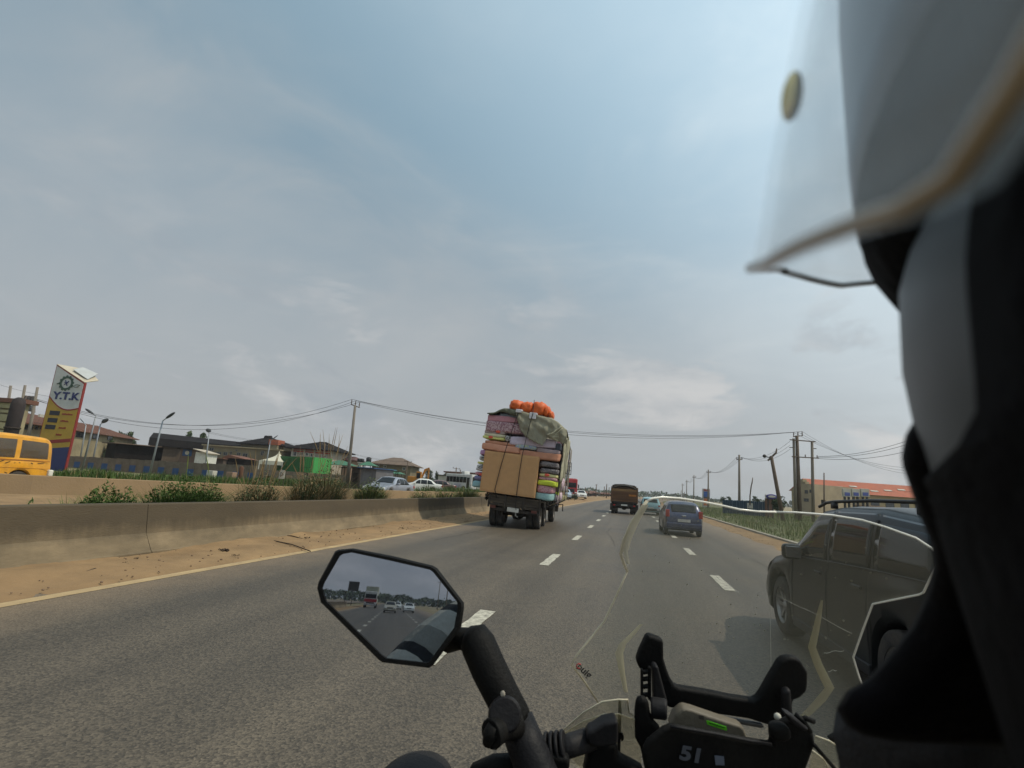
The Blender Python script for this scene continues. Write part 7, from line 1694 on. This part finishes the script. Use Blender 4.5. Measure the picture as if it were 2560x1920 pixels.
MB().tube(na+nb_[:1], .0007, 8).build('visor_rim', rimv, vis, smooth=True); MB().tube(nb_, .0008, 8).build('visor_rim', rimd, vis, smooth=True)
c_ = MB().sphere((0, 0, 0), 1, (.0013, .0013, .0038), 14, 10).build('visor_clip', M('clip_amber', (.62, .46, .14), .25, metal=.8, bump=0), hel, smooth=True); c_.location = CP(1980, 240, .070)-HC
c_.rotation_euler = (0, rad(8), 0)
# chin mount / lower black guard sweeping down in front of the chin
gm = []
Lg = [(1000, 2450), (1010, 2400), (1050, 2350), (1100, 2315), (1150, 2303), (1220, 2325), (1300, 2352), (1347, 2372), (1422, 2378), (1509, 2355), (1587, 2316), (1652, 2264), (1726, 2199), (1755, 2150), (1770, 2124), (1795, 2135), (1812, 2180), (1822, 2300), (1830, 2500)]
rows = []
for y in list(range(1003, 1830, 14)):
    l0 = interp(y, Lg); row = []
    for i in range(16):
        t = i/15; px = lerp(l0, 2750, t**1.3); dz = .010*math.sqrt(max(0, 1-(1-min(1, t*4))**2)); Zc = interp(y, [(1000, .088), (1300, .100), (1500, .118), (1830, .128)]); row.append(CP(px, y, Zc-dz)-HC)
    rows.append(row)
MB().grid(rows).build('chin_guard', hblack, hel, smooth=True, fixn=False, thick=.006)
rd = M('webbing_brown', (.045, .022, .015), .8)
MB().tube([CP(2332, 1010, .086)-HC, CP(2370, 1000, .084)-HC, CP(2425, 1015, .082)-HC], .0022, 8).build('strap', rd, hel, smooth=True)

# ------------------------------------------------------------------ the rider
per = empty('person', (.19, -.42, 0), 0, 'rider in grey and black motorcycle jacket, at the lower right edge and in the mirror', 'person')
jk = M('jacket_grey', (.46, .44, .37), .85, var=.2, scale=10, bump=.3, bscale=60); jb = M('jacket_black', (.016, .015, .016), .8, var=.3, bump=.3, bscale=80); trs = M('trouser_black', (.02, .02, .024), .85, bump=.2); glv = M('glove_black', (.02, .02, .02), .7)
def skin(name, mat, verts, edges, radii, root, sub=2):
    me = bpy.data.meshes.new(name); bm = bmesh.new(); sk = bm.verts.layers.skin.verify(); vs = [bm.verts.new(Vector(v)-per.location) for v in verts]
    for v, r in zip(vs, radii): v[sk].radius = r if isinstance(r, tuple) else (r, r)
    vs[root][sk].use_root = True
    for a, c_ in edges: bm.edges.new((vs[a], vs[c_]))
    bm.to_mesh(me); bm.free(); me.materials.append(mat); o = bpy.data.objects.new(name, me); C.objects.link(o); o.parent = per
    o.modifiers.new('skin', 'SKIN').use_smooth_shade = True; s_ = o.modifiers.new('sub', 'SUBSURF'); s_.levels = s_.render_levels = sub; return o
bv = [(.19, -.42, .92), (.185, -.34, 1.08), (.18, -.22, 1.24), (.172, -.12, 1.37), (.165, -.03, 1.45), (.163, .03, 1.56), (.163, .047, 1.68),
      (.02, -.13, 1.40), (-.10, -.12, 1.385), (-.235, -.03, 1.245), (-.30, .10, 1.08), (-.25, .30, 1.08), (-.215, .43, 1.09),
      (.33, -.13, 1.38), (.43, -.11, 1.355), (.56, .0, 1.20), (.64, .10, 1.07), (.61, .30, 1.08), (.595, .43, 1.09),
      (.08, -.40, .90), (-.03, -.15, .86), (-.06, .06, .80), (-.05, -.05, .52), (-.04, -.18, .30), (-.05, -.02, .26),
      (.30, -.40, .90), (.41, -.15, .86), (.44, .06, .80), (.43, -.05, .52), (.42, -.18, .30), (.43, -.02, .26)]
be = [(0, 1), (1, 2), (2, 3), (3, 4), (4, 5), (5, 6), (3, 7), (7, 8), (8, 9), (9, 10), (10, 11), (11, 12), (3, 13), (13, 14), (14, 15), (15, 16), (16, 17), (17, 18), (0, 19), (19, 20), (20, 21), (21, 22), (22, 23), (23, 24), (0, 25), (25, 26), (26, 27), (27, 28), (28, 29), (29, 30)]
brd = [.16, .155, .165, .13, .06, .058, .085] + [.10, .104, .088, .06, .050, .035]*2 + [.10, .09, .07, .055, .045, .045]*2
skin('body', jb, bv, be, brd, 0)
# jacket shell: torso and sleeves a little outside the body
ji = [1, 2, 3, 7, 8, 9, 10, 11, 13, 14, 15, 16, 17, 0]
jmap = {v: i for i, v in enumerate(ji)}
skin('jacket', jk, [bv[i] for i in ji], [(jmap[a], jmap[c_]) for a, c_ in be if a in jmap and c_ in jmap], [brd[i]*1.09+.004 for i in ji], 0)
# black panels and light stripe across the left sleeve
def ring(p, q, r, w_, mat, name):
    p, q = Vector(p)-per.location, Vector(q)-per.location; d = (q-p).normalized(); MB().tube([p-d*w_/2, p+d*w_/2], r, 24, False).build(name, mat, per, smooth=True)
wt = M('jacket_light', (.34, .33, .29), .8)
A, B = Vector((-.10, -.12, 1.385)), Vector((-.235, -.03, 1.245))
t_ = jk.node_tree; n_ = t_.nodes; l_ = t_.links.new; b_ = principled(jk); src_ = b_.inputs['Base Color'].links[0].from_socket
tc_ = n_.new('ShaderNodeTexCoord'); dp_ = n_.new('ShaderNodeVectorMath'); dp_.operation = 'DOT_PRODUCT'; l_(tc_.outputs['Object'], dp_.inputs[0]); ax = (B-A).normalized(); dp_.inputs[1].default_value = tuple(ax)
o0 = (A-per.location).dot(ax); rp_ = n_.new('ShaderNodeValToRGB'); mr_ = n_.new('ShaderNodeMapRange'); l_(dp_.outputs['Value'], mr_.inputs[0]); mr_.inputs[1].default_value = o0-.10; mr_.inputs[2].default_value = o0+.30
l_(mr_.outputs[0], rp_.inputs[0]); cr_ = rp_.color_ramp; cr_.interpolation = 'CONSTANT'; cr_.elements[0].color = (0, 0, 0, 1); cr_.elements[1].position = .98; cr_.elements[1].color = (0, 0, 0, 1)
for p_, v_ in ((.20, 1.0), (.27, 0), (.42, .5), (.55, 1.0), (.61, 0), (.80, 1.0), (.86, 0)): e_ = cr_.elements.new(p_); e_.color = (v_, v_, v_, 1)
sp_ = n_.new('ShaderNodeMix'); sp_.data_type = 'RGBA'; l_(rp_.outputs[0], sp_.inputs[0]); l_(src_, sp_.inputs[6]); sp_.inputs[7].default_value = (.02, .02, .02, 1); l_(sp_.outputs[2], b_.inputs['Base Color'])
for s, base_ in ((-1, Vector((-.215, .455, 1.085))), (1, Vector((.595, .455, 1.085)))):
    # gloved hand: palm with four fingers and a thumb curled round the grip
    vs = [base_-per.location*0+Vector((0, -.03, .015)), base_+Vector((0, .02, .025))]; es_ = [(0, 1)]; rs = [.032, .030]
    for k in range(4):
        x = (-.033+.022*k)*1.0; i0 = len(vs); L_ = (.85, 1.0, 1.05, .95)[k]
        vs += [base_+Vector((x, .035, .030)), base_+Vector((x, .035+.028*L_, .018)), base_+Vector((x, .035+.026*L_, -.012)), base_+Vector((x, .030+.008*L_, -.024))]; rs += [.0105, .010, .0095, .009]; es_ += [(1, i0), (i0, i0+1), (i0+1, i0+2), (i0+2, i0+3)]
    i0 = len(vs); vs += [base_+Vector((-s*.035, .0, .005)), base_+Vector((-s*.042, .022, -.012)), base_+Vector((-s*.036, .040, -.022))]; rs += [.013, .011, .010]; es_ += [(0, i0), (i0, i0+1), (i0+1, i0+2)]
    skin('glove', glv, vs, es_, rs, 0, 1)
# shoulder bulk at the lower right of the picture
rows = []
for y in range(1816, 2100, 20):
    l0 = interp(y, [(1810, 2160), (1822, 2135), (1850, 2132), (1900, 2140), (2100, 2150)]); rows.append([CP(lerp(l0, 2800, i/12), y-30*(i/12)-(0 if i else 0), .20-.03*math.sin(math.pi*min(1, i/6)/2))-per.location for i in range(13)])
MB().grid(rows).build('jacket_collar', jb, per, smooth=True, fixn=False, thick=.02)

# ------------------------------------------------------------------ air
hb_ = MB().box(-2400, 2400, -2400, 3900, -1.1, 16).build('haze', bpy.data.materials.new('haze_air'), None, fixn=True); tag(hb_, kind='stuff', label='thin warm haze in the air', cat='haze')
hm = hb_.data.materials[0]; hm.use_nodes = True; t = hm.node_tree; t.nodes.clear(); o_ = t.nodes.new('ShaderNodeOutputMaterial'); v_ = t.nodes.new('ShaderNodeVolumePrincipled'); v_.inputs['Color'].default_value = (.86, .88, .90, 1); v_.inputs['Density'].default_value = .00045; v_.inputs['Anisotropy'].default_value = .3; t.links.new(v_.outputs[0], o_.inputs['Volume'])
